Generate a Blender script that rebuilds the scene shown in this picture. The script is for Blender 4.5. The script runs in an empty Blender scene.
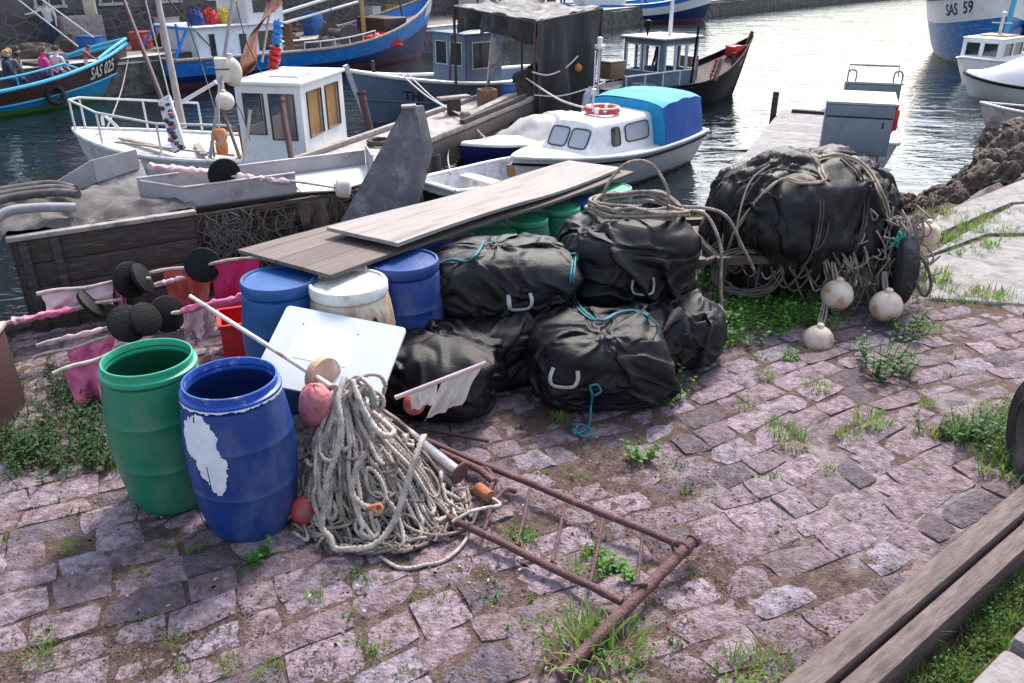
import bpy, bmesh, math, random
import numpy as np
from mathutils import Vector, Matrix, noise, Quaternion
from mathutils.bvhtree import BVHTree

random.seed(7)
SC = bpy.context.scene
COL = SC.collection
PI = math.pi
R = math.radians
WATER_Z = -1.5
# ------------------------------------------------------------------ camera
CAM_H, PITCH, FPX = 2.5, R(25.5), 800.0
cd = bpy.data.cameras.new('camera')
cd.sensor_width = 36.0
cd.lens = FPX / 1024 * 36.0
cd.clip_end = 2000
cam = bpy.data.objects.new('camera', cd)
cam.location = (0, 0, CAM_H)
cam.rotation_euler = (PI/2 - PITCH, 0, 0)
COL.objects.link(cam)
SC.camera = cam


def ray(px, py):
    x = (px - 512) / FPX
    v = (341.5 - py) / FPX
    return Vector((x, math.cos(PITCH) + v*math.sin(PITCH), -math.sin(PITCH) + v*math.cos(PITCH)))


def G(px, py, z=0.0):          # where a sight line meets the level z
    d = ray(px, py)
    t = (z - CAM_H) / d.z
    return Vector((d.x*t, d.y*t, z))


def GY(px, py, Y):             # where it meets the distance Y
    d = ray(px, py)
    t = Y / d.y
    return Vector((d.x*t, Y, CAM_H + d.z*t))


# ------------------------------------------------------------------ materials
MATS = {}


def _n(nt, t, **kw):
    n = nt.nodes.new(t)
    for k, v in kw.items():
        setattr(n, k, v)
    return n


def c4(c):
    return (c[0], c[1], c[2], 1.0)


def mat(name, col, col2=None, rough=.6, sc=5., metal=0., bump=0., bsc=40., spec=.5, dirt=None, dsc=3., damt=.5,
        stretch=None, attr=None, lowz=None, lowcol=None, trans=0., coat=0., planks=None, alpha=None, rvar=.15):
    if name in MATS:
        return MATS[name]
    m = bpy.data.materials.new(name)
    m.use_nodes = True
    nt = m.node_tree
    bs = nt.nodes['Principled BSDF']
    L = nt.links.new
    tc = _n(nt, 'ShaderNodeTexCoord')
    vec = tc.outputs['Object']
    if stretch:
        mp = _n(nt, 'ShaderNodeMapping')
        mp.inputs['Scale'].default_value = stretch
        L(vec, mp.inputs['Vector'])
        vec = mp.outputs['Vector']
    n1 = _n(nt, 'ShaderNodeTexNoise')
    n1.inputs['Scale'].default_value = sc
    n1.inputs['Detail'].default_value = 7
    n1.inputs['Roughness'].default_value = .62
    L(vec, n1.inputs['Vector'])
    rp = _n(nt, 'ShaderNodeMapRange')
    rp.inputs[1].default_value, rp.inputs[2].default_value = .33, .67
    L(n1.outputs['Fac'], rp.inputs[0])
    if col2 is None:
        col2 = tuple(c*.72 for c in col)
    mx = _n(nt, 'ShaderNodeMixRGB')
    mx.inputs[1].default_value, mx.inputs[2].default_value = c4(col), c4(col2)
    L(rp.outputs[0], mx.inputs[0])
    out = mx.outputs[0]
    if attr:
        at = _n(nt, 'ShaderNodeAttribute', attribute_name=attr)
        mm = _n(nt, 'ShaderNodeMixRGB', blend_type='MULTIPLY')
        mm.inputs[0].default_value = 1
        L(out, mm.inputs[1]); L(at.outputs['Color'], mm.inputs[2])
        out = mm.outputs[0]
    if planks:
        axis, w, dark = planks
        sp = _n(nt, 'ShaderNodeSeparateXYZ')
        L(tc.outputs['Object'], sp.inputs[0])
        a = _n(nt, 'ShaderNodeMath', operation='DIVIDE'); a.inputs[1].default_value = w
        L(sp.outputs['XYZ'.index(axis)], a.inputs[0])
        f = _n(nt, 'ShaderNodeMath', operation='FRACT'); L(a.outputs[0], f.inputs[0])
        fl = _n(nt, 'ShaderNodeMath', operation='FLOOR'); L(a.outputs[0], fl.inputs[0])
        wn = _n(nt, 'ShaderNodeTexWhiteNoise', noise_dimensions='1D'); L(fl.outputs[0], wn.inputs['W'])
        mr = _n(nt, 'ShaderNodeMapRange'); mr.inputs[3].default_value = .72; mr.inputs[4].default_value = 1.12
        L(wn.outputs['Value'], mr.inputs[0])
        g = _n(nt, 'ShaderNodeMath', operation='LESS_THAN'); g.inputs[1].default_value = .07
        L(f.outputs[0], g.inputs[0])
        m1 = _n(nt, 'ShaderNodeMixRGB', blend_type='MULTIPLY'); m1.inputs[0].default_value = 1
        L(out, m1.inputs[1]); L(mr.outputs[0], m1.inputs[2])
        m2 = _n(nt, 'ShaderNodeMixRGB'); m2.inputs[2].default_value = c4(dark)
        L(g.outputs[0], m2.inputs[0]); L(m1.outputs[0], m2.inputs[1])
        out = m2.outputs[0]
    if dirt:
        n2 = _n(nt, 'ShaderNodeTexNoise')
        n2.inputs['Scale'].default_value = dsc
        n2.inputs['Detail'].default_value = 10
        n2.inputs['Roughness'].default_value = .7
        L(vec, n2.inputs['Vector'])
        r2 = _n(nt, 'ShaderNodeMapRange')
        c = .72 - .4*damt
        r2.inputs[1].default_value, r2.inputs[2].default_value = c - .05, c + .09
        L(n2.outputs['Fac'], r2.inputs[0])
        m3 = _n(nt, 'ShaderNodeMixRGB')
        m3.inputs[2].default_value = c4(dirt)
        L(r2.outputs[0], m3.inputs[0]); L(out, m3.inputs[1])
        out = m3.outputs[0]
    if lowz is not None:
        sp = _n(nt, 'ShaderNodeSeparateXYZ')
        L(tc.outputs['Object'], sp.inputs[0])
        ad = _n(nt, 'ShaderNodeMath', operation='MULTIPLY_ADD')
        ad.inputs[1].default_value = .12; ad.inputs[2].default_value = lowz - .06
        L(n1.outputs['Fac'], ad.inputs[0])
        lt = _n(nt, 'ShaderNodeMath', operation='LESS_THAN')
        L(sp.outputs[2], lt.inputs[0]); L(ad.outputs[0], lt.inputs[1])
        m4 = _n(nt, 'ShaderNodeMixRGB'); m4.inputs[2].default_value = c4(lowcol)
        L(lt.outputs[0], m4.inputs[0]); L(out, m4.inputs[1])
        out = m4.outputs[0]
    L(out, bs.inputs['Base Color'])
    rr = _n(nt, 'ShaderNodeMapRange')
    rr.inputs[3].default_value, rr.inputs[4].default_value = max(.03, rough - rvar), min(1, rough + rvar)
    L(n1.outputs['Fac'], rr.inputs[0])
    L(rr.outputs[0], bs.inputs['Roughness'])
    bs.inputs['Metallic'].default_value = metal
    bs.inputs['Specular IOR Level'].default_value = spec
    if coat:
        bs.inputs['Coat Weight'].default_value = coat
    if trans:
        bs.inputs['Transmission Weight'].default_value = trans
    if alpha is not None:
        bs.inputs['Alpha'].default_value = alpha
    if bump:
        nb = _n(nt, 'ShaderNodeTexNoise')
        nb.inputs['Scale'].default_value = bsc
        nb.inputs['Detail'].default_value = 8
        L(vec, nb.inputs['Vector'])
        b = _n(nt, 'ShaderNodeBump')
        b.inputs['Strength'].default_value = bump
        b.inputs['Distance'].default_value = .02
        L(nb.outputs['Fac'], b.inputs['Height'])
        L(b.outputs[0], bs.inputs['Normal'])
    MATS[name] = m
    return m


def foliage_mat(name, col, col2):
    if name in MATS:
        return MATS[name]
    m = mat(name, col, col2, rough=.55, sc=9, spec=.3)
    nt = m.node_tree
    bs = nt.nodes['Principled BSDF']
    tr = _n(nt, 'ShaderNodeBsdfTranslucent')
    tr.inputs[0].default_value = c4(tuple(c*1.6 for c in col))
    mx = _n(nt, 'ShaderNodeMixShader')
    mx.inputs[0].default_value = .35
    nt.links.new(bs.outputs[0], mx.inputs[1]); nt.links.new(tr.outputs[0], mx.inputs[2])
    nt.links.new(mx.outputs[0], nt.nodes['Material Output'].inputs[0])
    return m


# ------------------------------------------------------------------ mesh builder
def align(d):
    d = Vector(d).normalized()
    return d.to_track_quat('Z', 'Y').to_matrix().to_4x4()


def cat(pts, n=8, closed=False):       # Catmull-Rom through points
    P = [Vector(p) for p in pts]
    if len(P) < 3 and not closed:
        return [P[0].lerp(P[-1], i/n) for i in range(n+1)]
    out = []
    N = len(P)
    for i in range(N if closed else N-1):
        if closed:
            a, b, c, d = P[i-1], P[i], P[(i+1) % N], P[(i+2) % N]
        else:
            a, b, c, d = P[max(i-1, 0)], P[i], P[i+1], P[min(i+2, N-1)]
        for k in range(n):
            t = k/n
            out.append(.5*((2*b) + (c-a)*t + (2*a-5*b+4*c-d)*t*t + (3*b-a-3*c+d)*t**3))
    if not closed:
        out.append(P[-1])
    return out


class MB:
    def __init__(s, M=None):
        s.v, s.f, s.mi = [], [], []
        s.M = M or Matrix()

    def add(s, vs, fs, mi=0):
        o = len(s.v)
        M = s.M
        s.v += [tuple(M @ Vector(p)) for p in vs]
        s.f += [tuple(i+o for i in f) for f in fs]
        s.mi += [mi]*len(fs)
        return s

    def box(s, c, d, rot=0., bev=0., mi=0, M=None):
        T = Matrix.Translation(c) @ (M if M is not None else Matrix.Rotation(rot, 4, 'Z'))
        bm = bmesh.new()
        bmesh.ops.create_cube(bm, size=1)
        for v in bm.verts:
            v.co = Vector((v.co.x*d[0], v.co.y*d[1], v.co.z*d[2]))
        if bev:
            bmesh.ops.bevel(bm, geom=list(bm.edges), offset=bev, segments=2, affect='EDGES', profile=.5)
        bm.verts.index_update()
        s.add([T @ v.co for v in bm.verts], [[v.index for v in f.verts] for f in bm.faces], mi)
        bm.free()
        return s

    def beam(s, a, b, w, h, bev=0., up=(0, 0, 1), mi=0):      # box along a segment
        a, b = Vector(a), Vector(b)
        x = (b-a).normalized()
        z = Vector(up)
        y = z.cross(x).normalized()
        z = x.cross(y)
        M = Matrix((x, y, z)).transposed().to_4x4()
        return s.box((a+b)/2, ((b-a).length, w, h), bev=bev, M=M, mi=mi)

    def tube(s, pts, r, n=8, mi=0, closed=False, caps=True, flat=1.):
        P = [Vector(p) for p in pts]
        N = len(P)
        if N < 2:
            return s
        rs = r if isinstance(r, (list, tuple)) else [r]*N
        T = []
        for i in range(N):
            if closed:
                d = P[(i+1) % N]-P[i-1]
            else:
                d = P[min(i+1, N-1)]-P[max(i-1, 0)]
            if d.length < 1e-9:
                d = Vector((0, 0, 1))
            T.append(d.normalized())
        ref = Vector((0, 0, 1)) if abs(T[0].z) < .9 else Vector((1, 0, 0))
        nrm = T[0].cross(ref).normalized()
        vs, fs = [], []
        for i in range(N):
            if i:
                q = T[i-1].rotation_difference(T[i])
                nrm = q @ nrm
            bn = T[i].cross(nrm)
            for k in range(n):
                a = 2*PI*k/n
                vs.append(P[i] + (nrm*math.cos(a) + bn*(math.sin(a)*flat))*rs[i])
        for i in range(N if closed else N-1):
            j = (i+1) % N
            for k in range(n):
                fs.append((i*n+k, i*n+(k+1) % n, j*n+(k+1) % n, j*n+k))
        if caps and not closed:
            fs.append(tuple(range(n-1, -1, -1)))
            fs.append(tuple((N-1)*n+k for k in range(n)))
        return s.add(vs, fs, mi)

    def lathe(s, prof, n=28, M=None, mi=0, caps=False):
        M = M or Matrix()
        vs, fs = [], []
        for r, z in prof:
            for k in range(n):
                a = 2*PI*k/n
                vs.append(M @ Vector((r*math.cos(a), r*math.sin(a), z)))
        for i in range(len(prof)-1):
            for k in range(n):
                fs.append((i*n+k, i*n+(k+1) % n, (i+1)*n+(k+1) % n, (i+1)*n+k))
        if caps:
            fs.append(tuple(range(n-1, -1, -1)))
            fs.append(tuple((len(prof)-1)*n+k for k in range(n)))
        return s.add(vs, fs, mi)

    def grid(s, rows, mi=0, closed=False):      # rows of points
        n = len(rows[0])
        vs = [p for r in rows for p in r]
        fs = []
        for i in range(len(rows)-1):
            for k in range(n if closed else n-1):
                fs.append((i*n+k, i*n+(k+1) % n, (i+1)*n+(k+1) % n, (i+1)*n+k))
        return s.add(vs, fs, mi)

    def prism(s, poly, h, M=None, mi=0):        # outline in XY, thickness along Z, centred
        M = M or Matrix()
        n = len(poly)
        vs = [M @ Vector((p[0], p[1], -h/2)) for p in poly] + [M @ Vector((p[0], p[1], h/2)) for p in poly]
        fs = [tuple(range(n-1, -1, -1)), tuple(range(n, 2*n))] + [(i, (i+1) % n, n+(i+1) % n, n+i) for i in range(n)]
        return s.add(vs, fs, mi)

    def ball(s, c, r, n=16, mi=0, sq=(1, 1, 1)):
        prof = [(max(1e-4, r*math.sin(PI*i/n)), -r*math.cos(PI*i/n)) for i in range(n+1)]
        M = Matrix.Translation(c) @ Matrix.Diagonal((*sq, 1))
        return s.lathe(prof, n*2, M, mi)

    def build(s, name, mats, parent=None, smooth=True, ang=38, fix=False):
        me = bpy.data.meshes.new(name)
        me.from_pydata(s.v, [], s.f)
        if not isinstance(mats, (list, tuple)):
            mats = [mats]
        for m in mats:
            me.materials.append(m)
        if len(mats) > 1:
            me.polygons.foreach_set('material_index', s.mi)
        if fix:
            bm = bmesh.new(); bm.from_mesh(me)
            bmesh.ops.remove_doubles(bm, verts=bm.verts, dist=1e-5)
            bmesh.ops.recalc_face_normals(bm, faces=bm.faces)
            bm.to_mesh(me); bm.free()
        if smooth:
            me.shade_smooth()
            me.set_sharp_from_angle(angle=R(ang))
        me.update()
        o = bpy.data.objects.new(name, me)
        COL.objects.link(o)
        if parent:
            o.parent = parent
        return o


def tag(o, label, category, group=None, kind=None):
    o['label'] = label
    o['category'] = category
    if group:
        o['group'] = group
    if kind:
        o['kind'] = kind
    return o


def thing(name, label, category, loc=(0, 0, 0), rz=0., group=None, M=None):
    o = bpy.data.objects.new(name, None)
    o.empty_display_size = .1
    COL.objects.link(o)
    if M is not None:
        o.matrix_world = M
    else:
        o.location = loc
        o.rotation_euler = (0, 0, rz)
    return tag(o, label, category, group)


def copy_tree(o, parent=None):
    c = o.copy()
    COL.objects.link(c)
    if parent:
        c.parent = parent
    for ch in list(o.children):
        copy_tree(ch, c)
    return c


def structure(o, label=None):
    o['kind'] = 'structure'
    if label:
        o['label'] = label
        o['category'] = o.name.split('.')[0].replace('_', ' ')
    return o


def stuff(o, label, category):
    return tag(o, label, category, kind='stuff')


def add_attr(o, name, cols):
    a = o.data.attributes.new(name, 'FLOAT_COLOR', 'POINT')
    a.data.foreach_set('color', np.asarray(cols, dtype=np.float32).ravel())


# rope with three laid strands, swept along polylines
def rope_arrays(lines, r, pitch=None, n=9, lobe=.17, ds=None):
    V, F = [], []
    off = 0
    pitch = pitch or r*7
    for li in lines:
        P = np.array([tuple(p) for p in li], dtype=float)
        seg = np.linalg.norm(np.diff(P, axis=0), axis=1)
        s = np.concatenate([[0], np.cumsum(seg)])
        if s[-1] < 1e-4:
            continue
        step = ds or r*.9
        N = max(3, int(s[-1]/step))
        t = np.linspace(0, s[-1], N)
        Q = np.stack([np.interp(t, s, P[:, k]) for k in range(3)], 1)
        T = np.gradient(Q, axis=0)
        T /= np.maximum(np.linalg.norm(T, axis=1, keepdims=True), 1e-9)
        up = np.array([0.31, 0.2, 0.93])
        nr = np.zeros_like(T)
        v = np.cross(T[0], up); v /= np.linalg.norm(v)+1e-9
        for i in range(N):
            v = v - T[i]*np.dot(v, T[i])
            l = np.linalg.norm(v)
            v = v/l if l > 1e-6 else np.cross(T[i], [1, 0, 0])
            nr[i] = v
        bn = np.cross(T, nr)
        a = np.linspace(0, 2*PI, n, endpoint=False)
        ph = 2*PI*t/pitch
        rad = r*(1+lobe*np.cos(3*(a[None, :]-ph[:, None])))
        X = Q[:, None, :]+rad[..., None]*(np.cos(a)[None, :, None]*nr[:, None, :]+np.sin(a)[None, :, None]*bn[:, None, :])
        V.append(X.reshape(-1, 3))
        i = np.arange(N-1)[:, None]*n
        k = np.arange(n)[None, :]
        k2 = (k+1) % n
        q = np.stack([i+k, i+k2, i+n+k2, i+n+k], -1).reshape(-1, 4)+off
        F.append(q)
        off += N*n
    return np.concatenate(V), np.concatenate(F)


def np_mesh(name, V, F, mats, parent=None, smooth=True):
    me = bpy.data.meshes.new(name)
    V = np.asarray(V, dtype=np.float32)
    F = np.asarray(F, dtype=np.int32)
    me.vertices.add(len(V))
    me.vertices.foreach_set('co', V.ravel())
    k = F.shape[1]
    me.loops.add(F.size)
    me.loops.foreach_set('vertex_index', F.ravel())
    me.polygons.add(len(F))
    me.polygons.foreach_set('loop_start', np.arange(0, F.size, k, dtype=np.int32))
    me.polygons.foreach_set('loop_total', np.full(len(F), k, dtype=np.int32))
    for m in (mats if isinstance(mats, (list, tuple)) else [mats]):
        me.materials.append(m)
    me.update(calc_edges=True)
    if smooth:
        me.shade_smooth()
    o = bpy.data.objects.new(name, me)
    COL.objects.link(o)
    if parent:
        o.parent = parent
    return o


def rope(name, lines, r, m, parent=None, **kw):
    V, F = rope_arrays(lines, r, **kw)
    return np_mesh(name, V, F, m, parent)


def text_mesh(body, size):
    cu = bpy.data.curves.new('lettering', 'FONT')
    cu.body = body
    cu.size = size
    cu.align_x = 'CENTER'
    cu.align_y = 'CENTER'
    cu.offset = size*.012
    cu.resolution_u = 3
    o = bpy.data.objects.new('lettering', cu)
    COL.objects.link(o)
    bpy.context.view_layer.update()
    me = bpy.data.meshes.new_from_object(o.evaluated_get(bpy.context.evaluated_depsgraph_get()))
    bm = bmesh.new(); bm.from_mesh(me)
    bmesh.ops.triangulate(bm, faces=bm.faces)
    bmesh.ops.subdivide_edges(bm, edges=[e for e in bm.edges if e.calc_length() > size*.25], cuts=2)
    bmesh.ops.triangulate(bm, faces=bm.faces)
    vs = [v.co.copy() for v in bm.verts]
    bm.verts.index_update()
    fs = [[v.index for v in f.verts] for f in bm.faces]
    bm.free()
    bpy.data.objects.remove(o)
    return vs, fs


def fbm(p, o=4):
    return noise.fractal(Vector(p), 1.0, 2.0, o)
# ------------------------------------------------------------------ world, sun, view
w = bpy.data.worlds.new('World')
SC.world = w
w.use_nodes = True
nt = w.node_tree
bg = nt.nodes['Background']
sky = nt.nodes.new('ShaderNodeTexSky')
sky.sky_type = 'NISHITA'
sky.sun_disc = False
SUN_EL, SUN_AZ = R(50), R(18)           # azimuth measured from +Y towards +X
sky.sun_elevation = SUN_EL
sky.sun_rotation = SUN_AZ
sky.air_density = 1.3
sky.dust_density = 2.6
sky.ozone_density = 2.0
hs = nt.nodes.new('ShaderNodeHueSaturation')
hs.inputs['Saturation'].default_value = .75
nt.links.new(sky.outputs[0], hs.inputs['Color'])
nt.links.new(hs.outputs[0], bg.inputs[0])
bg.inputs[1].default_value = .132
sd = bpy.data.lights.new('sun', 'SUN')
sd.energy = 2.2
sd.angle = R(12)
sd.color = (1, .95, .87)
so = bpy.data.objects.new('sun', sd)
dv = Vector((math.sin(SUN_AZ)*math.cos(SUN_EL), math.cos(SUN_AZ)*math.cos(SUN_EL), math.sin(SUN_EL)))
so.rotation_euler = dv.to_track_quat('Z', 'Y').to_euler()
so.location = dv*50
COL.objects.link(so)
vs_ = SC.view_settings
vs_.view_transform = 'Standard'
vs_.look = 'None'
vs_.gamma = 1
vs_.exposure = 1.5
SC.render.film_transparent = False

# ------------------------------------------------------------------ quay ground
EDGE = [(-14, -.6), (-3.95, 5.28), (-1.3, 7.05), (1.2, 8.32), (4.55, 8.42), (6.5, 10.0), (12, 15.5)]


def edge_y(x):
    for (a, b), (c, d) in zip(EDGE, EDGE[1:]):
        if a <= x <= c:
            return b+(d-b)*(x-a)/(c-a)
    return EDGE[0][1] if x < EDGE[0][0] else EDGE[-1][1]


def bumps(x, y):
    return .016*noise.noise((x*1.1, y*1.1, 3.3)) + .008*noise.noise((x*4, y*4, 1.3))


TR0, TRD = Vector((.95, 2.11, 0)), (Vector((2.63, 3.40, 0))-Vector((.95, 2.11, 0))).normalized()
TRN = Vector((TRD.y, -TRD.x, 0))


def trench(x, y):
    q = Vector((x, y, 0))-TR0
    d, a = q.dot(TRN), q.dot(TRD)
    k = max(0., min(1., (d-.16)/.05))*max(0., min(1., (.62-d)/.08))*(1 if -1.6 < a < 4.2 else 0)
    return -.15*k


def ground_h(x, y):
    return bumps(x, y)+trench(x, y)


mb = MB()
xs = np.linspace(-14, 12, 400)
rows = []
for j in range(170):
    t = j/169
    row = []
    for x in xs:
        y0 = max(edge_y(x)-11, -9)
        ye = edge_y(x)
        y = y0+(ye-y0)*(1-(1-t)**1.0)
        row.append((x, y, ground_h(x, y) + .006*noise.noise((x*22, y*22, 0))))
    rows.append(row)
mb.grid(rows)
m_dirt = mat('dirt', (.118, .074, .064), (.055, .035, .031), rough=.95, sc=14, bump=1., bsc=90, dirt=(.16, .115, .10), dsc=18, damt=.42, spec=.2, attr='tone')
go = mb.build('ground', m_dirt)
gc = []
for p in mb.v:
    k = 1.
    if .2 < p[0] < 4 and 2 < p[1] < 5:
        w_ = max(0, 1-abs(p[0]-1.7)/1.5)*max(0, 1-abs(p[1]-3.3)/1.2)
        n_ = noise.noise((p[0]*1.6, p[1]*1.6, 4))+.5*noise.noise((p[0]*5, p[1]*5, 4))
        if n_+w_*1.2 > .62:
            k = 2.7
    gc.append((k*(.9 if k > 1 else 1), k*(1.17 if k > 1 else 1), k*(1.40 if k > 1 else 1), 1))
add_attr(go, 'tone', gc)
structure(go, 'brown dirt and grit between the paving stones of the quay')

# stones laid in uneven rows
rnd = random.Random(11)


def stone_layout():
    """rows of four sided stones: yields corner lists in plan"""
    ang = R(27)
    ca, sa = math.cos(ang), math.sin(ang)

    def warp(p, q):
        # p along the row, q across; stones get larger towards +p
        s = p + .035*max(0, p+1)**2
        wx = .10*noise.noise((p*.9, q*.9, 0)) + .02*noise.noise((p*5, q*5, 2))
        wy = .12*noise.noise((p*.7, q*.7, 9)) + .02*noise.noise((p*5, q*5, 7))
        X, Y = s+wx, q+wy
        return (X*ca - Y*sa + .4, X*sa + Y*ca + 3.2)
    q = -6.0
    while q < 8.5:
        h = rnd.uniform(.135, .225)
        p = -7 - rnd.random()*.3
        while p < 7.5:
            l = rnd.uniform(.15, .34)
            if rnd.random() < .12:
                l *= 1.35
            j = lambda a: rnd.uniform(-a, a)
            yield [warp(p+j(.018), q+j(.016)), warp(p+l+j(.018), q+j(.016)), warp(p+l+j(.018), q+h+j(.016)), warp(p+j(.018), q+h+j(.016))]
            p += l
        q += h


SV, SF, SCOL = [], [], []
NG = 7
uu = np.linspace(0, 1, NG)
for c in stone_layout():
    cx = sum(p[0] for p in c)/4
    cy = sum(p[1] for p in c)/4
    if cy > edge_y(cx)-.16 or cx < -6.5 or cx > 8.5 or cy < -1.5 or cy < cx*.8 - 2.6:
        continue
    if cx > 3.35 and cy > 5.95:
        continue
    if (Vector((cx, cy, 0))-TR0).dot(TRN) > .06:
        continue
    far = cy > 7.5
    # covered by dirt here and there
    cov = noise.noise((cx*.8, cy*.8, 5.0))*.5 + noise.noise((cx*2.3, cy*2.3, 8.0))*.5
    h0 = .011 + rnd.uniform(-.004, .005) - max(0, cov-.10)*.045
    if rnd.random() < .015:
        continue
    dx = math.sqrt((c[1][0]-c[0][0])**2+(c[1][1]-c[0][1])**2)
    dy = math.sqrt((c[3][0]-c[0][0])**2+(c[3][1]-c[0][1])**2)
    gap = rnd.uniform(.001, .005)
    gx, gy = gap/dx, gap/dy
    tone = rnd.random()
    if tone < .10:
        base = np.array((.96, .97, 1.05))*1.12
    elif tone < .2:
        base = np.array((.50, .48, .53))
    elif tone < .62:
        base = np.array((1.0, .87, .90))*rnd.uniform(.75, 1.08)
    else:
        base = np.array((.99, .90, .96))*rnd.uniform(.85, 1.3)
    tiltx, tilty = rnd.uniform(-.005, .005), rnd.uniform(-.005, .005)
    seed = rnd.random()*50
    top = []
    cr = rnd.uniform(.02, .09)
    for iv in range(NG):
        for iu in range(NG):
            u = gx+(1-2*gx)*uu[iu]
            v = gy+(1-2*gy)*uu[iv]
            # round the corners off
            a, b = 2*uu[iu]-1, 2*uu[iv]-1
            k = 1 - cr*(a*a*b*b)
            u = .5+(u-.5)*k
            v = .5+(v-.5)*k
            x = (1-u)*(1-v)*c[0][0]+u*(1-v)*c[1][0]+u*v*c[2][0]+(1-u)*v*c[3][0]
            y = (1-u)*(1-v)*c[0][1]+u*(1-v)*c[1][1]+u*v*c[2][1]+(1-u)*v*c[3][1]
            e = max(abs(a), abs(b))
            if e > .99:
                nx = noise.noise((x*9, y*9, seed))
                x += nx*.009; y += noise.noise((x*9, y*9, seed+9))*.009
            z = h0 + bumps(x, y) + tiltx*a + tilty*b + .013*noise.noise((x*9, y*9, seed)) + .006*noise.noise((x*24, y*24, seed)) - .009*max(abs(a), abs(b))**6
            top.append((x, y, z))
    o = len(SV)
    SV += top
    ring = [i for i in range(NG)] + [NG-1+NG*i for i in range(1, NG)] + [NG*NG-1-i for i in range(1, NG)] + [NG*(NG-1-i) for i in range(1, NG-1)]
    m = len(top)
    SV += [(top[i][0], top[i][1], top[i][2]-.05) for i in ring]
    for iv in range(NG-1):
        for iu in range(NG-1):
            i = iv*NG+iu
            SF.append((o+i, o+i+1, o+i+NG+1, o+i+NG))
    for k in range(len(ring)):
        k2 = (k+1) % len(ring)
        SF.append((o+ring[k2], o+ring[k], o+m+k, o+m+k2))
    SCOL += [(*base, 1)]*(m+len(ring))
m_stone = mat('paving_stone', (.275, .226, .248), (.108, .084, .096), rough=.85, sc=24, bump=1., bsc=70, attr='tone', dirt=(.092, .058, .050), dsc=15, damt=.43, spec=.3)
o = np_mesh('pavement', np.array(SV), np.array(SF), m_stone)
o.data.set_sharp_from_angle(angle=R(50))
add_attr(o, 'tone', SCOL)
structure(o, 'worn pinkish grey cobblestone paving of the quay')

# quay wall below the edge
mb = MB()
rows = []
pts = cat([(x, y, 0) for x, y in EDGE], 14)
for z in np.linspace(.03, -3.2, 14):
    rows.append([(p.x + .03*noise.noise((p.x*2, p.y*2, z*3)), p.y+.05+.08*noise.noise((p.x*2.3, p.y*2.3, z*3)), z) for p in pts])
mb.grid(rows)
# edge coping
m_wallst = mat('quay_wall_stone', (.16, .13, .12), (.06, .05, .05), rough=.9, sc=4, bump=1., bsc=14, dirt=(.03, .04, .025), dsc=3, damt=.5)
structure(mb.build('quay_wall', m_wallst), 'dark stone face of the quay above the water')

# water
mb = MB()
mb.add([(-300, -20, WATER_Z), (400, -20, WATER_Z), (400, 500, WATER_Z), (-300, 500, WATER_Z)], [(0, 1, 2, 3)])
m_w = bpy.data.materials.new('water')
m_w.use_nodes = True
nt = m_w.node_tree
bs = nt.nodes['Principled BSDF']
bs.inputs['Base Color'].default_value = (.006, .011, .013, 1)
bs.inputs['Roughness'].default_value = .04
bs.inputs['IOR'].default_value = 1.5
tc = _n(nt, 'ShaderNodeTexCoord')
mp = _n(nt, 'ShaderNodeMapping')
mp.inputs['Scale'].default_value = (.55, 1.15, 1)
mp.inputs['Rotation'].default_value = (0, 0, R(12))
nt.links.new(tc.outputs['Object'], mp.inputs[0])
n1 = _n(nt, 'ShaderNodeTexNoise'); n1.inputs['Scale'].default_value = 2.2; n1.inputs['Detail'].default_value = 3; n1.inputs['Distortion'].default_value = .6
n2 = _n(nt, 'ShaderNodeTexNoise'); n2.inputs['Scale'].default_value = .5; n2.inputs['Detail'].default_value = 2
for n in (n1, n2):
    nt.links.new(mp.outputs[0], n.inputs['Vector'])
b1 = _n(nt, 'ShaderNodeBump'); b1.inputs['Strength'].default_value = .5; b1.inputs['Distance'].default_value = .09
b2 = _n(nt, 'ShaderNodeBump'); b2.inputs['Strength'].default_value = .5; b2.inputs['Distance'].default_value = .14
nt.links.new(n1.outputs['Fac'], b1.inputs['Height'])
nt.links.new(n2.outputs['Fac'], b2.inputs['Height'])
nt.links.new(b2.outputs[0], b1.inputs['Normal'])
nt.links.new(b1.outputs[0], bs.inputs['Normal'])
structure(mb.build('water', m_w, smooth=False), 'rippled harbour water reflecting the pale sky')
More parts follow.
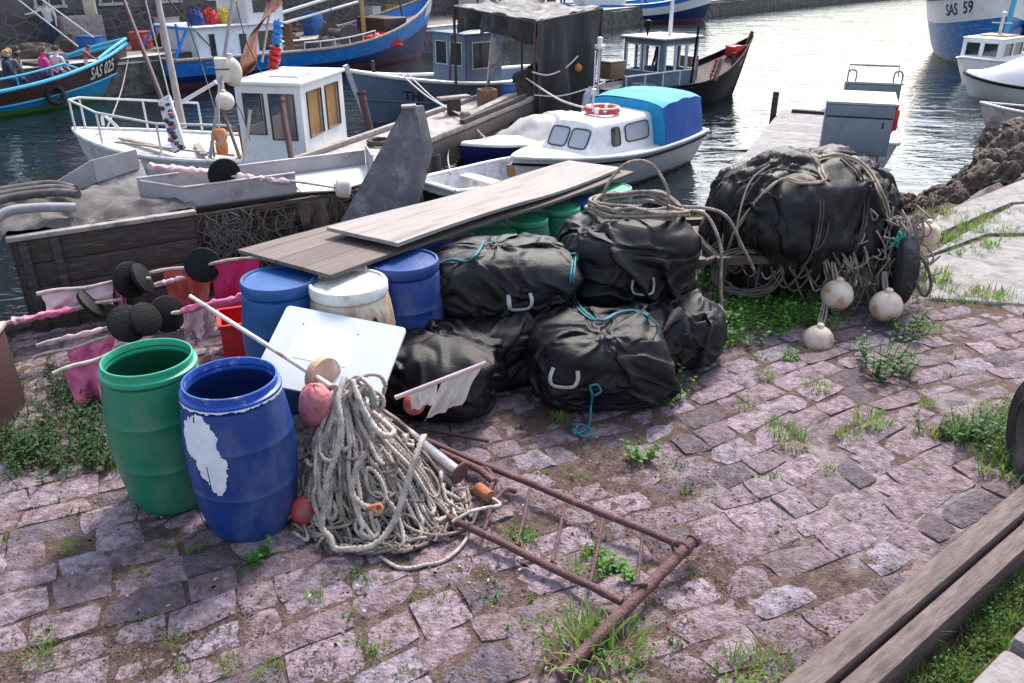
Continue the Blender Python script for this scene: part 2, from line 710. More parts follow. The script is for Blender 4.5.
# ------------------------------------------------------------------ draping heavy cloth over what it covers
def drape(verts, faces, target, pinw, solid, frames=45, mass=.35, bend=1.2, tension=18, quality=7, fric=12, selfc=True, shrink=0.0, grav=1.):
    """lets a cloth (verts, faces) settle over a solid (verts, faces) while the pinned hem moves to target"""
    me = bpy.data.meshes.new('cloth')
    me.from_pydata([tuple(v) for v in verts], [], [tuple(f) for f in faces])
    o = bpy.data.objects.new('cloth', me); COL.objects.link(o)
    vg = o.vertex_groups.new(name='pin')
    for i, w_ in enumerate(pinw):
        if w_ > 0:
            vg.add([i], w_, 'REPLACE')
    o.shape_key_add(name='Basis')
    k = o.shape_key_add(name='tied')
    for i, p in enumerate(target):
        k.data[i].co = p
    k.value = 0
    k.keyframe_insert('value', frame=3)
    k.value = 1
    k.keyframe_insert('value', frame=int(frames*.75))
    sm = bpy.data.meshes.new('solid')
    sm.from_pydata([tuple(v) for v in solid[0]], [], [tuple(f) for f in solid[1]])
    so_ = bpy.data.objects.new('solid', sm); COL.objects.link(so_)
    so_.modifiers.new('c', 'COLLISION')
    so_.collision.thickness_outer = .012
    so_.collision.cloth_friction = fric
    md = o.modifiers.new('cloth', 'CLOTH')
    st = md.settings
    st.quality = quality
    st.mass = mass
    st.tension_stiffness = tension
    st.compression_stiffness = tension
    st.shear_stiffness = tension*.5
    st.bending_stiffness = bend
    st.air_damping = 2
    st.vertex_group_mass = 'pin'
    st.shrink_min = shrink
    st.effector_weights.gravity = grav
    md.collision_settings.distance_min = .01
    md.collision_settings.use_self_collision = selfc
    md.collision_settings.self_distance_min = .008
    md.point_cache.frame_start = 1
    md.point_cache.frame_end = frames
    SC.frame_start, SC.frame_end = 1, frames
    for f in range(1, frames+1):
        SC.frame_set(f)
    nm = bpy.data.meshes.new_from_object(o.evaluated_get(bpy.context.evaluated_depsgraph_get()))
    out = [v.co.copy() for v in nm.vertices]
    bpy.data.objects.remove(o); bpy.data.objects.remove(so_)
    bpy.data.meshes.remove(nm); bpy.data.meshes.remove(me); bpy.data.meshes.remove(sm)
    SC.frame_set(1)
    return out


def mound(ax, expo, c, lump, seed, n=48, m=30, th1=.96):
    vs, fs = [], []
    for i in range(m+1):
        th = PI*(.002+th1*i/m)
        for k in range(n):
            a = 2*PI*k/n
            d = Vector((math.sin(th)*math.cos(a), math.sin(th)*math.sin(a), math.cos(th)))
            n0 = (abs(d.x)**expo+abs(d.y)**expo+abs(d.z)**expo)**(1/expo)
            p = Vector((d.x*ax[0], d.y*ax[1], d.z*ax[2]))/n0
            p *= 1+lump*(noise.noise(d*1.6+Vector((seed, 0, 0)))+.7*noise.noise(d*3.3+Vector((0, seed, 0))))
            vs.append(p+Vector(c))
    for i in range(m):
        for k in range(n):
            fs.append((i*n+k, (i+1)*n+k, (i+1)*n+(k+1) % n, i*n+(k+1) % n))
    fs.append(tuple(range(n)))
    return vs, fs


def tarp_bundle():
    """slack square sheet over a lumpy heap, tied down at points and drawn in below"""
    NX, NY, WX, WY = 100, 90, 2.9, 2.6
    AX, EX, CZ, LU, SE = (.72, .62, .47), 2.3, .67, .17, 12.

    def on_mound(a, th, k=1.02):
        d = Vector((math.sin(th)*math.cos(a), math.sin(th)*math.sin(a), math.cos(th)))
        n0 = (abs(d.x)**EX+abs(d.y)**EX+abs(d.z)**EX)**(1/EX)
        p = Vector((d.x*AX[0], d.y*AX[1], d.z*AX[2]))/n0
        p *= k*(1+LU*(noise.noise(d*1.6+Vector((SE, 0, 0)))+.7*noise.noise(d*3.3+Vector((0, SE, 0)))))
        return p+Vector((0, 0, CZ))
    rs = random.Random(14)
    ties = set()
    for k in range(TIES):
        ties.add((rs.randrange(8, NX-8), rs.randrange(8, NY-8)))
    V, T, P = [], [], []
    for j in range(NY+1):
        for i in range(NX+1):
            u, v = i/NX*2-1, j/NY*2-1
            x, y = u*WX/2, v*WY/2
            V.append(Vector((x, y, 1.16+.012*noise.noise((x*5, y*5, 0)))))
            hem = max(abs(u), abs(v))
            a = math.atan2(y, x)
            f = math.hypot(x, y)/1.36
            if hem > .999:
                P.append(1.)
                q = 1/(abs(math.cos(a))**2.6+abs(math.sin(a))**2.6)**(1/2.6)
                rr_ = .92+.06*math.sin(a*7)+.05*math.sin(a*11+1)
                zz = .13 + .05*math.sin(a*3+1) + .30*max(0, math.cos(a+.45)) + .03*math.sin(a*9)
                T.append(Vector((math.cos(a)*q*.70*rr_, math.sin(a)*q*.60*rr_, zz)))
            elif (i, j) in ties:
                P.append(1.)
                T.append(on_mound(a, min(f*PI*.50, PI*.58)))
            else:
                P.append(0.)
                T.append(V[-1])
    F = [(j*(NX+1)+i, j*(NX+1)+i+1, (j+1)*(NX+1)+i+1, (j+1)*(NX+1)+i) for j in range(NY) for i in range(NX)]
    S = mound(AX, EX, (0, 0, CZ), LU, SE)
    return drape(V, F, T, P, S, frames=38, quality=5, bend=.5, fric=25), F


TIES = 75


def sack(axes, expo, seed, mouth, slack=1.30, ties=80, lump=.12, frames=34, gather=.42):
    """slack closed sack over a lumpy filling, standing on z = 0, gathered at its mouth"""
    if 5 not in ICO:
        ICO[5] = ico(5)
    D, F = ICO[5]
    AX = (axes[0]/2*.93, axes[1]/2*.93, axes[2]/2*.93)
    CZ = axes[2]/2*.95

    def surf(d, k):
        n0 = (abs(d.x)**expo+abs(d.y)**expo+abs(d.z)**expo)**(1/expo)
        p = Vector((d.x*AX[0], d.y*AX[1], d.z*AX[2]))/n0
        p *= k*(1+lump*(noise.noise(d*1.6+Vector((seed, 0, 0)))+.7*noise.noise(d*3.3+Vector((0, seed, 0)))))
        return p+Vector((0, 0, CZ))
    rs = random.Random(seed)
    tie = set(rs.sample(range(len(D)), ties))
    md = Vector(mouth).normalized() if mouth else None
    V, T, P = [], [], []
    for i, d in enumerate(D):
        v = surf(d, slack)
        v.z = max(v.z, .02)
        V.append(v)
        c = d.dot(md) if md else -1
        if c > .945:
            q = surf(md, 1.06)
            T.append(q+(v-surf(md, slack))*gather+md*.03*rs.random())
            P.append(1.)
        elif i in tie:
            # tied a little off its own place, so that the cloth between bunches up
            e = (d+Vector((rs.gauss(0, .15), rs.gauss(0, .15), rs.gauss(0, .09)))).normalized()
            p = surf(e, 1.03); p.z = max(p.z, .02)
            T.append(p); P.append(1.)
        else:
            T.append(v); P.append(0.)
    S = mound(AX, expo, (0, 0, CZ), lump, seed, 40, 24, .998)
    n = len(S[0])
    fl = 1.2
    vs = S[0]+[Vector((-fl, -fl, 0)), Vector((fl, -fl, 0)), Vector((fl, fl, 0)), Vector((-fl, fl, 0))]
    fs = S[1]+[(n, n+1, n+2, n+3)]
    X = drape(V, F.tolist(), T, P, (vs, fs), frames=frames, quality=5, bend=.2, fric=30, selfc=True)
    return X, F
# ------------------------------------------------------------------ heavy cloth, creased and gathered
def ico(sub):
    bm = bmesh.new()
    bmesh.ops.create_icosphere(bm, subdivisions=sub, radius=1)
    V = [v.co.copy() for v in bm.verts]
    bm.verts.index_update()
    F = np.array([[v.index for v in f.verts] for f in bm.faces])
    bm.free()
    return V, F


ICO = {}


def crest(p, f, seed, warp=.5, sharp=1.5, sq=(1, 1, 1)):
    """network of sharp crests with soft valleys, 0..1"""
    q = Vector((p.x*sq[0], p.y*sq[1], p.z*sq[2]))*f + Vector((seed*3.1, seed*1.7, seed*2.3))
    q = q + noise.noise_vector(q*.6)*warp
    n = abs(noise.noise(q))
    return (1-min(1., n*1.9))**sharp


def cloth_heap(sub, axes, expo, seed, mouth=None, gather=.05, fold=.05, lump=.07, base=.12, sag=0., sq=(1, 1, .72), sharp=1.5, fq=1.):
    """points of a creased cloth body standing on z = 0; axes are full sizes"""
    if sub not in ICO:
        ICO[sub] = ico(sub)
    D, F = ICO[sub]
    a, b, h = axes[0]/2, axes[1]/2, axes[2]/2
    rs = random.Random(seed)
    md = Vector(mouth).normalized() if mouth else None
    if md:
        mx_ = md.orthogonal().normalized()
        my_ = md.cross(mx_)
        npl = rs.choice((9, 10, 11, 12))
    X = []
    for d in D:
        n0 = (abs(d.x)**expo+abs(d.y)**expo+abs(d.z)**expo)**(1/expo)
        p = Vector((d.x*a, d.y*b, d.z*h))/n0
        k = 1 + lump*(noise.noise(d*1.5+Vector((seed, 0, 0)))+.6*noise.noise(d*3.1+Vector((0, seed, 0))))*1.6
        # heavier below, drawn in above
        zz = p.z/h
        p.x *= 1+base*(-zz)
        p.y *= 1+base*(-zz)
        p *= k
        up = max(0., min(1., .55+.6*zz))
        q = Vector((p.x, p.y, p.z))
        f1 = crest(q, 2.6*fq, seed, .9, sharp, sq)
        f2 = crest(q, 5.6*fq, seed+5, .9, sharp+.4, sq)
        f3 = crest(q, 12.*fq, seed+9, .7, sharp+.4, sq)
        amp = fold*(.35+.65*up)
        disp = amp*(f1*.9+f2*.6*(.4+.6*f1)+f3*.30*(.3+.7*f2) - .6)
        if md:
            c = max(-1, min(1, d.dot(md)))
            th = math.acos(c)
            ph = math.atan2(d.dot(my_), d.dot(mx_)) + .5*noise.noise(d*2+Vector((seed, 1, 1)))
            g = abs(math.sin(ph*npl/2+1.3*noise.noise(Vector((th*2, ph, seed)))))
            wgt = math.exp(-((th-.35)/.42)**2)
            disp += gather*wgt*(g**.7-.45)*1.5
            # the tied neck sinks in and the ruffle stands up in the middle
            disp += -gather*1.1*math.exp(-((th-.24)/.13)**2) + gather*.7*math.exp(-(th/.10)**2)
        nrm = Vector((d.x/a, d.y/b, d.z/h)).normalized()
        p = p + nrm*disp
        p.z += h
        if sag:
            p.z -= sag*max(0, -zz)*(.5+.5*noise.noise(d*3+Vector((seed, 4, 2))))
        X.append(p)
    return X, F


m_tarp = mat('black_tarpaulin', (.0065, .0048, .0066), (.014, .0103, .0128), rough=.45, sc=6, bump=.3, bsc=150, spec=.26, dirt=(.045, .033, .037), dsc=7, damt=.32)
m_bag = mat('black_bag_fabric', (.0048, .0038, .0056), (.0095, .0072, .010), rough=.43, sc=5, bump=.3, bsc=160, spec=.27, dirt=(.028, .022, .027), dsc=6, damt=.25)
m_strap = mat('grey_webbing', (.42, .40, .40), (.25, .24, .24), rough=.8, sc=30)
m_teal = mat('teal_rope', (.010, .12, .15), (.022, .19, .22), rough=.7, sc=30)
m_rope = mat('tan_rope', (.33, .265, .225), (.17, .132, .112), rough=.85, sc=18, dirt=(.14, .11, .1), dsc=9, damt=.45)
m_rope_w = mat('pale_rope', (.47, .40, .36), (.27, .22, .195), rough=.85, sc=22, dirt=(.2, .17, .15), dsc=11, damt=.4)
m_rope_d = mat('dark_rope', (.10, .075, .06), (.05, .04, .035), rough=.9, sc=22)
m_rust = mat('rusty_iron', (.115, .043, .045), (.06, .026, .028), rough=.75, sc=16, bump=.5, bsc=90, dirt=(.17, .085, .07), dsc=22, damt=.3)





def smooth_up(o, lv):
    md = o.modifiers.new('s', 'SUBSURF')
    md.levels = lv
    bpy.context.view_layer.update()
    me = bpy.data.meshes.new_from_object(o.evaluated_get(bpy.context.evaluated_depsgraph_get()))
    o.modifiers.clear()
    o.data = me
    me.shade_smooth()


def bag(label, loc, rz, dims, seed, mouth=(.1, -.2, 1), handles=((-60, .45),), sub=6, lump=.11, expo=4.2, hang=0.0, fold=.055, gather=.06):
    X, F = sack(dims, expo, seed, mouth, lump=lump)
    M = Matrix.Translation(loc) @ Matrix.Rotation(rz, 4, 'Z')
    t = thing('gear_bag', label, 'bag', M=M, group='black fabric bags of fishing gear heaped on the quay')
    body = np_mesh('bag_body', [tuple(p) for p in X], F, m_bag, t)
    smooth_up(body, 2)
    X = [v.co.copy() for v in body.data.vertices]
    F = [tuple(p.vertices) for p in body.data.polygons]
    tr = BVHTree.FromPolygons([tuple(p) for p in X], F)
    h = dims[2]
    for deg, zf in handles:            # webbing loops sewn to the side
        an = R(deg)
        dr = Vector((math.cos(an), math.sin(an), 0))
        sd_ = Vector((-dr.y, dr.x, 0))
        pts = []
        for sx, dz in ((-.07, .0), (-.075, -.055), (-.05, -.10), (.05, -.10), (.075, -.055), (.07, 0.)):
            o_ = Vector((0, 0, h*zf+dz+.04)) + sd_*sx + dr*2
            hit = tr.ray_cast(o_, -dr)[0]
            if hit is None:
                hit = Vector((0, 0, h*zf+dz)) + sd_*sx+dr*dims[0]/2
            out = .006 if abs(sx) == .07 else .018
            pts.append(hit+dr*out)
        m_ = MB()
        m_.tube(cat(pts, 5), .014, 6, flat=.5)
        m_.build('handle', m_strap, t)
    return t, tr, M


BAGS = {}
BAGS['under'] = bag('black gear bag at the bottom of the heap, mostly buried under the other bags', (-.02, 4.86, 0), R(20), (1.0, .8, .46), 3, handles=(), sub=5, mouth=None)
BAGS['low_l'] = bag('low black bag with a flat sagging top beside the white panel', (-.46, 4.42, 0), R(-15), (.80, .72, .45), 5, mouth=None, handles=())
BAGS['low_r'] = bag('black bag on the stones holding up the tallest bag', (.99, 5.06, 0), R(25), (.82, .8, .43), 8, handles=((-20, .8),))
BAGS['front'] = bag('black bag standing in front, tied with teal cord and trailing rope', (.53, 4.50, 0), R(8), (.84, .74, .51), 21, mouth=(-.05, -.55, .85), handles=((-128, .62),))
BAGS['up_l'] = bag('wide black bag with a gathered top beside the blue barrels', (-.06, 5.02, .37), R(12), (.95, .72, .43), 14, mouth=(-.1, .1, 1), handles=((-85, .45),), hang=.12)
BAGS['up_r'] = bag('tallest black bag, topped by a coil of tan rope', (.80, 5.30, .33), R(18), (.92, .76, .60), 33, mouth=(-.65, -.2, .75), handles=((-100, .42),), hang=.1)


def over(trs, pts, off=.011):
    """lay a path on cloth: sight lines from the eye meet the nearest of the given surfaces"""
    out = []
    for px, py in pts:
        best = None
        for tr, M in trs:
            Mi = M.inverted()
            o_ = Mi @ Vector((0, 0, CAM_H))
            d = (Mi.to_3x3() @ ray(px, py)).normalized()
            h, n, i, dist = tr.ray_cast(o_, d)
            if h is not None and (best is None or dist < best[0]):
                best = (dist, M @ (h+n*off))
        if best:
            out.append(best[1])
    return out


def teal():
    S = [BAGS[k][1:] for k in BAGS]
    a = over(S, [(574, 256), (571, 268), (570, 282), (573, 298), (580, 312), (590, 320), (602, 322), (616, 315), (632, 313), (646, 317), (657, 327)])
    lines = [cat(a, 8), cat([p+Vector((.018, -.006, .008)) for p in a[:-1]], 8)]
    k0 = a[0]
    lines.append(cat([k0+Vector((.03*math.cos(q), -.02+.012*math.sin(3*q), .03*math.sin(q))) for q in np.linspace(0, 11, 18)], 4))
    o = rope('tie_rope', lines, .0065, m_teal)
    tag(o, 'teal cord running from the tallest bag down across the front bag', 'rope')
    c = over(S, [(431, 279), (437, 267), (450, 262), (464, 263), (474, 258), (480, 250), (483, 243)])
    o = rope('tie_rope', [cat(c, 10), cat([p+Vector((.01, -.012, .012)) for p in c], 10)], .0065, m_teal)
    tag(o, 'teal cord looped round the wide bag by the blue barrel', 'rope')
    d = over(S, [(589, 384), (592, 394), (591, 404)])
    g = [G(590, 424)+Vector((0, 0, .03)), G(586, 434)+Vector((0, 0, .03)), G(574, 438)+Vector((0, 0, .03)), G(580, 430)+Vector((0, 0, .04)), G(592, 438)+Vector((0, 0, .04)), G(584, 441)+Vector((0, 0, .03)), G(572, 434)+Vector((0, 0, .035))]
    lo = over(S, [(590, 384), (597, 384), (600, 390), (594, 393)], .02)
    o = rope('tie_rope', [cat(d+g, 10), cat(lo, 8)], .0065, m_teal)
    tag(o, 'teal rope end dangling from the front bag to the stones', 'rope')


teal()

# coil of stiff tan rope on top of the tallest bag
t1, tr1, M1 = BAGS['up_r']
top = tr1.ray_cast(Vector((0, 0, 3)), Vector((0, 0, -1)))[0]
ct = M1 @ top + Vector((.06, .02, .03))
lines = []
rr = random.Random(4)
for k in range(7):
    q0 = rr.uniform(0, 6)
    rad = rr.uniform(.27, .34)
    lines.append(cat([ct+Vector((rad*math.cos(q+q0)*1.05+rr.uniform(-.02, .02), rad*.75*math.sin(q+q0), .02*k*.6+rr.uniform(-.012, .02)-.12*max(0, math.cos(q+q0)-.5))) for q in np.linspace(0, 6.3, 14)], 6))
# standing hoop
hp = ct+Vector((-.02, .1, .02))
lines.append(cat([hp+Vector((-.22, -.02, -.05)), hp+Vector((-.19, 0, .12)), hp+Vector((-.06, .03, .27)), hp+Vector((.1, .04, .27)), hp+Vector((.22, 0, .12)), hp+Vector((.25, -.03, -.04))], 10))
e = ct+Vector((.33, 0, 0))
lines.append(cat([e, e+Vector((.13, -.05, -.02)), e+Vector((.22, -.15, -.2)), e+Vector((.24, -.2, -.45)), e+Vector((.3, -.1, -.72))], 10))
lines.append(cat([e+Vector((-.05, .03, .02)), e+Vector((.25, .0, -.02)), e+Vector((.45, .1, -.30)), e+Vector((.62, .3, -.55))], 10))
o = rope('rope_coil', lines, .011, m_rope)
tag(o, 'springy coil of tan rope lying on the tallest black bag', 'rope')

# ------------------------------------------------------------------ barrels
def barrel_mats(name, col, col2, dirt, damt=.4, rough=.42):
    return mat(name, col, col2, rough=rough, sc=3.5, bump=.12, bsc=35, dirt=dirt, dsc=4, damt=damt, stretch=(1, 1, .35), spec=.45)


m_green = barrel_mats('green_plastic', (.006, .17, .088), (.008, .125, .065), (.05, .155, .11), .46)
m_green_l = mat('green_rim_plastic', (.03, .36, .20), (.02, .25, .14), rough=.45, sc=8)
m_blue = barrel_mats('blue_plastic', (.004, .040, .20), (.004, .028, .14), (.045, .075, .20), .44)
m_blue_l = mat('blue_rim_plastic', (.015, .075, .40), (.012, .06, .30), rough=.45, sc=8, dirt=(.25, .28, .4), dsc=14, damt=.3)
m_blue2 = barrel_mats('faded_blue_plastic', (.006, .075, .25), (.005, .05, .18), (.06, .09, .16), .4)
m_white_b = mat('stained_white_plastic', (.60, .53, .46), (.46, .35, .27), rough=.55, sc=5, dirt=(.30, .15, .075), dsc=4.2, damt=.58, stretch=(1, 1, .4))
m_white_rim = mat('white_rim_plastic', (.70, .69, .66), (.52, .5, .47), rough=.5, sc=9, dirt=(.35, .28, .22), dsc=12, damt=.35)
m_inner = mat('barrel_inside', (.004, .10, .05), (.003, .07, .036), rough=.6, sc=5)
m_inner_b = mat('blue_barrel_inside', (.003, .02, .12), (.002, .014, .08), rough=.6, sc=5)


def barrel(label, loc, H, rb, mb_, mrim, minner, group, rz=0., open_=True, tilt=(0, 0)):
    M = Matrix.Translation(loc) @ Matrix.Rotation(tilt[0], 4, 'X') @ Matrix.Rotation(tilt[1], 4, 'Y') @ Matrix.Rotation(rz, 4, 'Z')
    t = thing('barrel', label, 'barrel', M=M, group=group)
    rt = rb*.845
    prof = [(0.001, .012), (rb*.60, .012), (rb*.70, .0), (rb*.765, .012), (rb*.80, .04)]
    for k in range(1, 15):
        z = .04+(H*.90-.04)*k/14
        u = z/H
        r = rb*(1-.21*abs((u-.52)/.52)**2.1) if u < .52 else rb*(1-.13*((u-.52)/.40)**2.2)
        prof.append((r, z))
        if k in (5, 10):              # moulding seams
            prof += [(r+.0015, z+.003), (r+.0015, z+.006), (r, z+.009)]
    prof += [(rt*.955, H*.915), (rt*.95, H*.93)]
    m = MB(); m.lathe(prof, 56)
    for k_, v_ in enumerate(m.v):
        w_ = .006*noise.noise((v_[0]*5+loc[0]*7, v_[1]*5+loc[1]*7, v_[2]*4)) if .06 < v_[2] < H*.85 else 0
        l_ = math.hypot(v_[0], v_[1])+1e-6
        m.v[k_] = (v_[0]*(1+w_/l_), v_[1]*(1+w_/l_), v_[2])
    m.build('shell', mb_, t)
    if open_:
        m = MB()
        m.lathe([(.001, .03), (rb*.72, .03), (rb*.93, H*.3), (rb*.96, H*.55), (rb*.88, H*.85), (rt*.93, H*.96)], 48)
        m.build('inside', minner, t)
        m = MB()
        # lower collar and rolled top lip
        m.lathe([(rt*.94, H*.925), (rt*1.045, H*.918), (rt*1.06, H*.925), (rt*1.06, H*.947), (rt*1.02, H*.953), (rt*.985, H*.955), (rt*.98, H*.985), (rt*.995, H*.992), (rt*.985, H), (rt*.955, H), (rt*.94, H*.985), (rt*.935, H*.93)], 56)
        m.build('rim', mrim, t)
    else:
        m = MB()
        m.lathe([(rt*.94, H*.915), (rt*1.05, H*.92), (rt*1.06, H*.93), (rt*1.06, H*.985), (rt*1.03, H), (rt*.97, H*1.0), (rt*.93, H*.985), (.001, H*.985)], 56)
        m.build('lid', mrim, t)
    return t


gp = 'plastic barrels on the quay'
b1 = barrel('open dark green plastic barrel standing on the cobbles', (-1.735, 3.40, .0), .80, .246, m_green, m_green_l, m_inner, gp)
b2 = barrel('open dark blue plastic barrel with a flaking white paint patch', (-1.275, 3.19, .0), .80, .249, None or m_blue, m_blue_l, m_inner_b, gp)

# the splash of white paint on the blue barrel: a thin flaking film on the wall
m_paint = mat('white_paint', (.70, .70, .74), (.52, .54, .62), rough=.6, sc=14)
Hb, rb_ = .80, .249
mb = MB()
NA, NZ = 54, 74
a0 = R(-112)
vs, keep, idx = [], [], {}


def rad_at(z):
    u = z/Hb
    return rb_*(1-.21*abs((u-.52)/.52)**2.1) if u < .52 else rb_*(1-.13*((u-.52)/.40)**2.2)


def painted(x, z):      # x along the wall, z up
    e = .05*noise.noise((x*14, z*14, 2.)) + .035*noise.noise((x*40, z*40, 4.)) + .02*noise.noise((x*90, z*60, 4.))
    up = ((x+.015)/.10)**2+((z-.60)/.115)**2
    mid = ((x-.03)/.075)**2+((z-.49)/.10)**2
    dn = ((x-.055)/.04)**2+((z-.40)/.08)**2
    s1 = ((x-.012)/.010)**2+((z-.42)/.07)**2
    return min(up, mid, dn) + e*9 < 1 and not (s1 < 1.0 and noise.noise((x*60, z*10, 1)) > .0)


for i in range(NA):
    for k in range(NZ):
        x = -.14+.28*i/(NA-1)
        z = .30+.48*k/(NZ-1)
        if painted(x, z):
            q = []
            for dx, dz in ((0, 0), (1, 0), (1, 1), (0, 1)):
                X = -.14+.28*(i+dx)/(NA-1)
                Z = .30+.48*(k+dz)/(NZ-1)
                key = (i+dx, k+dz)
                if key not in idx:
                    an = a0+X/rb_
                    r = rad_at(Z)+.0022+.006*noise.noise((rad_at(Z)*math.cos(an)*5-1.275*7, rad_at(Z)*math.sin(an)*5+3.19*7, Z*4))
                    idx[key] = len(vs)
                    vs.append((r*math.cos(an), r*math.sin(an), Z))
                q.append(idx[key])
            keep.append(q)
mb.add(vs, keep)
pp = mb.build('paint_patch', m_paint, b2)
# ragged white edge under the blue rim
mb = MB()
vs, fs = [], []
rt_ = rb_*.845*1.06+.0022
NS = 260
for k in range(NS):
    a = 2*PI*k/NS
    h_ = .006+.010*(noise.noise((math.cos(a)*9, math.sin(a)*9, 1))+.35)+.006*noise.noise((math.cos(a)*30, math.sin(a)*30, 4))
    h_ = max(.0006, h_)
    z1 = Hb*.933
    vs += [(rt_*math.cos(a), rt_*math.sin(a), z1-h_), (rt_*math.cos(a), rt_*math.sin(a), z1)]
for k in range(NS):
    a, b = 2*k, 2*((k+1) % NS)
    fs.append((a, b, b+1, a+1))
mb.add(vs, fs)
mb.build('rim_edge', m_paint, b2)

SUP = []
def row_barrel(px, py, z, H, rb, mats_, label, open_=True, rz=0):
    p = G(px, py, z)
    return barrel(label, (p.x, p.y, 0), H, rb, *mats_, gp, open_=open_, rz=rz)


row_barrel(279, 277, .83, .83, .25, (m_blue2, m_blue2, m_inner_b), 'faded blue barrel under the board end, nearest the red crate', open_=False)
wb = row_barrel(348, 281, .82, .82, .255, (m_white_b, m_white_rim, m_inner), 'rust stained white barrel under the boards', open_=False)
row_barrel(403, 259, .82, .82, .25, (m_blue, m_blue, m_inner_b), 'dark blue lidded barrel between white barrel and bags', open_=False)
row_barrel(447, 250, .72, .72, .23, (m_blue, m_blue_l, m_inner_b), 'blue barrel almost hidden behind the wide black bag')
sm = [(494, 232, .56, m_green, 'green drum nearest the white barrel in the drum row below the boards'),
      (527, 217, .56, m_green, 'green drum before the end pair, under the board edge'),
      (560, 206, .56, m_green, 'green drum next to the blue drum in the small drum row'),
      (588, 199, .56, m_blue, 'small blue drum between two green drums under the boards'),
      (613, 187, .58, m_green, 'end green drum standing out past the board tips')]
for px, py, z, m_, lb in sm:
    row_barrel(px, py, z, z, .20, (m_, m_green_l if m_ is m_green else m_blue2, m_inner), lb, open_=False)

# lettering on the white barrel
m_purple = mat('purple_marking', (.055, .012, .03), (.035, .01, .02), rough=.7, sc=8)
vs, fs = text_mesh('O A I', .20)
mb = MB()
ang0 = R(-58)
out = []
for v in vs:
    a = ang0+v.x/.255
    z = .585+v.y
    r = .255*(1-.21*abs((z/.82-.52)/.52)**2.1 if z/.82 < .52 else 1-.13*((z/.82-.52)/.40)**2.2)+.003
    out.append((r*math.cos(a), r*math.sin(a), z))
mb.add(out, fs)
mb.build('lettering', m_purple, wb)

# ------------------------------------------------------------------ boards laid over the barrels
m_board = mat('weathered_board', (.145, .106, .094), (.105, .076, .068), rough=.8, sc=9, stretch=(.35, 5, 5), bump=.25, bsc=26, dirt=(.10, .08, .075), dsc=3, damt=.35, planks=('Y', .22, (.05, .04, .04)))
m_board2 = mat('pale_board', (.28, .242, .228), (.225, .192, .182), rough=.8, sc=9, stretch=(.35, 5, 5), bump=.25, bsc=26, dirt=(.15, .125, .12), dsc=3, damt=.4)


def plank_board(label, a, b, wid, th, m_, side=1):
    a, b = Vector(a), Vector(b)
    x = (b-a).normalized()
    y = Vector((-x.y, x.x, 0)).normalized()*side
    z = x.cross(y)
    if z.z < 0:
        z = -z
    M = Matrix((x, y, z)).transposed().to_4x4()
    M.translation = a
    mb = MB()
    L_ = (b-a).length
    n = 18
    for k in range(2):
        pass
    rows = []
    # slightly warped sheet with thickness
    top, bot = [], []
    for i in range(n+1):
        u = i/n
        rt, rb2 = [], []
        for j in range(5):
            v = j/4
            sag = .012*math.sin(u*PI*2.3+v)+.006*noise.noise((u*4, v*2, L_))
            rt.append((u*L_, v*wid, th+sag)); rb2.append((u*L_, v*wid, sag))
        top.append(rt); bot.append(rb2)
    N = (n+1)*5
    vs = [p for r in top for p in r]+[p for r in bot for p in r]
    fs = []
    for i in range(n):
        for j in range(4):
            q = i*5+j
            fs.append((q, q+5, q+6, q+1))
            fs.append((N+q, N+q+1, N+q+6, N+q+5))
    for i in range(n):
        q = i*5
        fs.append((q, N+q, N+q+5, q+5))
        q = i*5+4
        fs.append((q, q+5, N+q+5, N+q))
    for j in range(4):
        fs.append((j, j+1, N+j+1, N+j))
        q = n*5+j
        fs.append((q, N+q, N+q+1, q+1))
    mb.add(vs, fs)
    o = mb.build('board', m_)
    o.matrix_world = M
    return tag(o, label, 'board', group='long boards laid across the barrels')


A0, A1 = G(331, 279, .86), G(634, 175, .60)
plank_board('brown plank board underneath, resting directly on the barrels', A0, A1, .78, .022, m_board)
B0, B1 = G(398, 247, .90), G(622, 171, .645)
plank_board('pale bleached board lying on top of the brown one', B0, B1, .58, .024, m_board2)

# ------------------------------------------------------------------ white panel with a paper notice
m_panel = mat('white_panel', (.50, .52, .55), (.44, .46, .49), rough=.35, sc=4, dirt=(.45, .45, .46), dsc=6, damt=.3)
m_paper = mat('paper', (.80, .80, .79), (.74, .74, .74), rough=.8, sc=10)
m_ink = mat('grey_ink', (.33, .36, .38), rough=.8)
P0, P1 = GY(288, 306, 4.12), GY(407, 329, 4.0)
P2 = GY(256, 362, 3.78)
x = (P1-P0).normalized(); y = (P2-P0); y = (y-x*y.dot(x)).normalized(); z = x.cross(y)
if z.z < 0: z = -z
M = Matrix((x, y, z)).transposed().to_4x4(); M.translation = P0
wd, hh = (P1-P0).length, .52
t = thing('notice_sheet', 'white plastic panel propped on the barrels with a paper notice', 'panel', M=M)
r_ = .025
poly = []
for cx, cy, a in ((wd-r_, r_, -90), (wd-r_, hh-r_, 0), (r_, hh-r_, 90), (r_, r_, 180)):
    for k in range(5):
        an = R(a+90*k/4)
        poly.append((cx+r_*math.cos(an), cy+r_*math.sin(an)))
mb = MB(); mb.prism(poly, .018)
mb.build('board', m_panel, t)
mb = MB(); mb.box((wd*.42, .21, .0105), (.33, .235, .0012)); nb_ = mb.build('notice', m_paper, t)
mb = MB()
rr = random.Random(2)
for k in range(7):
    ww = rr.uniform(.14, .2)
    if k == 3: continue
    xx = -.09
    while xx < -.09+ww:
        l = rr.uniform(.006, .022)
        mb.box((wd*.42+xx+l/2, .145+k*.015, .0114), (l, .0028, .0004))
        xx += l+.005
mb.build('lettering', m_ink, nb_)
mb = MB()
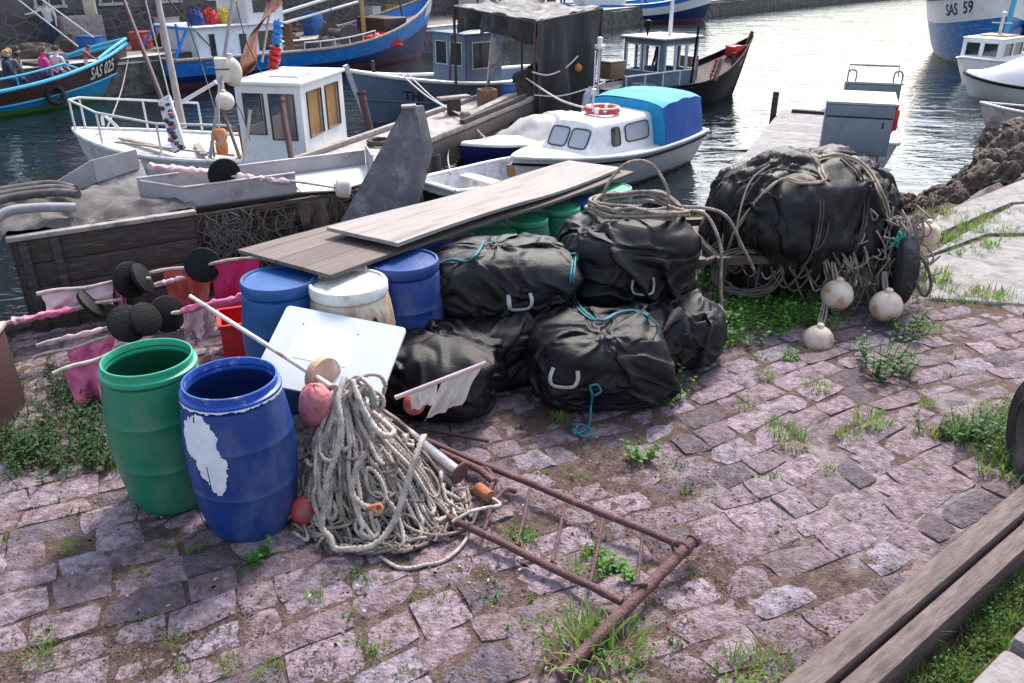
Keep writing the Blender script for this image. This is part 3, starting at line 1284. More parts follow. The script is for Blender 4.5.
for sx in (-1, 1):
    mb2 = MB(); mb2.lathe([(.001, .004), (.005, .003), (.006, 0)], 8, Matrix.Translation((wd*.42+sx*.155, .105, .0112)))
    mb2.build('pin', m_rust, nb_)
# ------------------------------------------------------------------ trailer with tarp covered nets
m_iron = mat('dark_iron', (.035, .03, .03), (.075, .045, .038), rough=.7, sc=14, bump=.3, bsc=80)
m_rubber = mat('black_rubber', (.010, .009, .010), (.018, .016, .016), rough=.75, sc=10, bump=.2, bsc=60, dirt=(.09, .08, .075), dsc=5, damt=.35)
m_buoy = mat('pale_buoy_plastic', (.62, .50, .42), (.52, .37, .27), rough=.5, sc=6, dirt=(.33, .17, .09), dsc=7, damt=.42)
m_net = mat('brown_net', (.11, .075, .055), (.05, .036, .03), rough=.95, sc=30)
m_net2 = mat('grey_net_cord', (.30, .25, .21), (.17, .14, .12), rough=.95, sc=30)
TC = Vector((2.36, 6.38, 0))
t = thing('hand_trailer', 'low iron trailer carrying nets under a black tarpaulin', 'trailer', TC, R(6))
mb = MB()
for y in (-.5, .5):
    mb.beam((-.85, y, .42), (.8, y, .42), .05, .06)
for x in (-.8, -.2, .4, .76):
    mb.beam((x, -.47, .40), (x, .47, .40), .045, .04)
mb.build('bed_frame', m_iron, t)
mb = MB(); mb.tube([(.25, -.72, .345), (.25, .72, .345)], .025, 10); mb.build('axle', m_iron, t)
for x, y in ((-.78, -.52), (-.5, -.5), (-.78, .5)):
    mb = MB(); mb.tube([(x, y, .42), (x-.02, y, .01)], .014, 8); mb.build('prop_leg', m_iron, t)
mb = MB(); mb.tube([(-.85, -.45, .42), (-.98, -.5, .40)], .028, 8); mb.tube([(-.98, -.5, .37), (-.98, -.5, .45)], .04, 10); mb.build('tow_bar', m_iron, t)


def wheel(parent, M, r, wid):
    mb = MB(M)
    prof = [(r*.62, -wid*.5), (r*.9, -wid*.56), (r*.985, -wid*.42), (r, -wid*.2), (r, wid*.2), (r*.985, wid*.42), (r*.9, wid*.56), (r*.62, wid*.5), (r*.58, 0), (r*.62, -wid*.5)]
    mb.lathe(prof, 44)
    w = mb.build('wheel', m_rubber, parent)
    mb = MB(M)
    mb.lathe([(.03, -wid*.3), (r*.2, -wid*.3), (r*.22, -wid*.15), (r*.5, -wid*.1), (r*.6, -wid*.45), (r*.64, -wid*.45), (r*.62, wid*.45), (r*.5, wid*.1), (.03, wid*.1)], 32)
    mb.build('rim', m_iron, w)
    return w


wheel(t, Matrix.Translation((.57, -.50, .36)) @ Matrix.Rotation(PI/2, 4, 'Y') @ Matrix.Rotation(R(8), 4, 'X'), .36, .14)
wheel(t, Matrix.Translation((.25, .72, .34)) @ Matrix.Rotation(PI/2, 4, 'X'), .34, .14)

# heap of net under the tarp
mb = MB()
rr = random.Random(9)
rows = []
for i in range(26):
    th = PI*(.04+.92*i/25)
    row = []
    for k in range(48):
        a = 2*PI*k/48
        d = Vector((math.sin(th)*math.cos(a), math.sin(th)*math.sin(a), math.cos(th)))
        n0 = (abs(d.x)**3+abs(d.y)**3+abs(d.z)**3)**(1/3)
        p = Vector((d.x*.60, d.y*.50, d.z*.27))/n0
        p *= 1+.16*noise.noise(d*4)+.08*noise.noise(d*11)
        p.z += .57
        row.append(p)
    rows.append(row)
mb.grid(rows, closed=True)
nh = mb.build('net_bundle', m_net)
nh.matrix_world = Matrix.Translation(TC)
tag(nh, 'bundle of brown fishing net piled on the low trailer', 'fishing net')
# hanging strands, loops and corks of the net at the front
lines, lines2 = [], []
for k in range(110):
    a = rr.uniform(-PI*.98, .25)
    if rr.random() < .7:
        a = rr.uniform(-1.45, -.25)
    d = Vector((math.cos(a), math.sin(a), 0))
    p = TC + Vector((d.x*.70, d.y*.60, .42+rr.uniform(-.1, .10)))
    ln = rr.uniform(.14, .36) if -1.6 < a < -.2 else rr.uniform(.08, .2)
    side = Vector((-d.y, d.x, 0))
    wv = rr.uniform(-.25, .25)
    q = [p, p+d*.06+side*wv*.2+Vector((0, 0, -ln*.4)), p+d*.05+side*wv*.6+Vector((0, 0, -ln)), p+d*.03+side*wv+Vector((0, 0, -ln*.55)), p-d*.03+side*wv*1.2+Vector((0, 0, .02))]
    (lines if rr.random() < .6 else lines2).append(cat(q, 5))
for k in range(9):      # coiled dark rope under the left front
    c = TC + Vector((-.52+rr.uniform(-.04, .04), -.55+rr.uniform(-.05, .03), .33+rr.uniform(-.03, .03)))
    lines.append(cat([c+Vector((.26*math.cos(q), .05*math.sin(q), .16*math.sin(q)*(.9+.2*rr.random()))) for q in np.linspace(0, 6.2, 12)], 5))
rope('net_fringe', lines, .0085, m_rope_d, nh, n=6).matrix_parent_inverse = nh.matrix_world.inverted()
rope('net_fringe', lines2, .0075, m_net2, nh, n=6).matrix_parent_inverse = nh.matrix_world.inverted()

# the tarp: creased cloth over the bundle, open below
VT, FT = tarp_bundle()
Vt = [tuple(v+Vector((0, 0, -.04))) for v in VT]
Ft = np.array(FT)
TM = Matrix.Translation(TC) @ Matrix.Rotation(R(4), 4, 'Z')
tp = np_mesh('tarpaulin', Vt, Ft, m_tarp)
tp.matrix_world = TM
tag(tp, 'creased black tarpaulin roped over the net bundle on the trailer', 'tarpaulin')
TT = [(BVHTree.FromPolygons(Vt, [tuple(f) for f in Ft]), TM)]
m_sand = mat('sandy_rope', (.38, .29, .20), (.25, .19, .14), rough=.85, sc=20)


def lash(label, pts, r=.0095, m_=m_sand, dbl=True, extra=()):
    a = over(TT, pts, r*1.1)
    L_ = [cat(a, 6)]
    if dbl:
        L_.append(cat([p+Vector((.022, .004, .01)) for p in a], 6))
    L_ += [cat(e, 8) for e in extra]
    tag(rope('lashing_rope', L_, r, m_), label, 'rope', 'ropes lashed over the trailer tarpaulin')


lash('double tan lashing arching over the tarpaulin to its right side', [(818, 159), (835, 157), (855, 163), (868, 175), (877, 192), (884, 208), (888, 225)])
lash('tan lashing from tarpaulin top down to the tow bar', [(822, 158), (819, 172), (822, 183), (800, 184), (780, 180), (765, 192), (748, 212), (735, 232), (728, 250), (722, 262)])
lash('dark lashing crossing the tarpaulin towards the left', [(818, 178), (795, 172), (772, 170), (755, 184), (745, 200)], .007, m_rope_d, False)
lash('dark lashing hanging down the middle of the tarpaulin', [(818, 180), (820, 205), (818, 225), (814, 245), (808, 258), (800, 268)], .007, m_rope_d, True)
lash('tan lashing over the left shoulder of the tarpaulin', [(770, 165), (752, 180), (742, 205), (738, 230), (742, 250)], .008, m_sand, False)
lash('dark lashing from the tarpaulin top down its right shoulder', [(840, 160), (858, 178), (864, 205), (860, 235), (852, 255)], .007, m_rope_d, True)
lash('thin dark cord looping low on the tarpaulin front', [(828, 222), (826, 235), (820, 247), (812, 252)], .006, m_rope_d, False)

# buoys hanging from the bundle
def float_buoy(label, p, r, tied=None, m_=m_buoy, group='pale ball floats at the trailer'):
    t = thing('ball_float', label, 'buoy', p, random.uniform(0, 6), group)
    mb = MB(); mb.ball((0, 0, 0), r, 14); b_ = mb.build('float_body', m_, t)
    mb = MB(); mb.lathe([(r*.22, r*.93), (r*.24, r*1.12), (r*.16, r*1.2), (.001, r*1.2)], 12); mb.build('eye_neck', m_, t)
    if tied is not None:
        q = Vector(p)
        ls = []
        for k in range(3):
            o_ = Vector((rnd.uniform(-.02, .02), rnd.uniform(-.02, .02), 0))
            ls.append(cat([q+Vector((0, 0, r*1.08))+o_*.4, q.lerp(Vector(tied), .5)+o_*1.5, Vector(tied)+o_], 8))
        a = rope('hanging_cord', ls, .008, m_net2, t)
        a.matrix_parent_inverse = Matrix.Translation(p).inverted() if False else t.matrix_basis.inverted()
    return t


def at(px, py, Y):
    return GY(px, py, Y)


bpy.context.view_layer.update()
float_buoy('pale ball float hanging from the trailer front, left of two neighbours', at(837, 295, 5.62), .118, at(832, 262, 5.75))
float_buoy('pale ball float hanging right at the trailer front, in front of another', at(886, 306, 5.52), .118, at(884, 272, 5.7))
float_buoy('pale ball float half hidden behind the right hanging one', at(896, 297, 5.8), .112, at(888, 268, 5.85))
float_buoy('rust flecked ball float resting on the cobbles before the trailer', at(818, 340, 5.2), .108, at(826, 300, 5.62))
float_buoy('dull ball float high at the trailer wheel side, under the tarpaulin hem', at(927, 234, 6.2), .10, at(918, 215, 6.3))

# tangle of cords at the right front
lines = []
for k in range(70):
    p = at(rr.uniform(862, 925), rr.uniform(205, 275), rr.uniform(5.75, 6.0))
    q = p+Vector((rr.uniform(-.1, .1), rr.uniform(-.06, .04), rr.uniform(-.28, -.05)))
    lines.append(cat([p, (p+q)/2+Vector((rr.uniform(-.08, .08), rr.uniform(-.08, 0), 0)), q, q+Vector((rr.uniform(-.1, .1), -.02, rr.uniform(.02, .15)))], 5))
tag(rope('cord_tangle', lines, .0075, m_rope, n=6), 'tangle of tan cords and loops spilling from under the tarpaulin by the wheel', 'rope')
lines = []
for k in range(16):
    p = at(rr.uniform(893, 908), rr.uniform(232, 250), 5.75)
    lines.append(cat([p, p+Vector((rr.uniform(-.06, .06), -.03, rr.uniform(-.08, .05))), p+Vector((rr.uniform(-.08, .08), -.02, rr.uniform(-.12, -.02)))], 5))
tag(rope('tie_rope', lines, .008, mat('green_cord', (.02, .30, .24), (.02, .2, .17), rough=.8, sc=20), n=6), 'knot of sea green cord at the tarpaulin edge above the wheel', 'rope')
lines = [cat([at(913, 250, 5.7), at(925, 262, 5.6), at(931, 285, 5.55), at(924, 296, 5.55), at(915, 280, 5.6), at(910, 262, 5.7)], 8)]
tag(rope('tie_rope', lines, .012, m_rope_d), 'dark rope loop dangling beside the trailer wheel', 'rope')
lines = [cat([at(722, 265, 6.05), at(700, 262, 6.2), at(672, 262, 6.3), at(655, 252, 5.9)], 10), cat([at(722, 268, 6.0), at(700, 285, 6.1)+Vector((0, 0, -.1)), G(690, 305)+Vector((0, 0, .03)), G(680, 292)+Vector((0, 0, .03))], 10)]
tag(rope('mooring_rope', lines, .010, m_rope_d), 'dark rope running from the tow bar towards the bags', 'rope')

# ------------------------------------------------------------------ rusty ladder frame
t = thing('ladder_frame', 'rusty iron ladder frame lying on the cobbles', 'ladder', (0, 0, 0))
a0, a1 = G(404, 432, .07), G(690, 549, .10)
b0, b1 = G(408, 497, .05), G(622, 602, .065)
for p, q in ((a0, a1), (b0, b1)):
    mb = MB(); mb.tube([p.lerp(q, i/8)+Vector((0, 0, .004*math.sin(i*2))) for i in range(9)], .0185, 12); mb.build('side_rail', m_rust, t)
e0, e1 = G(689, 545, .11), G(560, 676, .04)
mb = MB(); mb.tube([e0+(e0-e1).normalized()*.05, e0.lerp(e1, .5), e1], .0255, 14); mb.tube([e0+(e0-e1).normalized()*.052, e0+(e0-e1).normalized()*.03], .033, 14); mb.build('end_bar', m_rust, t)
for (x0, y0), (x1, y1) in (((497.4, 475), (484.4, 530)), ((529.6, 489), (516.7, 545)), ((564.8, 503), (551.9, 562)), ((602.6, 519), (590, 582)), ((642.6, 535), (633, 603))):
    p = G(x0, y0, .085); q = G(x1, y1, .055)
    mb = MB(); mb.tube([p, p.lerp(q, .5)+Vector((.004, .0, -.006)), q], .0085, 8); mb.build('rung', m_rust, t)
mb = MB()
c = e0.lerp(e1, .08)
mb.tube([c+Vector((.035*math.cos(q), -.02*math.cos(q), .03+.035*math.sin(q))) for q in np.linspace(0, 6.28, 14)], .008, 6)
c = e0.lerp(e1, .40)
mb.tube([c+Vector((-.05, .01, .03)), c+Vector((.02, .01, .035))], .010, 6)
mb.build('lug', m_rust, t)

# old iron anchor bits and pipes in the heap
t = thing('scrap_anchor', 'rusty folding anchor lying under the end of the rope heap', 'anchor')
mb = MB()
mb.tube([G(440, 452, .10), G(480, 470, .10), G(494, 482, .10)], .020, 10); mb.build('shank', m_rust, t)
mb = MB(); mb.tube(cat([G(472, 500, .04), G(486, 494, .08), G(493, 481, .10), G(488, 470, .09), G(478, 468, .07)], 6), .012, 8); mb.build('fluke', m_rust, t)
mb = MB(); mb.tube(cat([G(462, 515, .03), G(490, 505, .05), G(505, 490, .07), G(515, 492, .03)], 6), .012, 8); mb.build('fluke', m_rust, t)
mb = MB(); mb.tube([G(478, 488, .10), G(490, 497, .10)], .032, 10); mb.build('hub', mat('orange_rust', (.36, .11, .045), (.19, .07, .04), rough=.85, sc=25, bump=.5, bsc=70), t)
tag(MB().tube([G(420, 428, .05), G(462, 436, .05), G(489, 441, .04)], .012, 8).build('iron_rod', m_iron), 'dark iron rod lying on stones between the bags and ladder', 'rod')

# ------------------------------------------------------------------ dan buoys: pole, floats, flag
m_pole = mat('bamboo_pole', (.50, .42, .38), (.34, .26, .23), rough=.7, sc=14, stretch=(1, 1, 1), dirt=(.2, .14, .12), dsc=10, damt=.4)
m_pole_w = mat('white_pole', (.66, .61, .58), (.5, .44, .42), rough=.55, sc=12, dirt=(.3, .2, .17), dsc=9, damt=.4)
m_pink = mat('pink_flag_cloth', (.62, .16, .28), (.48, .08, .19), rough=.9, sc=8, dirt=(.60, .36, .42), dsc=5, damt=.32)
m_pale_pink = mat('faded_flag_cloth', (.62, .44, .45), (.50, .32, .34), rough=.9, sc=7)
m_magenta = mat('magenta_flag_cloth', (.50, .018, .12), (.38, .012, .09), rough=.85, sc=6)
m_redcl = mat('red_flag_cloth', (.50, .10, .075), (.34, .06, .05), rough=.85, sc=7)
m_disc = mat('black_foam', (.005, .005, .006), (.009, .009, .010), rough=.6, sc=12, bump=.2, bsc=60, spec=.2)
m_whitecloth = mat('white_cloth', (.62, .54, .50), (.48, .40, .37), rough=.9, sc=9)


def disc_mb(c, axis, r, th=.026, dome=.014):
    M = Matrix.Translation(c) @ align(axis)
    mb = MB()
    mb.lathe([(.001, -th/2-dome), (r*.35, -th/2-dome*.9), (r*.75, -th/2-dome*.45), (r*.97, -th/2), (r, -th*.2), (r, th*.2), (r*.97, th/2), (r*.75, th/2+dome*.45), (r*.35, th/2+dome*.9), (.001, th/2+dome)], 30, M)
    return mb


def cloth_strip(a, b, drop, amp, seed, nu=22, nv=9, lean=Vector((0, -.15, 0)), taper=0.):
    """flag hanging from the line a-b"""
    a, b = Vector(a), Vector(b)
    rows = []
    x = (b-a).normalized()
    y = Vector((0, 0, 1)).cross(x).normalized()
    for j in range(nv+1):
        v = j/nv
        row = []
        for i in range(nu+1):
            u = i/nu
            dr = drop*(1-taper*u)*(1+.16*noise.noise((u*4, seed, 0)))
            w_ = amp*1.7*(.15+v)*(math.sin(u*11+seed+v*2+2*noise.noise((u*3, v*2, seed+3)))*.6+noise.noise((u*6, v*3, seed))+.5*noise.noise((u*14, v*9, seed)))
            p = a.lerp(b, u*(1-.12*v)) + Vector((0, 0, -dr*v)) + y*w_ + lean*(v*dr)
            row.append(p)
        rows.append(row)
    mb = MB(); mb.grid(rows)
    return mb


def wound(a, b, r, seed, wob=.10):
    """cloth rolled round the pole between a and b"""
    a, b = Vector(a), Vector(b)
    n = 34
    pts = [a.lerp(b, i/n) for i in range(n+1)]
    mb = MB()
    rs = [r*(.75+wob*math.sin(i*.9+seed)+.35*noise.noise((i*.35, seed, 0)))*(.55 if i in (0, n) else 1) for i in range(n+1)]
    mb.tube(pts, rs, 10)
    for k, v in enumerate(mb.v):
        q = Vector(v)
        mb.v[k] = tuple(q+noise.noise_vector(q*22)*r*.45)
    return mb


def dan_buoy(label, a, b, discs=(), rolls=(), flags=(), m_=None, r=.013, grp='marker buoys with flags lying by the plank wall', dr=.125):
    t = thing('marker_buoy', label, 'marker buoy', group=grp)
    a, b = Vector(a), Vector(b)
    mb = MB(); mb.tube([a.lerp(b, i/10)+Vector((0, 0, .008*math.sin(i*1.1))) for i in range(11)], [r*(1.1-.25*i/10) for i in range(11)], 10)
    mb.build('pole', m_ or m_pole, t)
    for f, rad, tilt in discs:
        ax = (b-a).normalized()*.75 + Vector(tilt)*1.25 + Vector((0, -.35, .12))
        disc_mb(a.lerp(b, f), ax, rad*.86).build('foam_disc', m_disc, t)
    for f0, f1, rr_, mm, sd_ in rolls:
        wound(a.lerp(b, f0), a.lerp(b, f1), rr_, sd_).build('rolled_flag', mm, t)
    for f0, f1, dp, am, mm, sd_, ln in flags:
        cloth_strip(a.lerp(b, f0)+Vector((0, 0, -.008)), a.lerp(b, f1)+Vector((0, 0, -.008)), dp, am, sd_, lean=Vector(ln)).build('flag', mm, t)
    return t


dan_buoy('marker buoy with rolled pink flag lying by the rust red box', GY(4, 324, 4.85), GY(122, 298, 5.15), [(.74, .14, (0, .2, .3))], [(.06, .6, .030, m_pink, 1)])
dan_buoy('marker buoy with pale flag draped below its white pole', GY(37, 294, 5.05), GY(150, 277, 5.25), [(.82, .15, (.2, -.3, .1)), (.93, .13, (.5, .2, .3))], [], [(.03, .66, .14, .03, m_pale_pink, 2, (.3, -.25, 0)), (.68, .76, .3, .02, m_pink, 5, (0, -.1, 0))])
dan_buoy('marker buoy with pink rolled flag, its black disc before the pink cloth', GY(37, 346, 4.55), GY(150, 318, 4.72), [(.80, .145, (.0, -.4, .3)), (.96, .13, (.4, -.3, .3))], [(.05, .68, .022, m_pale_pink, 3)])
dan_buoy('thin bare marker pole with a scrap of pink cloth under it', GY(33, 358, 4.5), GY(128, 332, 4.66), [], [], [(.35, .85, .12, .03, m_pink, 8, (.1, -.3, 0))], r=.010)
dan_buoy('marker pole stub by the green barrel with a pink flag hanging to the weeds', GY(53, 374, 4.25), GY(150, 340, 4.55), [], [], [(.1, .75, .30, .06, m_pink, 4, (.2, -.1, 0))], r=.014)
dan_buoy('marker buoy with red and magenta flags hanging from its pole', GY(150, 273, 5.55), GY(262, 256, 5.60), [(.47, .15, (-.3, -.5, .1))], [], [(.12, .54, .30, .035, m_redcl, 6, (0, -.12, 0)), (.54, .98, .34, .03, m_magenta, 7, (0, -.1, 0))])
dan_buoy('marker buoy with rolled magenta flag and black disc behind the open barrels', GY(132, 322, 4.85), GY(256, 294, 5.0), [(.28, .145, (.3, -.5, .2))], [(.40, .95, .032, m_magenta if False else m_pink, 9)], [(.4, .66, .2, .03, m_pale_pink, 3, (0, -.1, 0))])
dan_buoy('plain marker buoy with a black disc leaning on the plank wall', GY(98, 301, 5.3), GY(185, 277, 5.45), [(.3, .12, (.3, -.4, .3))], [(.62, .98, .022, m_pale_pink, 2)])
# one across the steel trough
dan_buoy('marker buoy laid across the steel trough, pink rags both sides of its disc', GY(148, 166, 6.2), GY(345, 188, 6.75), [(.365, .155, (-.1, -.5, 0))], [(.0, .30, .034, m_pale_pink, 5), (.42, .70, .030, m_pale_pink, 6)], [], grp='marker buoys at the trough', r=.012)
ft = thing('ball_float', 'white foam float at the end of the pole by the grey plate', 'buoy', GY(343, 188, 6.78))
disc_mb((0, 0, 0), (1, .2, -.1), .085, .10, .02).build('float_body', m_whitecloth, ft)
disc_mb((-.065, -.013, .006), (1, .2, -.1), .03, .02, .005).build('end_washer', m_disc, ft)

# the pale buoy with foam disc lying across the rope heap
t = thing('marker_buoy', 'white marker buoy with a tan foam disc, lying against the notice panel', 'marker buoy')
a, b = GY(190, 296, 4.15), GY(340, 392, 3.5)
mb = MB(); mb.tube([a.lerp(b, i/12) for i in range(13)], [.011+.003*i/12 for i in range(13)], 10); mb.build('pole', m_pole_w, t)
c = GY(323, 376, 3.66)
m_foam = mat('tan_foam', (.50, .34, .24), (.36, .22, .15), rough=.8, sc=9, bump=.3, bsc=50, dirt=(.6, .5, .42), dsc=6, damt=.4)
disc_mb(c, (b-a).normalized()+Vector((.35, -.25, .25)), .105, .05, .005).build('foam_disc', m_foam, t)
# second pole: flag end right, white tube and flange
t = thing('marker_buoy', 'marker pole with a torn white flag sticking out of the rope heap', 'marker buoy')
a, b = GY(395, 398, 3.62), GY(486, 363, 3.75)
mb = MB(); mb.tube([a, b], .0125, 10); mb.build('pole', mat('pinkish_pole', (.55, .40, .42), (.4, .27, .29), rough=.6, sc=10), t)
mb = cloth_strip(a.lerp(b, .52), a.lerp(b, .97), .24, .016, 4, lean=Vector((-.45, -.1, 0)), taper=.1); mb.build('flag', m_whitecloth, t)
mb = cloth_strip(a.lerp(b, .16), a.lerp(b, .46), .10, .012, 6, lean=Vector((.1, -.2, 0))); mb.build('flag', m_whitecloth, t)
t = thing('marker_buoy', 'white tube marker with a rusty flange, pointing at the ladder', 'marker buoy')
a, b = GY(392, 420, 3.62), G(460, 473, .14)
mb = MB(); mb.tube([a, b], .026, 14); mb.build('pole', m_pole_w, t)
disc_mb(b, (b-a).normalized()+Vector((.1, -.2, .2)), .062, .012, .003).build('flange', m_rust, t)
m_redfl = mat('red_float_plastic', (.42, .065, .055), (.28, .045, .05), rough=.5, sc=7, dirt=(.16, .05, .05), dsc=9, damt=.4)
m_pinkfl = mat('faded_red_float', (.42, .085, .10), (.50, .20, .21), rough=.6, sc=9, bump=.35, bsc=40, dirt=(.22, .07, .07), dsc=8, damt=.4)
t = thing('ball_float', 'small red ball float on the stones beside the blue barrel', 'buoy', G(308, 524)+Vector((0, 0, .085)))
mb = MB(); mb.ball((0, 0, 0), .077, 14); mb.build('float_body', m_redfl, t)
mb = MB(); mb.tube([(-.066, -.02, -.01), (-.10, -.035, -.022)], .017, 8); mb.build('eye_neck', m_redfl, t)
t = thing('ball_float', 'crumpled faded red float on the rope heap below the foam disc', 'buoy', GY(316, 405, 3.42))
mb = MB()
rows = []
for i in range(17):
    th = PI*i/16
    rows.append([Vector((.085*math.sin(th)*math.cos(a)*(1+.12*noise.noise((a, th*2, 1))), .085*math.sin(th)*math.sin(a), .115*math.cos(th)))*(1+.1*noise.noise((math.cos(a)*2, math.sin(a)*2, th*2))) for a in np.linspace(0, 2*PI, 24, endpoint=False)])
mb.grid(rows, closed=True); mb.build('float_body', m_pinkfl, t)
t = thing('ball_float', 'red float peeping out behind the white flagged pole', 'buoy', GY(414, 404, 3.7))
mb = MB(); mb.ball((0, 0, 0), .06, 12); mb.build('float_body', m_redfl, t)

# ------------------------------------------------------------------ the heap of rope
m_rope_b = mat('dirty_brown_rope', (.22, .17, .145), (.11, .085, .075), rough=.9, sc=18)
rr = random.Random(12)
AP = GY(346, 392, 3.48)
BC = Vector((-.66, 3.30, 0))


def heap_pt(a, s, lift=0.):
    """a bearing, s 0 apex .. 1 foot"""
    s = max(0., s)
    Rb = .385*(1-.03*math.cos(a))
    foot = BC+Vector((math.cos(a)*Rb, math.sin(a)*Rb*.85, .015))
    p = AP.lerp(foot, s)
    p.z = AP.z*(1-s**.72)+.02
    out = Vector((math.cos(a), math.sin(a), .5)).normalized()
    b = .055*math.sin(min(1, s*1.2)*PI)
    return p+out*(b+lift)


thin, dark_, thick = [], [], []


def loop(a, lift, wid, s0, s1, n=15, wig=.09, seed=0):
    pts = []
    for i in range(n):
        u = i/(n-1)
        s = s0+(s1-s0)*math.sin(u*PI)**.75
        w1 = noise.noise((seed*1.7, u*3.1, .5))
        w2 = noise.noise((seed*2.3, u*6.5, 7.5))
        aa = a+wid*(u-.5)*2*(.25+s) + wig*(w1*2.2+w2)
        pts.append(heap_pt(aa, min(1.12, s+.07*w2), lift+.03*noise.noise((seed*3.1, u*5, 3))))
    return cat(pts, 5)


for k in range(125):
    a = rr.uniform(-PI, PI) if rr.random() < .25 else rr.uniform(-2.95, .3)
    l = loop(a, rr.uniform(-.03, .045), rr.uniform(.03, .5), rr.uniform(.0, .45), rr.uniform(.55, 1.1), wig=rr.uniform(.06, .26), seed=k)
    (dark_ if rr.random() < .45 else thin).append(l)
for k in range(30):        # ropes lying out on the stones
    a = rr.uniform(-3.0, .2)
    pts = []
    w0, w1 = rr.uniform(.86, 1.12), rr.uniform(.9, 1.2)
    for i in range(10):
        u = i/9
        aa = a+u*rr.uniform(.2, .8)
        p = heap_pt(aa, w0+(w1-w0)*u+.06*math.sin(u*7+k), 0)
        p.z = rr.uniform(.022, .06)
        pts.append(p)
    (dark_ if rr.random() < .5 else thin).append(cat(pts, 6))
for k in range(13):
    a = rr.uniform(-2.6, -.3)
    thick.append(loop(a, rr.uniform(.03, .065), rr.uniform(.03, .3), .0, rr.uniform(.3, .95), wig=rr.uniform(.05, .18), seed=200+k))
for k in range(34):        # slack coils lying on the heap
    a = rr.uniform(-2.9, .1); s_ = rr.uniform(.25, .95); ra = rr.uniform(.04, .11); rb0 = ra*rr.uniform(.6, 1.5); ph = rr.uniform(0, 6)
    pts = []
    for i in range(12):
        q = ph+(5.4 if k % 2 else 7.5)*i/11
        pts.append(heap_pt(a+ra*1.9*math.cos(q)/(.35+s_), min(1.1, s_+rb0*1.5*math.sin(q)), .03+rr.uniform(0, .03)))
    (thick if k % 3 == 0 else thin if k % 3 == 1 else dark_).append(cat(pts, 5))
for k in range(14):        # coils round the top
    c = AP+Vector((rr.uniform(-.05, .13), rr.uniform(-.06, .04), rr.uniform(-.10, .03)))
    ax = rr.uniform(0, PI)
    ra = rr.uniform(.06, .12)
    thick.append(cat([c+Vector((ra*math.cos(q)*math.cos(ax)*1.1, ra*math.cos(q)*math.sin(ax)-.01, ra*.95*math.sin(q))) for q in np.linspace(0, 6.2, 10)], 5))


def vis(px, py, Y):
    return GY(px, py, Y)


t = thing('rope_heap', 'great tangled heap of old tan rope beside the blue barrel', 'rope')
rope('thin_rope', thin, .0075, m_rope, t, n=9, lobe=.30, pitch=.05)
rope('thin_rope', dark_, .0075, m_rope_b, t, n=9, lobe=.30, pitch=.05)
rope('thick_rope', thick, .0100, m_rope_w, t, n=12, lobe=.34, pitch=.06)
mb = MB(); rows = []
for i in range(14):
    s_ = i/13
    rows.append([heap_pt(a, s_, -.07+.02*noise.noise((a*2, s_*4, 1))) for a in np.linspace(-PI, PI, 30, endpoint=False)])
mb.grid(rows, closed=True); mb.build('gap_shade_core', m_rope_d, t)  # dark core added so the gaps between the ropes look shaded
fore = [cat([vis(345, 378, 3.3), vis(338, 400, 3.2), vis(341, 425, 3.13), vis(336, 455, 3.07), vis(327, 480, 3.03), vis(324, 510, 2.98), vis(322, 528, 2.95), vis(330, 537, 2.93), vis(334, 548, 2.9), vis(350, 549, 2.9), vis(374, 545, 2.92), vis(392, 525, 2.98), vis(402, 500, 3.04), vis(411, 470, 3.12), vis(420, 445, 3.22), vis(424, 436, 3.3)], 8),
        cat([vis(352, 380, 3.3), vis(360, 402, 3.22), vis(372, 425, 3.18), vis(386, 436, 3.16), vis(394, 432, 3.2), vis(386, 424, 3.25), vis(372, 412, 3.28)], 8),
        cat([vis(366, 452, 3.1), vis(356, 470, 3.06), vis(352, 492, 3.02), vis(362, 505, 3.0), vis(376, 508, 3.0)], 8)]
# keep them above the stones
fore = [[Vector((p.x, p.y, max(p.z, .03))) for p in l] for l in fore]
rope('thick_rope', fore, .0135, m_rope_w, t, n=12, lobe=.36, pitch=.066)
cord = [cat([vis(300, 480, 3.05), vis(296, 455, 3.1), vis(310, 440, 3.2), vis(316, 455, 3.15)], 8)]
m_orange = mat('orange_cord', (.55, .2, .04), (.4, .13, .03), rough=.7, sc=20)
k0 = vis(376, 512, 2.98)
tag(rope('tie_rope', [cat([k0+Vector((.03*math.cos(q), .01*math.sin(q*2), .018*math.sin(q)+.02)) for q in np.linspace(0, 9, 14)], 4)], .007, m_orange), 'bit of orange cord knotted on the rope heap', 'rope')
tl = [cat([G(380, 556, .015), G(400, 568, .015), G(425, 565, .015), G(445, 560, .015), G(462, 545, .02), G(468, 530, .03), G(455, 515, .05), G(452, 492, .08), G(466, 488, .1)], 8),
      cat([G(452, 522, .1), G(470, 512, .12), G(485, 508, .11), G(500, 505, .09), G(492, 498, .09)], 8)]
rope('loose_end', tl, .0085, m_rope_w, t, n=7)

# red crate behind
t = thing('fish_crate', 'bright red plastic crate half hidden behind the open barrels', 'crate', G(250, 357)+Vector((0, .1, 0)), R(20))
m_crate = mat('red_plastic', (.50, .012, .014), (.36, .01, .012), rough=.45, sc=6)
mb = MB()
for s_ in (-1, 1):
    mb.box((s_*.19, 0, .14), (.012, .30, .26)); mb.box((0, s_*.15, .14), (.38, .012, .26))
mb.box((0, 0, .014), (.37, .29, .012)); mb.build('crate_body', m_crate, t)
mb = MB()
for s_ in (-1, 1):
    mb.beam((-.21, s_*.155, .275), (.21, s_*.155, .275), .022, .022); mb.beam((s_*.2, -.14, .2755), (s_*.2, .14, .2755), .022, .0215)
mb.build('rim', m_crate, t)
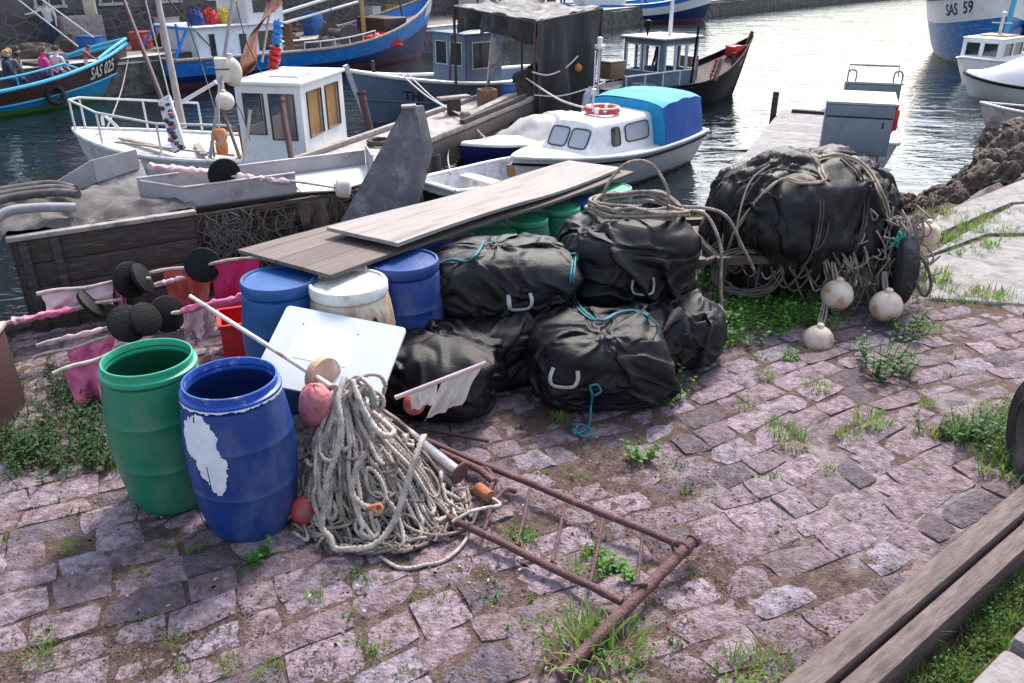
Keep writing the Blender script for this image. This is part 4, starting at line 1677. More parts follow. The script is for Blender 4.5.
# ------------------------------------------------------------------ plank fish box, net cage and steel trough along the quay edge
m_darkwood = mat('dark_old_wood', (.055, .038, .035), (.028, .02, .019), rough=.85, sc=7, stretch=(1, 1, 6), bump=.5, bsc=22, dirt=(.095, .07, .064), dsc=5, damt=.35)
m_greywood = mat('grey_wood', (.30, .26, .245), (.19, .16, .15), rough=.85, sc=8, bump=.35, bsc=30, dirt=(.12, .1, .095), dsc=4, damt=.35)
m_steel = mat('dull_steel', (.40, .37, .385), (.31, .285, .30), rough=.5, sc=6, metal=.25, bump=.06, bsc=60, dirt=(.24, .20, .2), dsc=4, damt=.35)
m_plate = mat('grey_plate', (.115, .105, .12), (.075, .068, .08), rough=.7, sc=10, bump=.4, bsc=60, dirt=(.19, .18, .19), dsc=6, damt=.4)
m_wire = mat('wire', (.10, .085, .08), (.06, .05, .045), rough=.7, sc=20)
m_cloth_g = mat('grey_tarp_cloth', (.085, .073, .072), (.05, .043, .043), rough=.85, sc=6, bump=.2, bsc=60, dirt=(.15, .13, .128), dsc=5, damt=.35)

W0, W1 = Vector((-3.30, 5.50, 0)), Vector((-2.48, 6.02, 0))
xw = (W1-W0).normalized(); yw = Vector((-xw.y, xw.x, 0))


def frame_of(o, x, y):
    z = Vector((0, 0, 1))
    M = Matrix((x, y, z)).transposed().to_4x4()
    M.translation = o
    return M


W0 = W0 - xw*.25
LW = (W1-W0).length
t = thing('plank_bin', 'dark plank walled bin with a pale edged lid beside the net cage', 'storage bin', M=frame_of(W0, xw, yw))
for k in range(4):
    mb = MB(); mb.box((LW/2, 0, .092+k*.177), (LW, .03, .172), bev=.006); mb.build('plank', m_darkwood, t)
for x in (.06, .26):
    mb = MB(); mb.box((x, -.028, .36), (.055, .03, .70), bev=.004); mb.build('batten', m_darkwood, t)
mb = MB(); mb.box((LW/2, .0, .735), (LW+.06, .07, .035), bev=.006); mb.build('edge_strip', m_greywood, t)
mb = MB(); mb.box((-.005, .45, .36), (.03, .88, .70), bev=.006); mb.build('end_panel', m_darkwood, t)
mb = MB(); mb.box((LW/2, .45, .70), (LW-.02, .86, .03)); mb.build('lid', m_darkwood, t)
# grey cloth and hoses on top
rows = []
for i in range(41):
    row = []
    for j in range(25):
        u, v = i/40, j/24
        x, y = -.55+u*(LW+.6), .05+v*.95
        z = .735+.10*crest(Vector((x, y, 0)), 2.2, 3, .8, 1.2)*(1-.4*u)+.05*noise.noise((x*3, y*3, 0))+.02*crest(Vector((x, y, 0)), 7, 8)
        if x < -.03:
            z -= min(.75, (-.03-x)*1.9)
        if y < .1: z -= .03
        row.append((x, y, max(z, .05)))
    rows.append(row)
mb = MB(M=frame_of(W0, xw, yw)); mb.grid(rows)
tag(mb.build('cover_sheet', m_cloth_g), 'dusty grey sheet crumpled over the plank bin', 'tarpaulin')
m_hose = mat('grey_hose', (.25, .24, .27), (.17, .16, .19), rough=.6, sc=12)
MW = frame_of(W0, xw, yw)
hp = [MW @ Vector(p) for p in ((.45, .14, .86), (.2, .12, .90), (0, .08, .90), (-.16, 0, .78), (-.24, -.05, .5), (-.25, -.06, .3), (-.22, -.05, .2))]
tag(MB().tube(cat(hp, 8), .035, 12).build('suction_hose', m_hose), 'thick grey hose drooping over the plank bin corner', 'hose')
for k in range(3):
    lb = ['upper dark rope loop on the sheet over the plank bin', 'middle dark hose loop on the sheet over the plank bin', 'lowest hose loop hanging past the plank bin end'][k]
    hp = [MW @ Vector(p) for p in ((-.5+.1*k, .25+.2*k, .6+.12*k), (-.3, .35+.18*k, .84+.03*k), (0, .5+.15*k, .90), (.35, .52+.15*k, .9), (.5, .35+.1*k, .9))]
    tag(MB().tube(cat(hp, 8), .032, 10).build('hose_loop', m_cloth_g), lb, 'hose')

# net cage
C0 = W1 + xw*.02 + yw*.06
C1 = Vector((-1.35, 6.86, 0))
xc = (C1-C0).normalized(); yc = Vector((-xc.y, xc.x, 0))
LC = (C1-C0).length
HC = .70
t = thing('net_cage', 'wire mesh cage stuffed with nets under the steel trough', 'cage', M=frame_of(C0, xc, yc))
DC = .62
mb = MB()
for x in (0, LC*.36, LC*.7, LC):
    for y in (0, DC):
        mb.box((x, y, HC/2), (.035, .035, HC))
for z in (.03, HC-.02):
    for y in (0, DC):
        mb.box((LC/2, y, z), (LC, .03, .032))
    for x in (0, LC):
        mb.box((x, DC/2, z), (.03, DC, .03))
mb.build('frame', m_iron, t)
mb = MB()
n_ = int(LC/.055)
for i in range(1, n_):
    mb.tube([(LC*i/n_, -.012, .03), (LC*i/n_, -.012, HC-.02)], .0028, 4)
for k in range(1, 12):
    mb.tube([(0, -.016, HC*k/12), (LC, -.016, HC*k/12)], .0028, 4)
mb.build('wire_mesh', m_wire, t)
mb = MB()
rows = []
for i in range(15):
    rows.append([Vector((LC*.02+LC*.96*k/50, .06+.10*noise.noise((k*.22, i*.5, 3))+.03*noise.noise((k*.9, i*1.3, 3)), .03+(HC-.05)*i/14)) for k in range(51)])
mb.grid(rows)
mb.box((LC/2, DC*.6, HC*.48), (LC*.96, DC*.5, HC*.86))
mb.build('net_filling', m_net, t)
lines = []
rr = random.Random(31)
for k in range(230):
    x = rr.uniform(.05, LC-.05)
    z = rr.uniform(.1, HC)
    if rr.random() < .5:
        x = rr.uniform(.02, LC*.35)
    p = Vector((x, -.03, z)); ln = rr.uniform(.05, .25)
    lines.append(cat([p, p+Vector((rr.uniform(-.08, .08), -.025, -ln*.6)), p+Vector((rr.uniform(-.12, .12), -.02, -ln))], 4))
rope('hanging_cord', lines[:150], .0042, mat('dull_net_cord', (.13, .105, .09), (.07, .056, .05), rough=.95, sc=30), t, n=5)
rope('hanging_cord', lines[150:], .0042, mat('grey_green_cord', (.10, .14, .12), (.06, .08, .07), rough=.9, sc=20), t, n=5)
# draped dark sheet, pale rag lumps
mb = cloth_strip((LC*.60, -.05, HC-.02), (LC*.86, -.05, HC-.02), .34, .05, 3, lean=Vector((0, -.08, 0)), taper=.2); mb.build('hanging_sheet', m_cloth_g if False else m_net, t)
for x, z, r in ((LC*.45, .22, .10), (LC*.28, .08, .08), (LC*.93, .34, .09), (LC*.47, .12, .07)):
    mb = MB(); rows = []
    for i in range(13):
        th = PI*i/12
        rows.append([Vector((x, -.02, z))+Vector((math.sin(th)*math.cos(a), .4*math.sin(th)*math.sin(a), math.cos(th)*1.1))*r*(1+.35*noise.noise((math.cos(a)*3+x*9, math.sin(a)*3, th*2))) for a in np.linspace(0, 2*PI, 18, endpoint=False)])
    mb.grid(rows, closed=True); mb.build('rag', m_cloth_g, t)

# steel trough: an open tray on top of the cage, with a wide chute at its far end
Q0 = G(187, 209, .72); Q1 = G(297, 191, .74)
T0 = G(150, 199, .74)
xq = (Q1-Q0).normalized(); xq.z = 0; xq.normalize()
yq = Vector((-xq.y, xq.x, 0))
t = thing('sorting_trough', 'dull steel sorting trough lying on the net cage', 'trough', M=frame_of(Q0, xq, yq))
Lq = (Q1-Q0).length; Wq = .42; hq = .17
def wall(m, a, b, z0, z1, th=.012):
    a, b = Vector(a), Vector(b)
    d = (b-a); l = d.length; d.normalize()
    nrm = Vector((-d.y, d.x, 0))
    m.box(((a+b)/2)+Vector((0, 0, (z0+z1)/2)), (l, th, z1-z0), rot=math.atan2(d.y, d.x))
mb = MB()
Le = 1.02
mb.box((Lq/2+.02, Wq/2, .006), (Lq+.06, Wq, .012)); mb.build('floor', m_steel, t)
mb = MB(); wall(mb, (-.006, .006, 0), (Lq, .006, 0), .0, hq); mb.tube([(-.006, .006, hq), (Lq, .006, hq)], .011, 8); mb.build('side_wall', m_steel, t)
mb = MB(); wall(mb, (-.27, Wq, 0), (Lq+.8, Wq+.02, 0), .0, hq+.02); mb.tube([(-.27, Wq, hq+.02), (Lq+.8, Wq+.02, hq+.02)], .011, 8); mb.build('side_wall', m_steel, t)
mb = MB(); wall(mb, (.0, 0, 0), (-.26, Wq, 0), .013, hq-.001); mb.tube([(0, 0, hq+.001), (-.26, Wq, hq+.001)], .011, 8); mb.build('end_wall', m_steel, t)
mb = MB(); mb.prism([(-.005, .01), (.0, Wq), (-.255, Wq)], .012, Matrix.Translation((0, 0, .005))); mb.build('floor', m_steel, t)
mb = MB()
mb.prism([(Lq+.03, -.02), (Lq+.32, -.10), (Lq+.72, Wq*.05), (Lq+.82, Wq+.01), (Lq+.05, Wq-.01)], .012, Matrix.Translation((0, 0, .012)) @ Matrix.Rotation(R(6), 4, 'X'))
mb.build('chute_floor', mat('sky_lit_steel', (.66, .64, .64), (.56, .54, .55), rough=.42, sc=5, metal=.1), t)  # lighter steel colour stands in for skylight on the chute floor
mb = MB(); wall(mb, (Lq+.70, Wq*.02, 0), (Lq+.82, Wq+.03, 0), .0, .24); mb.build('end_wall', m_steel, t)


# second steel tray further left on the quay edge
S = [G(33, 197, .70), G(88, 163, .86), G(133, 152, .86), G(90, 181, .72)]
t = thing('steel_tray', 'tilted steel chute plate above the dusty sheet, nearest the open water', 'tray')
a, b = GY(34, 196, 6.6), GY(92, 165, 6.9)
c, d = GY(136, 153, 7.3), GY(60, 178, 7.6)
mb = MB()
up = Vector((0, 0, .17))
def slab(m, p, th=.012):
    n = (p[1]-p[0]).cross(p[2]-p[0]).normalized()*th
    N = len(p)
    m.add([q for q in p]+[q+n for q in p], [tuple(range(N-1, -1, -1)), tuple(range(N, 2*N))]+[(i, (i+1) % N, N+(i+1) % N, N+i) for i in range(N)])
slab(mb, [a-up*.6, b-up*.9, b+up*.25, a+up*.05]); mb.build('side_wall', m_steel, t)
mb = MB(); slab(mb, [b-up*.9, c-up*.8, c+up*.2, b+up*.25]); mb.build('side_wall', m_steel, t)
mb = MB(); slab(mb, [a-up*.62, b-up*.92, c-up*.82, d-up*.6]); mb.build('floor', m_steel, t)
e1, e2 = GY(80, 195, 6.7), GY(150, 185, 7.2)
mb = MB(); slab(mb, [e1, GY(92, 212, 6.6), GY(150, 203, 7.0), e2, GY(140, 160, 7.4), GY(90, 178, 7.0)]); mb.build('support_plate', m_plate, t)

# grey plate leaning by the boards
t = thing('fender_plate', 'thick dark grey plate standing tilted behind the boards', 'plate')
pA, pB, pC, pD, pE = GY(326, 248, 6.25), GY(403, 108, 6.62), GY(415, 107, 6.64), GY(425, 152, 6.55), GY(400, 250, 6.3)
front = [pA, pB, pC, pD, pE]
nrm = (pB-pA).cross(pE-pA).normalized()
if nrm.y < 0: nrm = -nrm
mb = MB(); th = .13
off_ = Vector((.06, .10, .0))
N = 5
# the broad face looks right; a narrower bevel face looks towards the eye
mb.add([p for p in front]+[p+off_ for p in front], [(0, 1, 2, 3, 4), (9, 8, 7, 6, 5)]+[(i, i+5, (i+1) % N+5, (i+1) % N) for i in range(N)])
mb.build('plate_body', m_plate, t, fix=True)
mb = MB(); mb.beam(pB+Vector((-.01, -.01, .012)), pC+Vector((.01, -.01, .012)), .10, .02); mb.build('end_cap', mat('grey_plate_edge', (.22, .20, .22), (.15, .14, .155), rough=.7, sc=10, bump=.3, bsc=50), t)
lines = [cat([GY(424, 148, 6.6), GY(420, 165, 6.6), GY(419, 190, 6.6), GY(415, 212, 6.6)], 8), cat([GY(423, 165, 6.6), GY(428, 170, 6.6), GY(421, 185, 6.6), GY(423, 210, 6.6)], 8), cat([GY(421, 160, 6.6), GY(424, 180, 6.6), GY(418, 200, 6.6), GY(420, 215, 6.6)], 8)]
tag(rope('hanging_rope', lines, .012, m_rope_d), 'dark rope hank hanging down beside the tilted grey plate', 'rope')

# ------------------------------------------------------------------ rust red box at the left
t = thing('rust_box', 'rust red steel box standing among weeds at the quay side', 'box', (-3.17, 4.05, 0), R(14))
m_box = mat('rust_red_paint', (.045, .011, .012), (.025, .008, .009), rough=.7, sc=5, bump=.2, bsc=50, dirt=(.07, .03, .025), dsc=6, damt=.4)  # base colour darkened for the shade the box stands in
mb = MB(); mb.box((0, 0, .27), (.42, .5, .52), bev=.012); mb.build('box_body', m_box, t)
mb = MB(); mb.box((0, 0, .545), (.45, .53, .03), bev=.008); mb.build('lid', mat('box_lid', (.35, .28, .27), (.2, .13, .12), rough=.6, sc=8, dirt=(.12, .04, .035), dsc=5, damt=.4), t)

# ------------------------------------------------------------------ right side: slabs, timbers, stone, tyre
m_conc = mat('pale_concrete', (.26, .235, .232), (.18, .162, .162), rough=.9, sc=6, bump=.9, bsc=30, dirt=(.13, .112, .108), dsc=4.5, damt=.45)
def slab_poly(name, poly, z0, z1, m_, label, cat_=None, kind='structure'):
    n = len(poly)
    mb = MB()
    # inset top for a worn arris
    cx = sum(p[0] for p in poly)/n; cy = sum(p[1] for p in poly)/n
    ins = []
    for x, y in poly:
        d = math.hypot(cx-x, cy-y)
        ins.append((x+(cx-x)*.02/d, y+(cy-y)*.02/d))
    vs = [(x, y, z0) for x, y in poly]+[(x, y, z1-.015) for x, y in poly]+[(x, y, z1) for x, y in ins]
    fs = [tuple(range(2*n, 3*n))]
    for i in range(n):
        j = (i+1) % n
        fs += [(i, j, n+j, n+i), (n+i, n+j, 2*n+j, 2*n+i)]
    mb.add(vs, fs)
    o = mb.build(name, m_, smooth=False)
    o['kind'] = kind; o['label'] = label; o['category'] = cat_ or name.replace('_', ' ')
    return o


g2 = lambda px, py: tuple(G(px, py))[:2]
slab_poly('concrete_slab', [g2(918, 244), g2(938, 216), (6.45, 9.95), (11.9, 15.4), (13.5, 13.5), (7.4, 9.2), g2(1010, 205)], -.1, .030, m_conc, 'pale concrete slab along the rocky bank, stained pale green')
slab_poly('concrete_slab', [g2(1012, 207), (7.4, 9.17), (13.4, 13.4), (13, 10), (6.5, 7.8), g2(985, 236), g2(925, 258)], -.1, .025, m_conc, 'pale concrete slab with grass in its joints')
slab_poly('concrete_slab', [g2(920, 262), g2(988, 239), (6.5, 7.75), (13, 9.9), (12, 6.5), (5.2, 5.75), g2(1016, 306), g2(930, 300)], -.1, .019, m_conc, 'rough pale concrete slab meeting the cobbles')
m_copper = mat('pale_green_stain', (.36, .44, .39), (.30, .36, .33), rough=.9, sc=5)

# timber beams, lower right
m_timber = mat('old_timber', (.15, .108, .10), (.07, .048, .046), rough=.85, sc=9, stretch=(.8, 4, 4), bump=.4, bsc=24, dirt=(.11, .075, .07), dsc=4, damt=.38)
def timber(label, a, b, w_, h_):
    a, b = Vector(a), Vector(b)
    x = (b-a).normalized(); y = Vector((-x.y, x.x, 0))
    L_ = (b-a).length
    mb = MB()
    mb.box((L_/2, 0, 0), (L_, w_, h_), bev=.008)
    bmv = mb.v
    o = mb.build('timber_beam', m_timber)
    o.matrix_world = frame_of(a, x, y)
    return tag(o, label, 'timber beam', 'paired timbers edging the cobbles')
d_ = (Vector((2.63, 3.40, 0))-Vector((.95, 2.11, 0))).normalized()
nn = Vector((d_.y, -d_.x, 0))
s0 = Vector((.95, 2.11, -.01))+nn*.06
timber('long timber next to the cobbles, outer one of the pair', s0-d_*1.2, s0+d_*3.6, .105, .19)
s1 = s0+nn*.120+Vector((0, 0, -.022))
timber('long timber next to the weeds, inner one of the pair', s1-d_*1.2, s1+d_*3.6, .09, .19)
m_granite = mat('granite_kerb', (.22, .195, .20), (.14, .12, .125), rough=.85, sc=16, bump=.6, bsc=50, dirt=(.19, .14, .135), dsc=5, damt=.3)
def granite(label, a, b, w_, h_, z):
    a, b = Vector(a), Vector(b); x = (b-a).normalized(); y = Vector((-x.y, x.x, 0))
    L_ = (b-a).length
    rows = []
    mb = MB(); mb.box((L_/2, 0, 0), (L_, w_, h_), bev=.03)
    o = mb.build('kerb_stone', m_granite)
    M = frame_of(a, x, y); M.translation = Vector((a.x, a.y, z)); o.matrix_world = M
    for v in o.data.vertices:
        v.co += noise.noise_vector(v.co*5)*.015
    return tag(o, label, 'kerb stone', 'granite kerb stones by the weeds')
k0 = Vector((1.66, 2.02, 0))+nn*.2
granite('grey granite kerb stone farther from the viewer, beyond the weeds', k0+d_*.34, k0+d_*1.5, .5, .3, .03)
granite('reddish granite kerb stone at the near end of the weeds', k0-d_*.9, k0+d_*.31, .5, .28, .015)

t = thing('old_wheel', 'worn dark rubber wheel standing by the timbers', 'wheel', GY(1050, 412, 3.55)+Vector((0, 0, 0)), 0)
t.location.z = .29
wheel(t, Matrix.Rotation(R(78), 4, 'Z') @ Matrix.Rotation(PI/2, 4, 'X'), .30, .13)

# rocks of the bank
m_rock = mat('brown_rock', (.115, .076, .06), (.035, .026, .022), rough=.9, sc=5, bump=.9, bsc=20, dirt=(.26, .19, .15), dsc=4, damt=.4)
rr = random.Random(5)
def rock_mesh(seed):
    bm = bmesh.new(); bmesh.ops.create_icosphere(bm, subdivisions=5, radius=1)
    for v in bm.verts:
        d = v.co.copy()
        v.co = d*(1+.30*noise.noise(d*1.4+Vector((seed, 0, 0)))-.30*abs(noise.noise(d*2.3+Vector((seed, 2, 0))))-.20*abs(noise.noise(d*4.7+Vector((seed, 2, 5))))-.08*abs(noise.noise(d*11+Vector((seed, 2, 5)))))
    me = bpy.data.meshes.new('rock'); bm.to_mesh(me); bm.free(); me.shade_smooth(); me.materials.append(m_rock)
    return me
RM = [rock_mesh(i*3.7) for i in range(4)]
names = ['beside the slab corner', 'under the slab edge', 'at the waterline below the slab', 'in the middle of the bank', 'topmost below the dinghy', 'next to the brown dinghy', 'nearest the quay corner', 'with moss at the bank foot', 'flat topped on the bank', 'leaning on a larger one', 'halfway up the bank', 'small wet one at the waterline', 'by the quay wall foot', 'dark one against the quay wall', 'broad one along the slab', 'split one near the dinghy bow', 'lowest of the bank', 'round one near the slab']
spots = [(935, 205, -.15, .22), (955, 200, -.15, .28), (945, 192, -.7, .3), (985, 180, -.35, .42), (1010, 150, -.5, .5), (1018, 128, -.9, .5), (925, 208, -.4, .25), (965, 190, -.6, .35), (1000, 165, -.3, .45), (975, 172, -.8, .35), (1022, 165, -.25, .4), (930, 195, -1.3, .3), (915, 210, -.8, .3), (908, 203, -1.2, .26), (1005, 178, -.15, .34), (990, 150, -1.2, .45), (965, 180, -1.3, .4), (1020, 145, -.7, .5)]
for k, (px, py, z, s_) in enumerate(spots):
    o = bpy.data.objects.new('bank_rock', RM[k % 4]); COL.objects.link(o)
    o.location = G(px, py, z)-Vector((0, 0, s_*.25)); o.rotation_euler = (rr.uniform(0, 6), rr.uniform(0, 6), rr.uniform(0, 6))
    s_ *= .82; o.scale = (s_*1.25, s_, s_*.8)
    tag(o, 'rough brown bank rock ' + names[k], 'rock', 'brown rocks of the bank')
# earth of the bank behind
mb = MB(); rows = []
ep = [Vector((x, edge_y(x), 0)) for x in np.linspace(4.3, 12, 40)]
for i, p in enumerate(ep):
    row = []
    for j in range(16):
        v = j/15
        dr = Vector((-.62, .78, 0))
        q = p+dr*(v*1.7*min(1, i/8+.15))
        q.z = .0-1.75*v**1.3 + .18*noise.noise((q.x*2, q.y*2, 0))+.07*noise.noise((q.x*6, q.y*6, 0)) - (.1 if j == 0 else 0)
        row.append(q)
    rows.append(row)
mb.grid(rows)
structure(mb.build('bank', m_rock), 'rough brown earth and stone bank sloping into the water')

# ------------------------------------------------------------------ wooden jetty at the right with grey cabinets
m_deck = mat('jetty_planks', (.27, .25, .255), (.19, .175, .18), rough=.85, sc=6, bump=.3, bsc=30, dirt=(.16, .13, .13), dsc=3, damt=.35, planks=('X', .145, (.04, .03, .03)))
J0 = Vector((1.95, 8.42, -.06)); J1 = Vector((5.0, 15.3, -.06))
xj = (J1-J0).normalized(); yj = Vector((-xj.y, xj.x, 0))
LJ = (J1-J0).length
t = thing('jetty', 'weathered plank jetty running out past the grey cabinets', 'jetty', M=frame_of(J0, xj, yj))
WJ = 1.75
mb = MB()
x = .0
rr = random.Random(8)
mb.box((LJ/2, -WJ/2, 0), (LJ, WJ, .05)); mb.build('deck', m_deck, t)
for y in (-.08, -WJ/2, -WJ+.08):
    mb = MB(); mb.box((LJ/2, y, -.13), (LJ-.1, .12, .2)); mb.build('bearer', m_darkwood, t)
for x in (.8, 2.6, 4.4, 6.2, LJ-.15):
    for y in (-.02, -WJ+.05):
        mb = MB(); mb.tube([(x, y, -.2), (x, y, -2.6)], .1, 12); mb.build('pile', m_darkwood, t)
mb = MB(); mb.tube([(LJ-.45, .07, -1.5), (LJ-.45, .07, .42)], .055, 10); mb.build('mooring_post', m_darkwood, t)
mb = MB(); mb.box((LJ-.08, -WJ*.42, .05), (.14, WJ*.6, .06)); mb.build('end_beam', m_darkwood, t)

m_cab = mat('cabinet_paint', (.135, .165, .20), (.105, .13, .16), rough=.5, sc=4, bump=.05, bsc=90, dirt=(.2, .2, .21), dsc=5, damt=.3)
m_cabtop = mat('cabinet_top', (.33, .33, .345), (.26, .26, .27), rough=.45, sc=5, dirt=(.3, .28, .27), dsc=4, damt=.35)
m_black_gap = mat('dark_gap', (.012, .012, .014), rough=.7, sc=20)
def cabinet(label, base, rz, w_, d, h, slope=.12):
    t = thing('steel_cabinet', label, 'cabinet', base, rz, 'grey steel cabinets on the jetty')
    mb = MB(); mb.box((0, d/2, h/2), (w_, d, h), bev=.008); mb.build('cabinet_body', m_cab, t)
    mb = MB(); mb.box((0, -.010, h*.40), (w_*.95, .02, h*.66), bev=.006); mb.build('door', m_cab, t)
    mb = MB(); mb.box((0, -.012, h*.875), (w_*.97, .024, h*.22), bev=.006); mb.build('flap', m_cab, t)
    mb = MB(); mb.box((0, -.003, h*.748), (w_*.97, .006, h*.03)); mb.build('seam_gap', m_black_gap, t)
    mb = MB(); mb.box((w_*.36, -.026, h*.62), (.02, .02, .09), bev=.004); mb.build('handle', m_black_gap, t)
    mb = MB()
    mb.add([(-w_/2-.02, -.03, h), (w_/2+.02, -.03, h), (w_/2+.02, d+.02, h+slope), (-w_/2-.02, d+.02, h+slope)] + [(-w_/2-.02, -.03, h+.03), (w_/2+.02, -.03, h+.03), (w_/2+.02, d+.02, h+slope+.03), (-w_/2-.02, d+.02, h+slope+.03)],
           [(3, 2, 1, 0), (4, 5, 6, 7), (0, 1, 5, 4), (1, 2, 6, 5), (2, 3, 7, 6), (3, 0, 4, 7)])
    mb.build('lid', m_cabtop, t, smooth=False)
    return t
cb = G(854, 166, -.03)
c1 = cabinet('near grey steel cabinet with a sloping pale lid', (4.90, 11.55, -.03), R(-19), .90, .62, .70, .07)
c2 = cabinet('far grey steel cabinet with rails on its lid', (5.78, 13.3, -.03), R(-19), .82, .62, .74, .06)
for x in (-.34, .34):
    mb = MB(); mb.tube(cat([(x-.06, .05, .76), (x-.06, .05, .90), (x, .05, .94), (x+.06, .05, .90), (x+.06, .05, .76)], 4), .014, 6); mb.build('lid_handle', m_cab, c2)
mb = MB(); mb.tube([(-.38, .5, .80), (-.38, .5, .97), (.38, .5, .97), (.38, .5, .80)], .015, 6); mb.build('lid_rail', m_cab, c2)
jt = thing('fuel_can', 'bright red can hanging at the side of the near cabinet', 'can', (5.42, 11.62, .32), R(-15))
mb = MB(); mb.box((0, 0, .14), (.10, .26, .30), bev=.03); mb.build('can_body', m_crate, jt)
mb = MB(); mb.tube([(0, -.08, .28), (0, -.10, .36)], .025, 8); mb.tube(cat([(0, -.02, .28), (0, .0, .35), (0, .09, .35), (0, .10, .28)], 4), .012, 6); mb.build('handle', m_crate, jt)

# ------------------------------------------------------------------ plants
m_leaf = foliage_mat('leaf_green', (.075, .19, .03), (.055, .14, .022))
m_leaf2 = foliage_mat('leaf_dark', (.05, .115, .028), (.032, .08, .022))
m_grass = foliage_mat('grass_green', (.13, .24, .04), (.085, .16, .03))
m_straw = foliage_mat('dry_grass', (.28, .21, .10), (.2, .14, .07))
def blade(mb, base, ang, h, lean, w_, mi=0):
    d = Vector((math.cos(ang), math.sin(ang), 0)); s_ = Vector((-d.y, d.x, 0))
    pts = []
    for i in range(5):
        u = i/4
        c = base+d*(lean*u*u)+Vector((0, 0, h*(u-.25*u*u*(lean/h if h else 0))))
        ww = w_*(1-u)**.7
        pts.append((c-s_*ww, c+s_*ww))
    vs = [p for pr in pts for p in pr]
    mb.add(vs, [(2*i, 2*i+1, 2*i+3, 2*i+2) for i in range(4)], mi)


def tuft_mesh(seed, n, r, h, straw=.15):
    rs = random.Random(seed); mb = MB()
    for k in range(n):
        a = rs.uniform(0, 6.28); q = r*math.sqrt(rs.random())
        b = Vector((q*math.cos(a), q*math.sin(a), -.005))
        hh = h*rs.uniform(.4, 1.1)
        blade(mb, b, a+rs.uniform(-1, 1), hh, hh*rs.uniform(.2, 1.1), rs.uniform(.0022, .0048), 1 if rs.random() < straw else 0)
    return mb


def leaf(mb, p, d, n, l, w_, mi=0):
    d = d.normalized(); s_ = d.cross(n).normalized()
    vs = [p, p+d*l*.3+s_*w_*.8-n*.003, p+d*l*.65+s_*w_*.7, p+d*l-n*l*.15, p+d*l*.65-s_*w_*.7, p+d*l*.3-s_*w_*.8-n*.003, p+d*l*.5+n*l*.05]
    mb.add(vs, [(0, 1, 6), (1, 2, 6), (2, 3, 6), (3, 4, 6), (4, 5, 6), (5, 0, 6)], mi)


def weed_mesh(seed, n, r, h, ll):
    rs = random.Random(seed); mb = MB()
    for k in range(n):
        a = rs.uniform(0, 6.28); q = r*math.sqrt(rs.random())
        b = Vector((q*math.cos(a), q*math.sin(a), 0))
        hh = h*rs.uniform(.5, 1.1)
        tip = b+Vector((math.cos(a)*hh*.35, math.sin(a)*hh*.35, hh))
        mb.tube([b, b.lerp(tip, .5)+Vector((0, 0, hh*.08)), tip], [.003, .0025, .0015], 4)
        m_ = int(5+hh*30)
        for i in range(m_):
            u = .15+.85*i/m_
            p = b.lerp(tip, u)
            aa = i*2.4+rs.random()
            l = ll*rs.uniform(.6, 1.1)*(1.1-.4*u)
            leaf(mb, p, Vector((math.cos(aa), math.sin(aa), rs.uniform(-.1, .6))), Vector((0, 0, 1)), l, l*.34)
    return mb


TUFTS = {}
def tuft(px, py, label, scale=1., kind=0):
    if kind not in TUFTS:
        me = tuft_mesh(kind, 90, .09, .085, .12+.1*kind)
        o = me.build('grass_tuft', [m_grass, m_straw])
        TUFTS[kind] = o
        used = o
    else:
        used = copy_tree(TUFTS[kind])
    p = G(px, py)
    used.location = (p.x, p.y, ground_h(p.x, p.y)+.012)
    used.scale = (scale,)*3; used.rotation_euler = (0, 0, random.uniform(0, 6))
    tag(used, label, 'grass tuft', 'grass tufts between the cobbles')


tuft(780, 432, 'grass tuft in the open cobbles right of the front bag, upper of two', 1.0, 0)
tuft(793, 445, 'grass tuft in the open cobbles right of the front bag, lower of two', 1.0, 1)
tuft(818, 390, 'grass tuft straight below the ball float on the cobbles', .9, 2)
tuft(870, 425, 'grass tuft below the nettles by the trailer', 1.2, 0)
tuft(848, 437, 'low grass tuft between two tufts on the cobbles', .8, 1)
tuft(600, 664, 'big grass tuft round the lower end of the rusty ladder bar', 1.9, 2)
tuft(572, 650, 'dry grass tuft left of the rusty ladder bar end', 1.6, 1)
tuft(622, 650, 'dry grass tuft right of the rusty ladder bar end', 1.3, 1)
tuft(935, 280, 'grass tuft against the concrete slab by the trailer wheel', 1.5, 0)
tuft(990, 298, 'grass tuft at the cobble edge below the concrete slabs', 1.6, 2)
tuft(968, 230, 'grass in the joint of the pale slabs, upper one', 1.3, 0)
tuft(948, 240, 'grass in the joint of the pale slabs next to the trailer', 1.2, 2)
tuft(985, 222, 'grass in the joint of the pale slabs nearest the bank', 1.2, 2)
tuft(990, 248, 'short grass in the second slab joint', 1.0, 0)
tuft(520, 540, 'small tuft inside the rusty ladder at its middle', .9, 2)
tuft(585, 570, 'small tuft inside the rusty ladder near the end bar', 1.0, 0)
tuft(930, 330, 'grass tuft under the trailer wheel', 1.0, 2)
tuft(765, 378, 'small tuft among cobbles in front of the weeds', .7, 1)
tuft(720, 345, 'tuft at the weeds beside the low right bag', 1.2, 0)
tuft(735, 678, 'grass tuft between ladder and timber at the picture bottom', 1.1, 0)
tuft(770, 668, 'grass tuft touching the near end of the outer timber', 1.0, 2)
tuft(925, 405, 'tiny tuft on the cobbles near the old wheel', .6, 0)
tuft(232, 668, 'small green sprig in the near cobbles left of the ladder', .5, 0)
tuft(42, 664, 'small sprig in the near cobbles at the left corner', .6, 1)
tuft(50, 640, 'small sprig just behind another in the left corner', .5, 2)
tuft(315, 600, 'tiny sprig in a joint below the rope heap', .45, 0)
tuft(176, 645, 'tiny sprig in a joint below the blue barrel', .45, 2)
tuft(272, 676, 'yellow green sprig near the bottom edge left of the ladder', .6, 1)
tuft(70, 550, 'tiny sprig left of the green barrel', .5, 0)
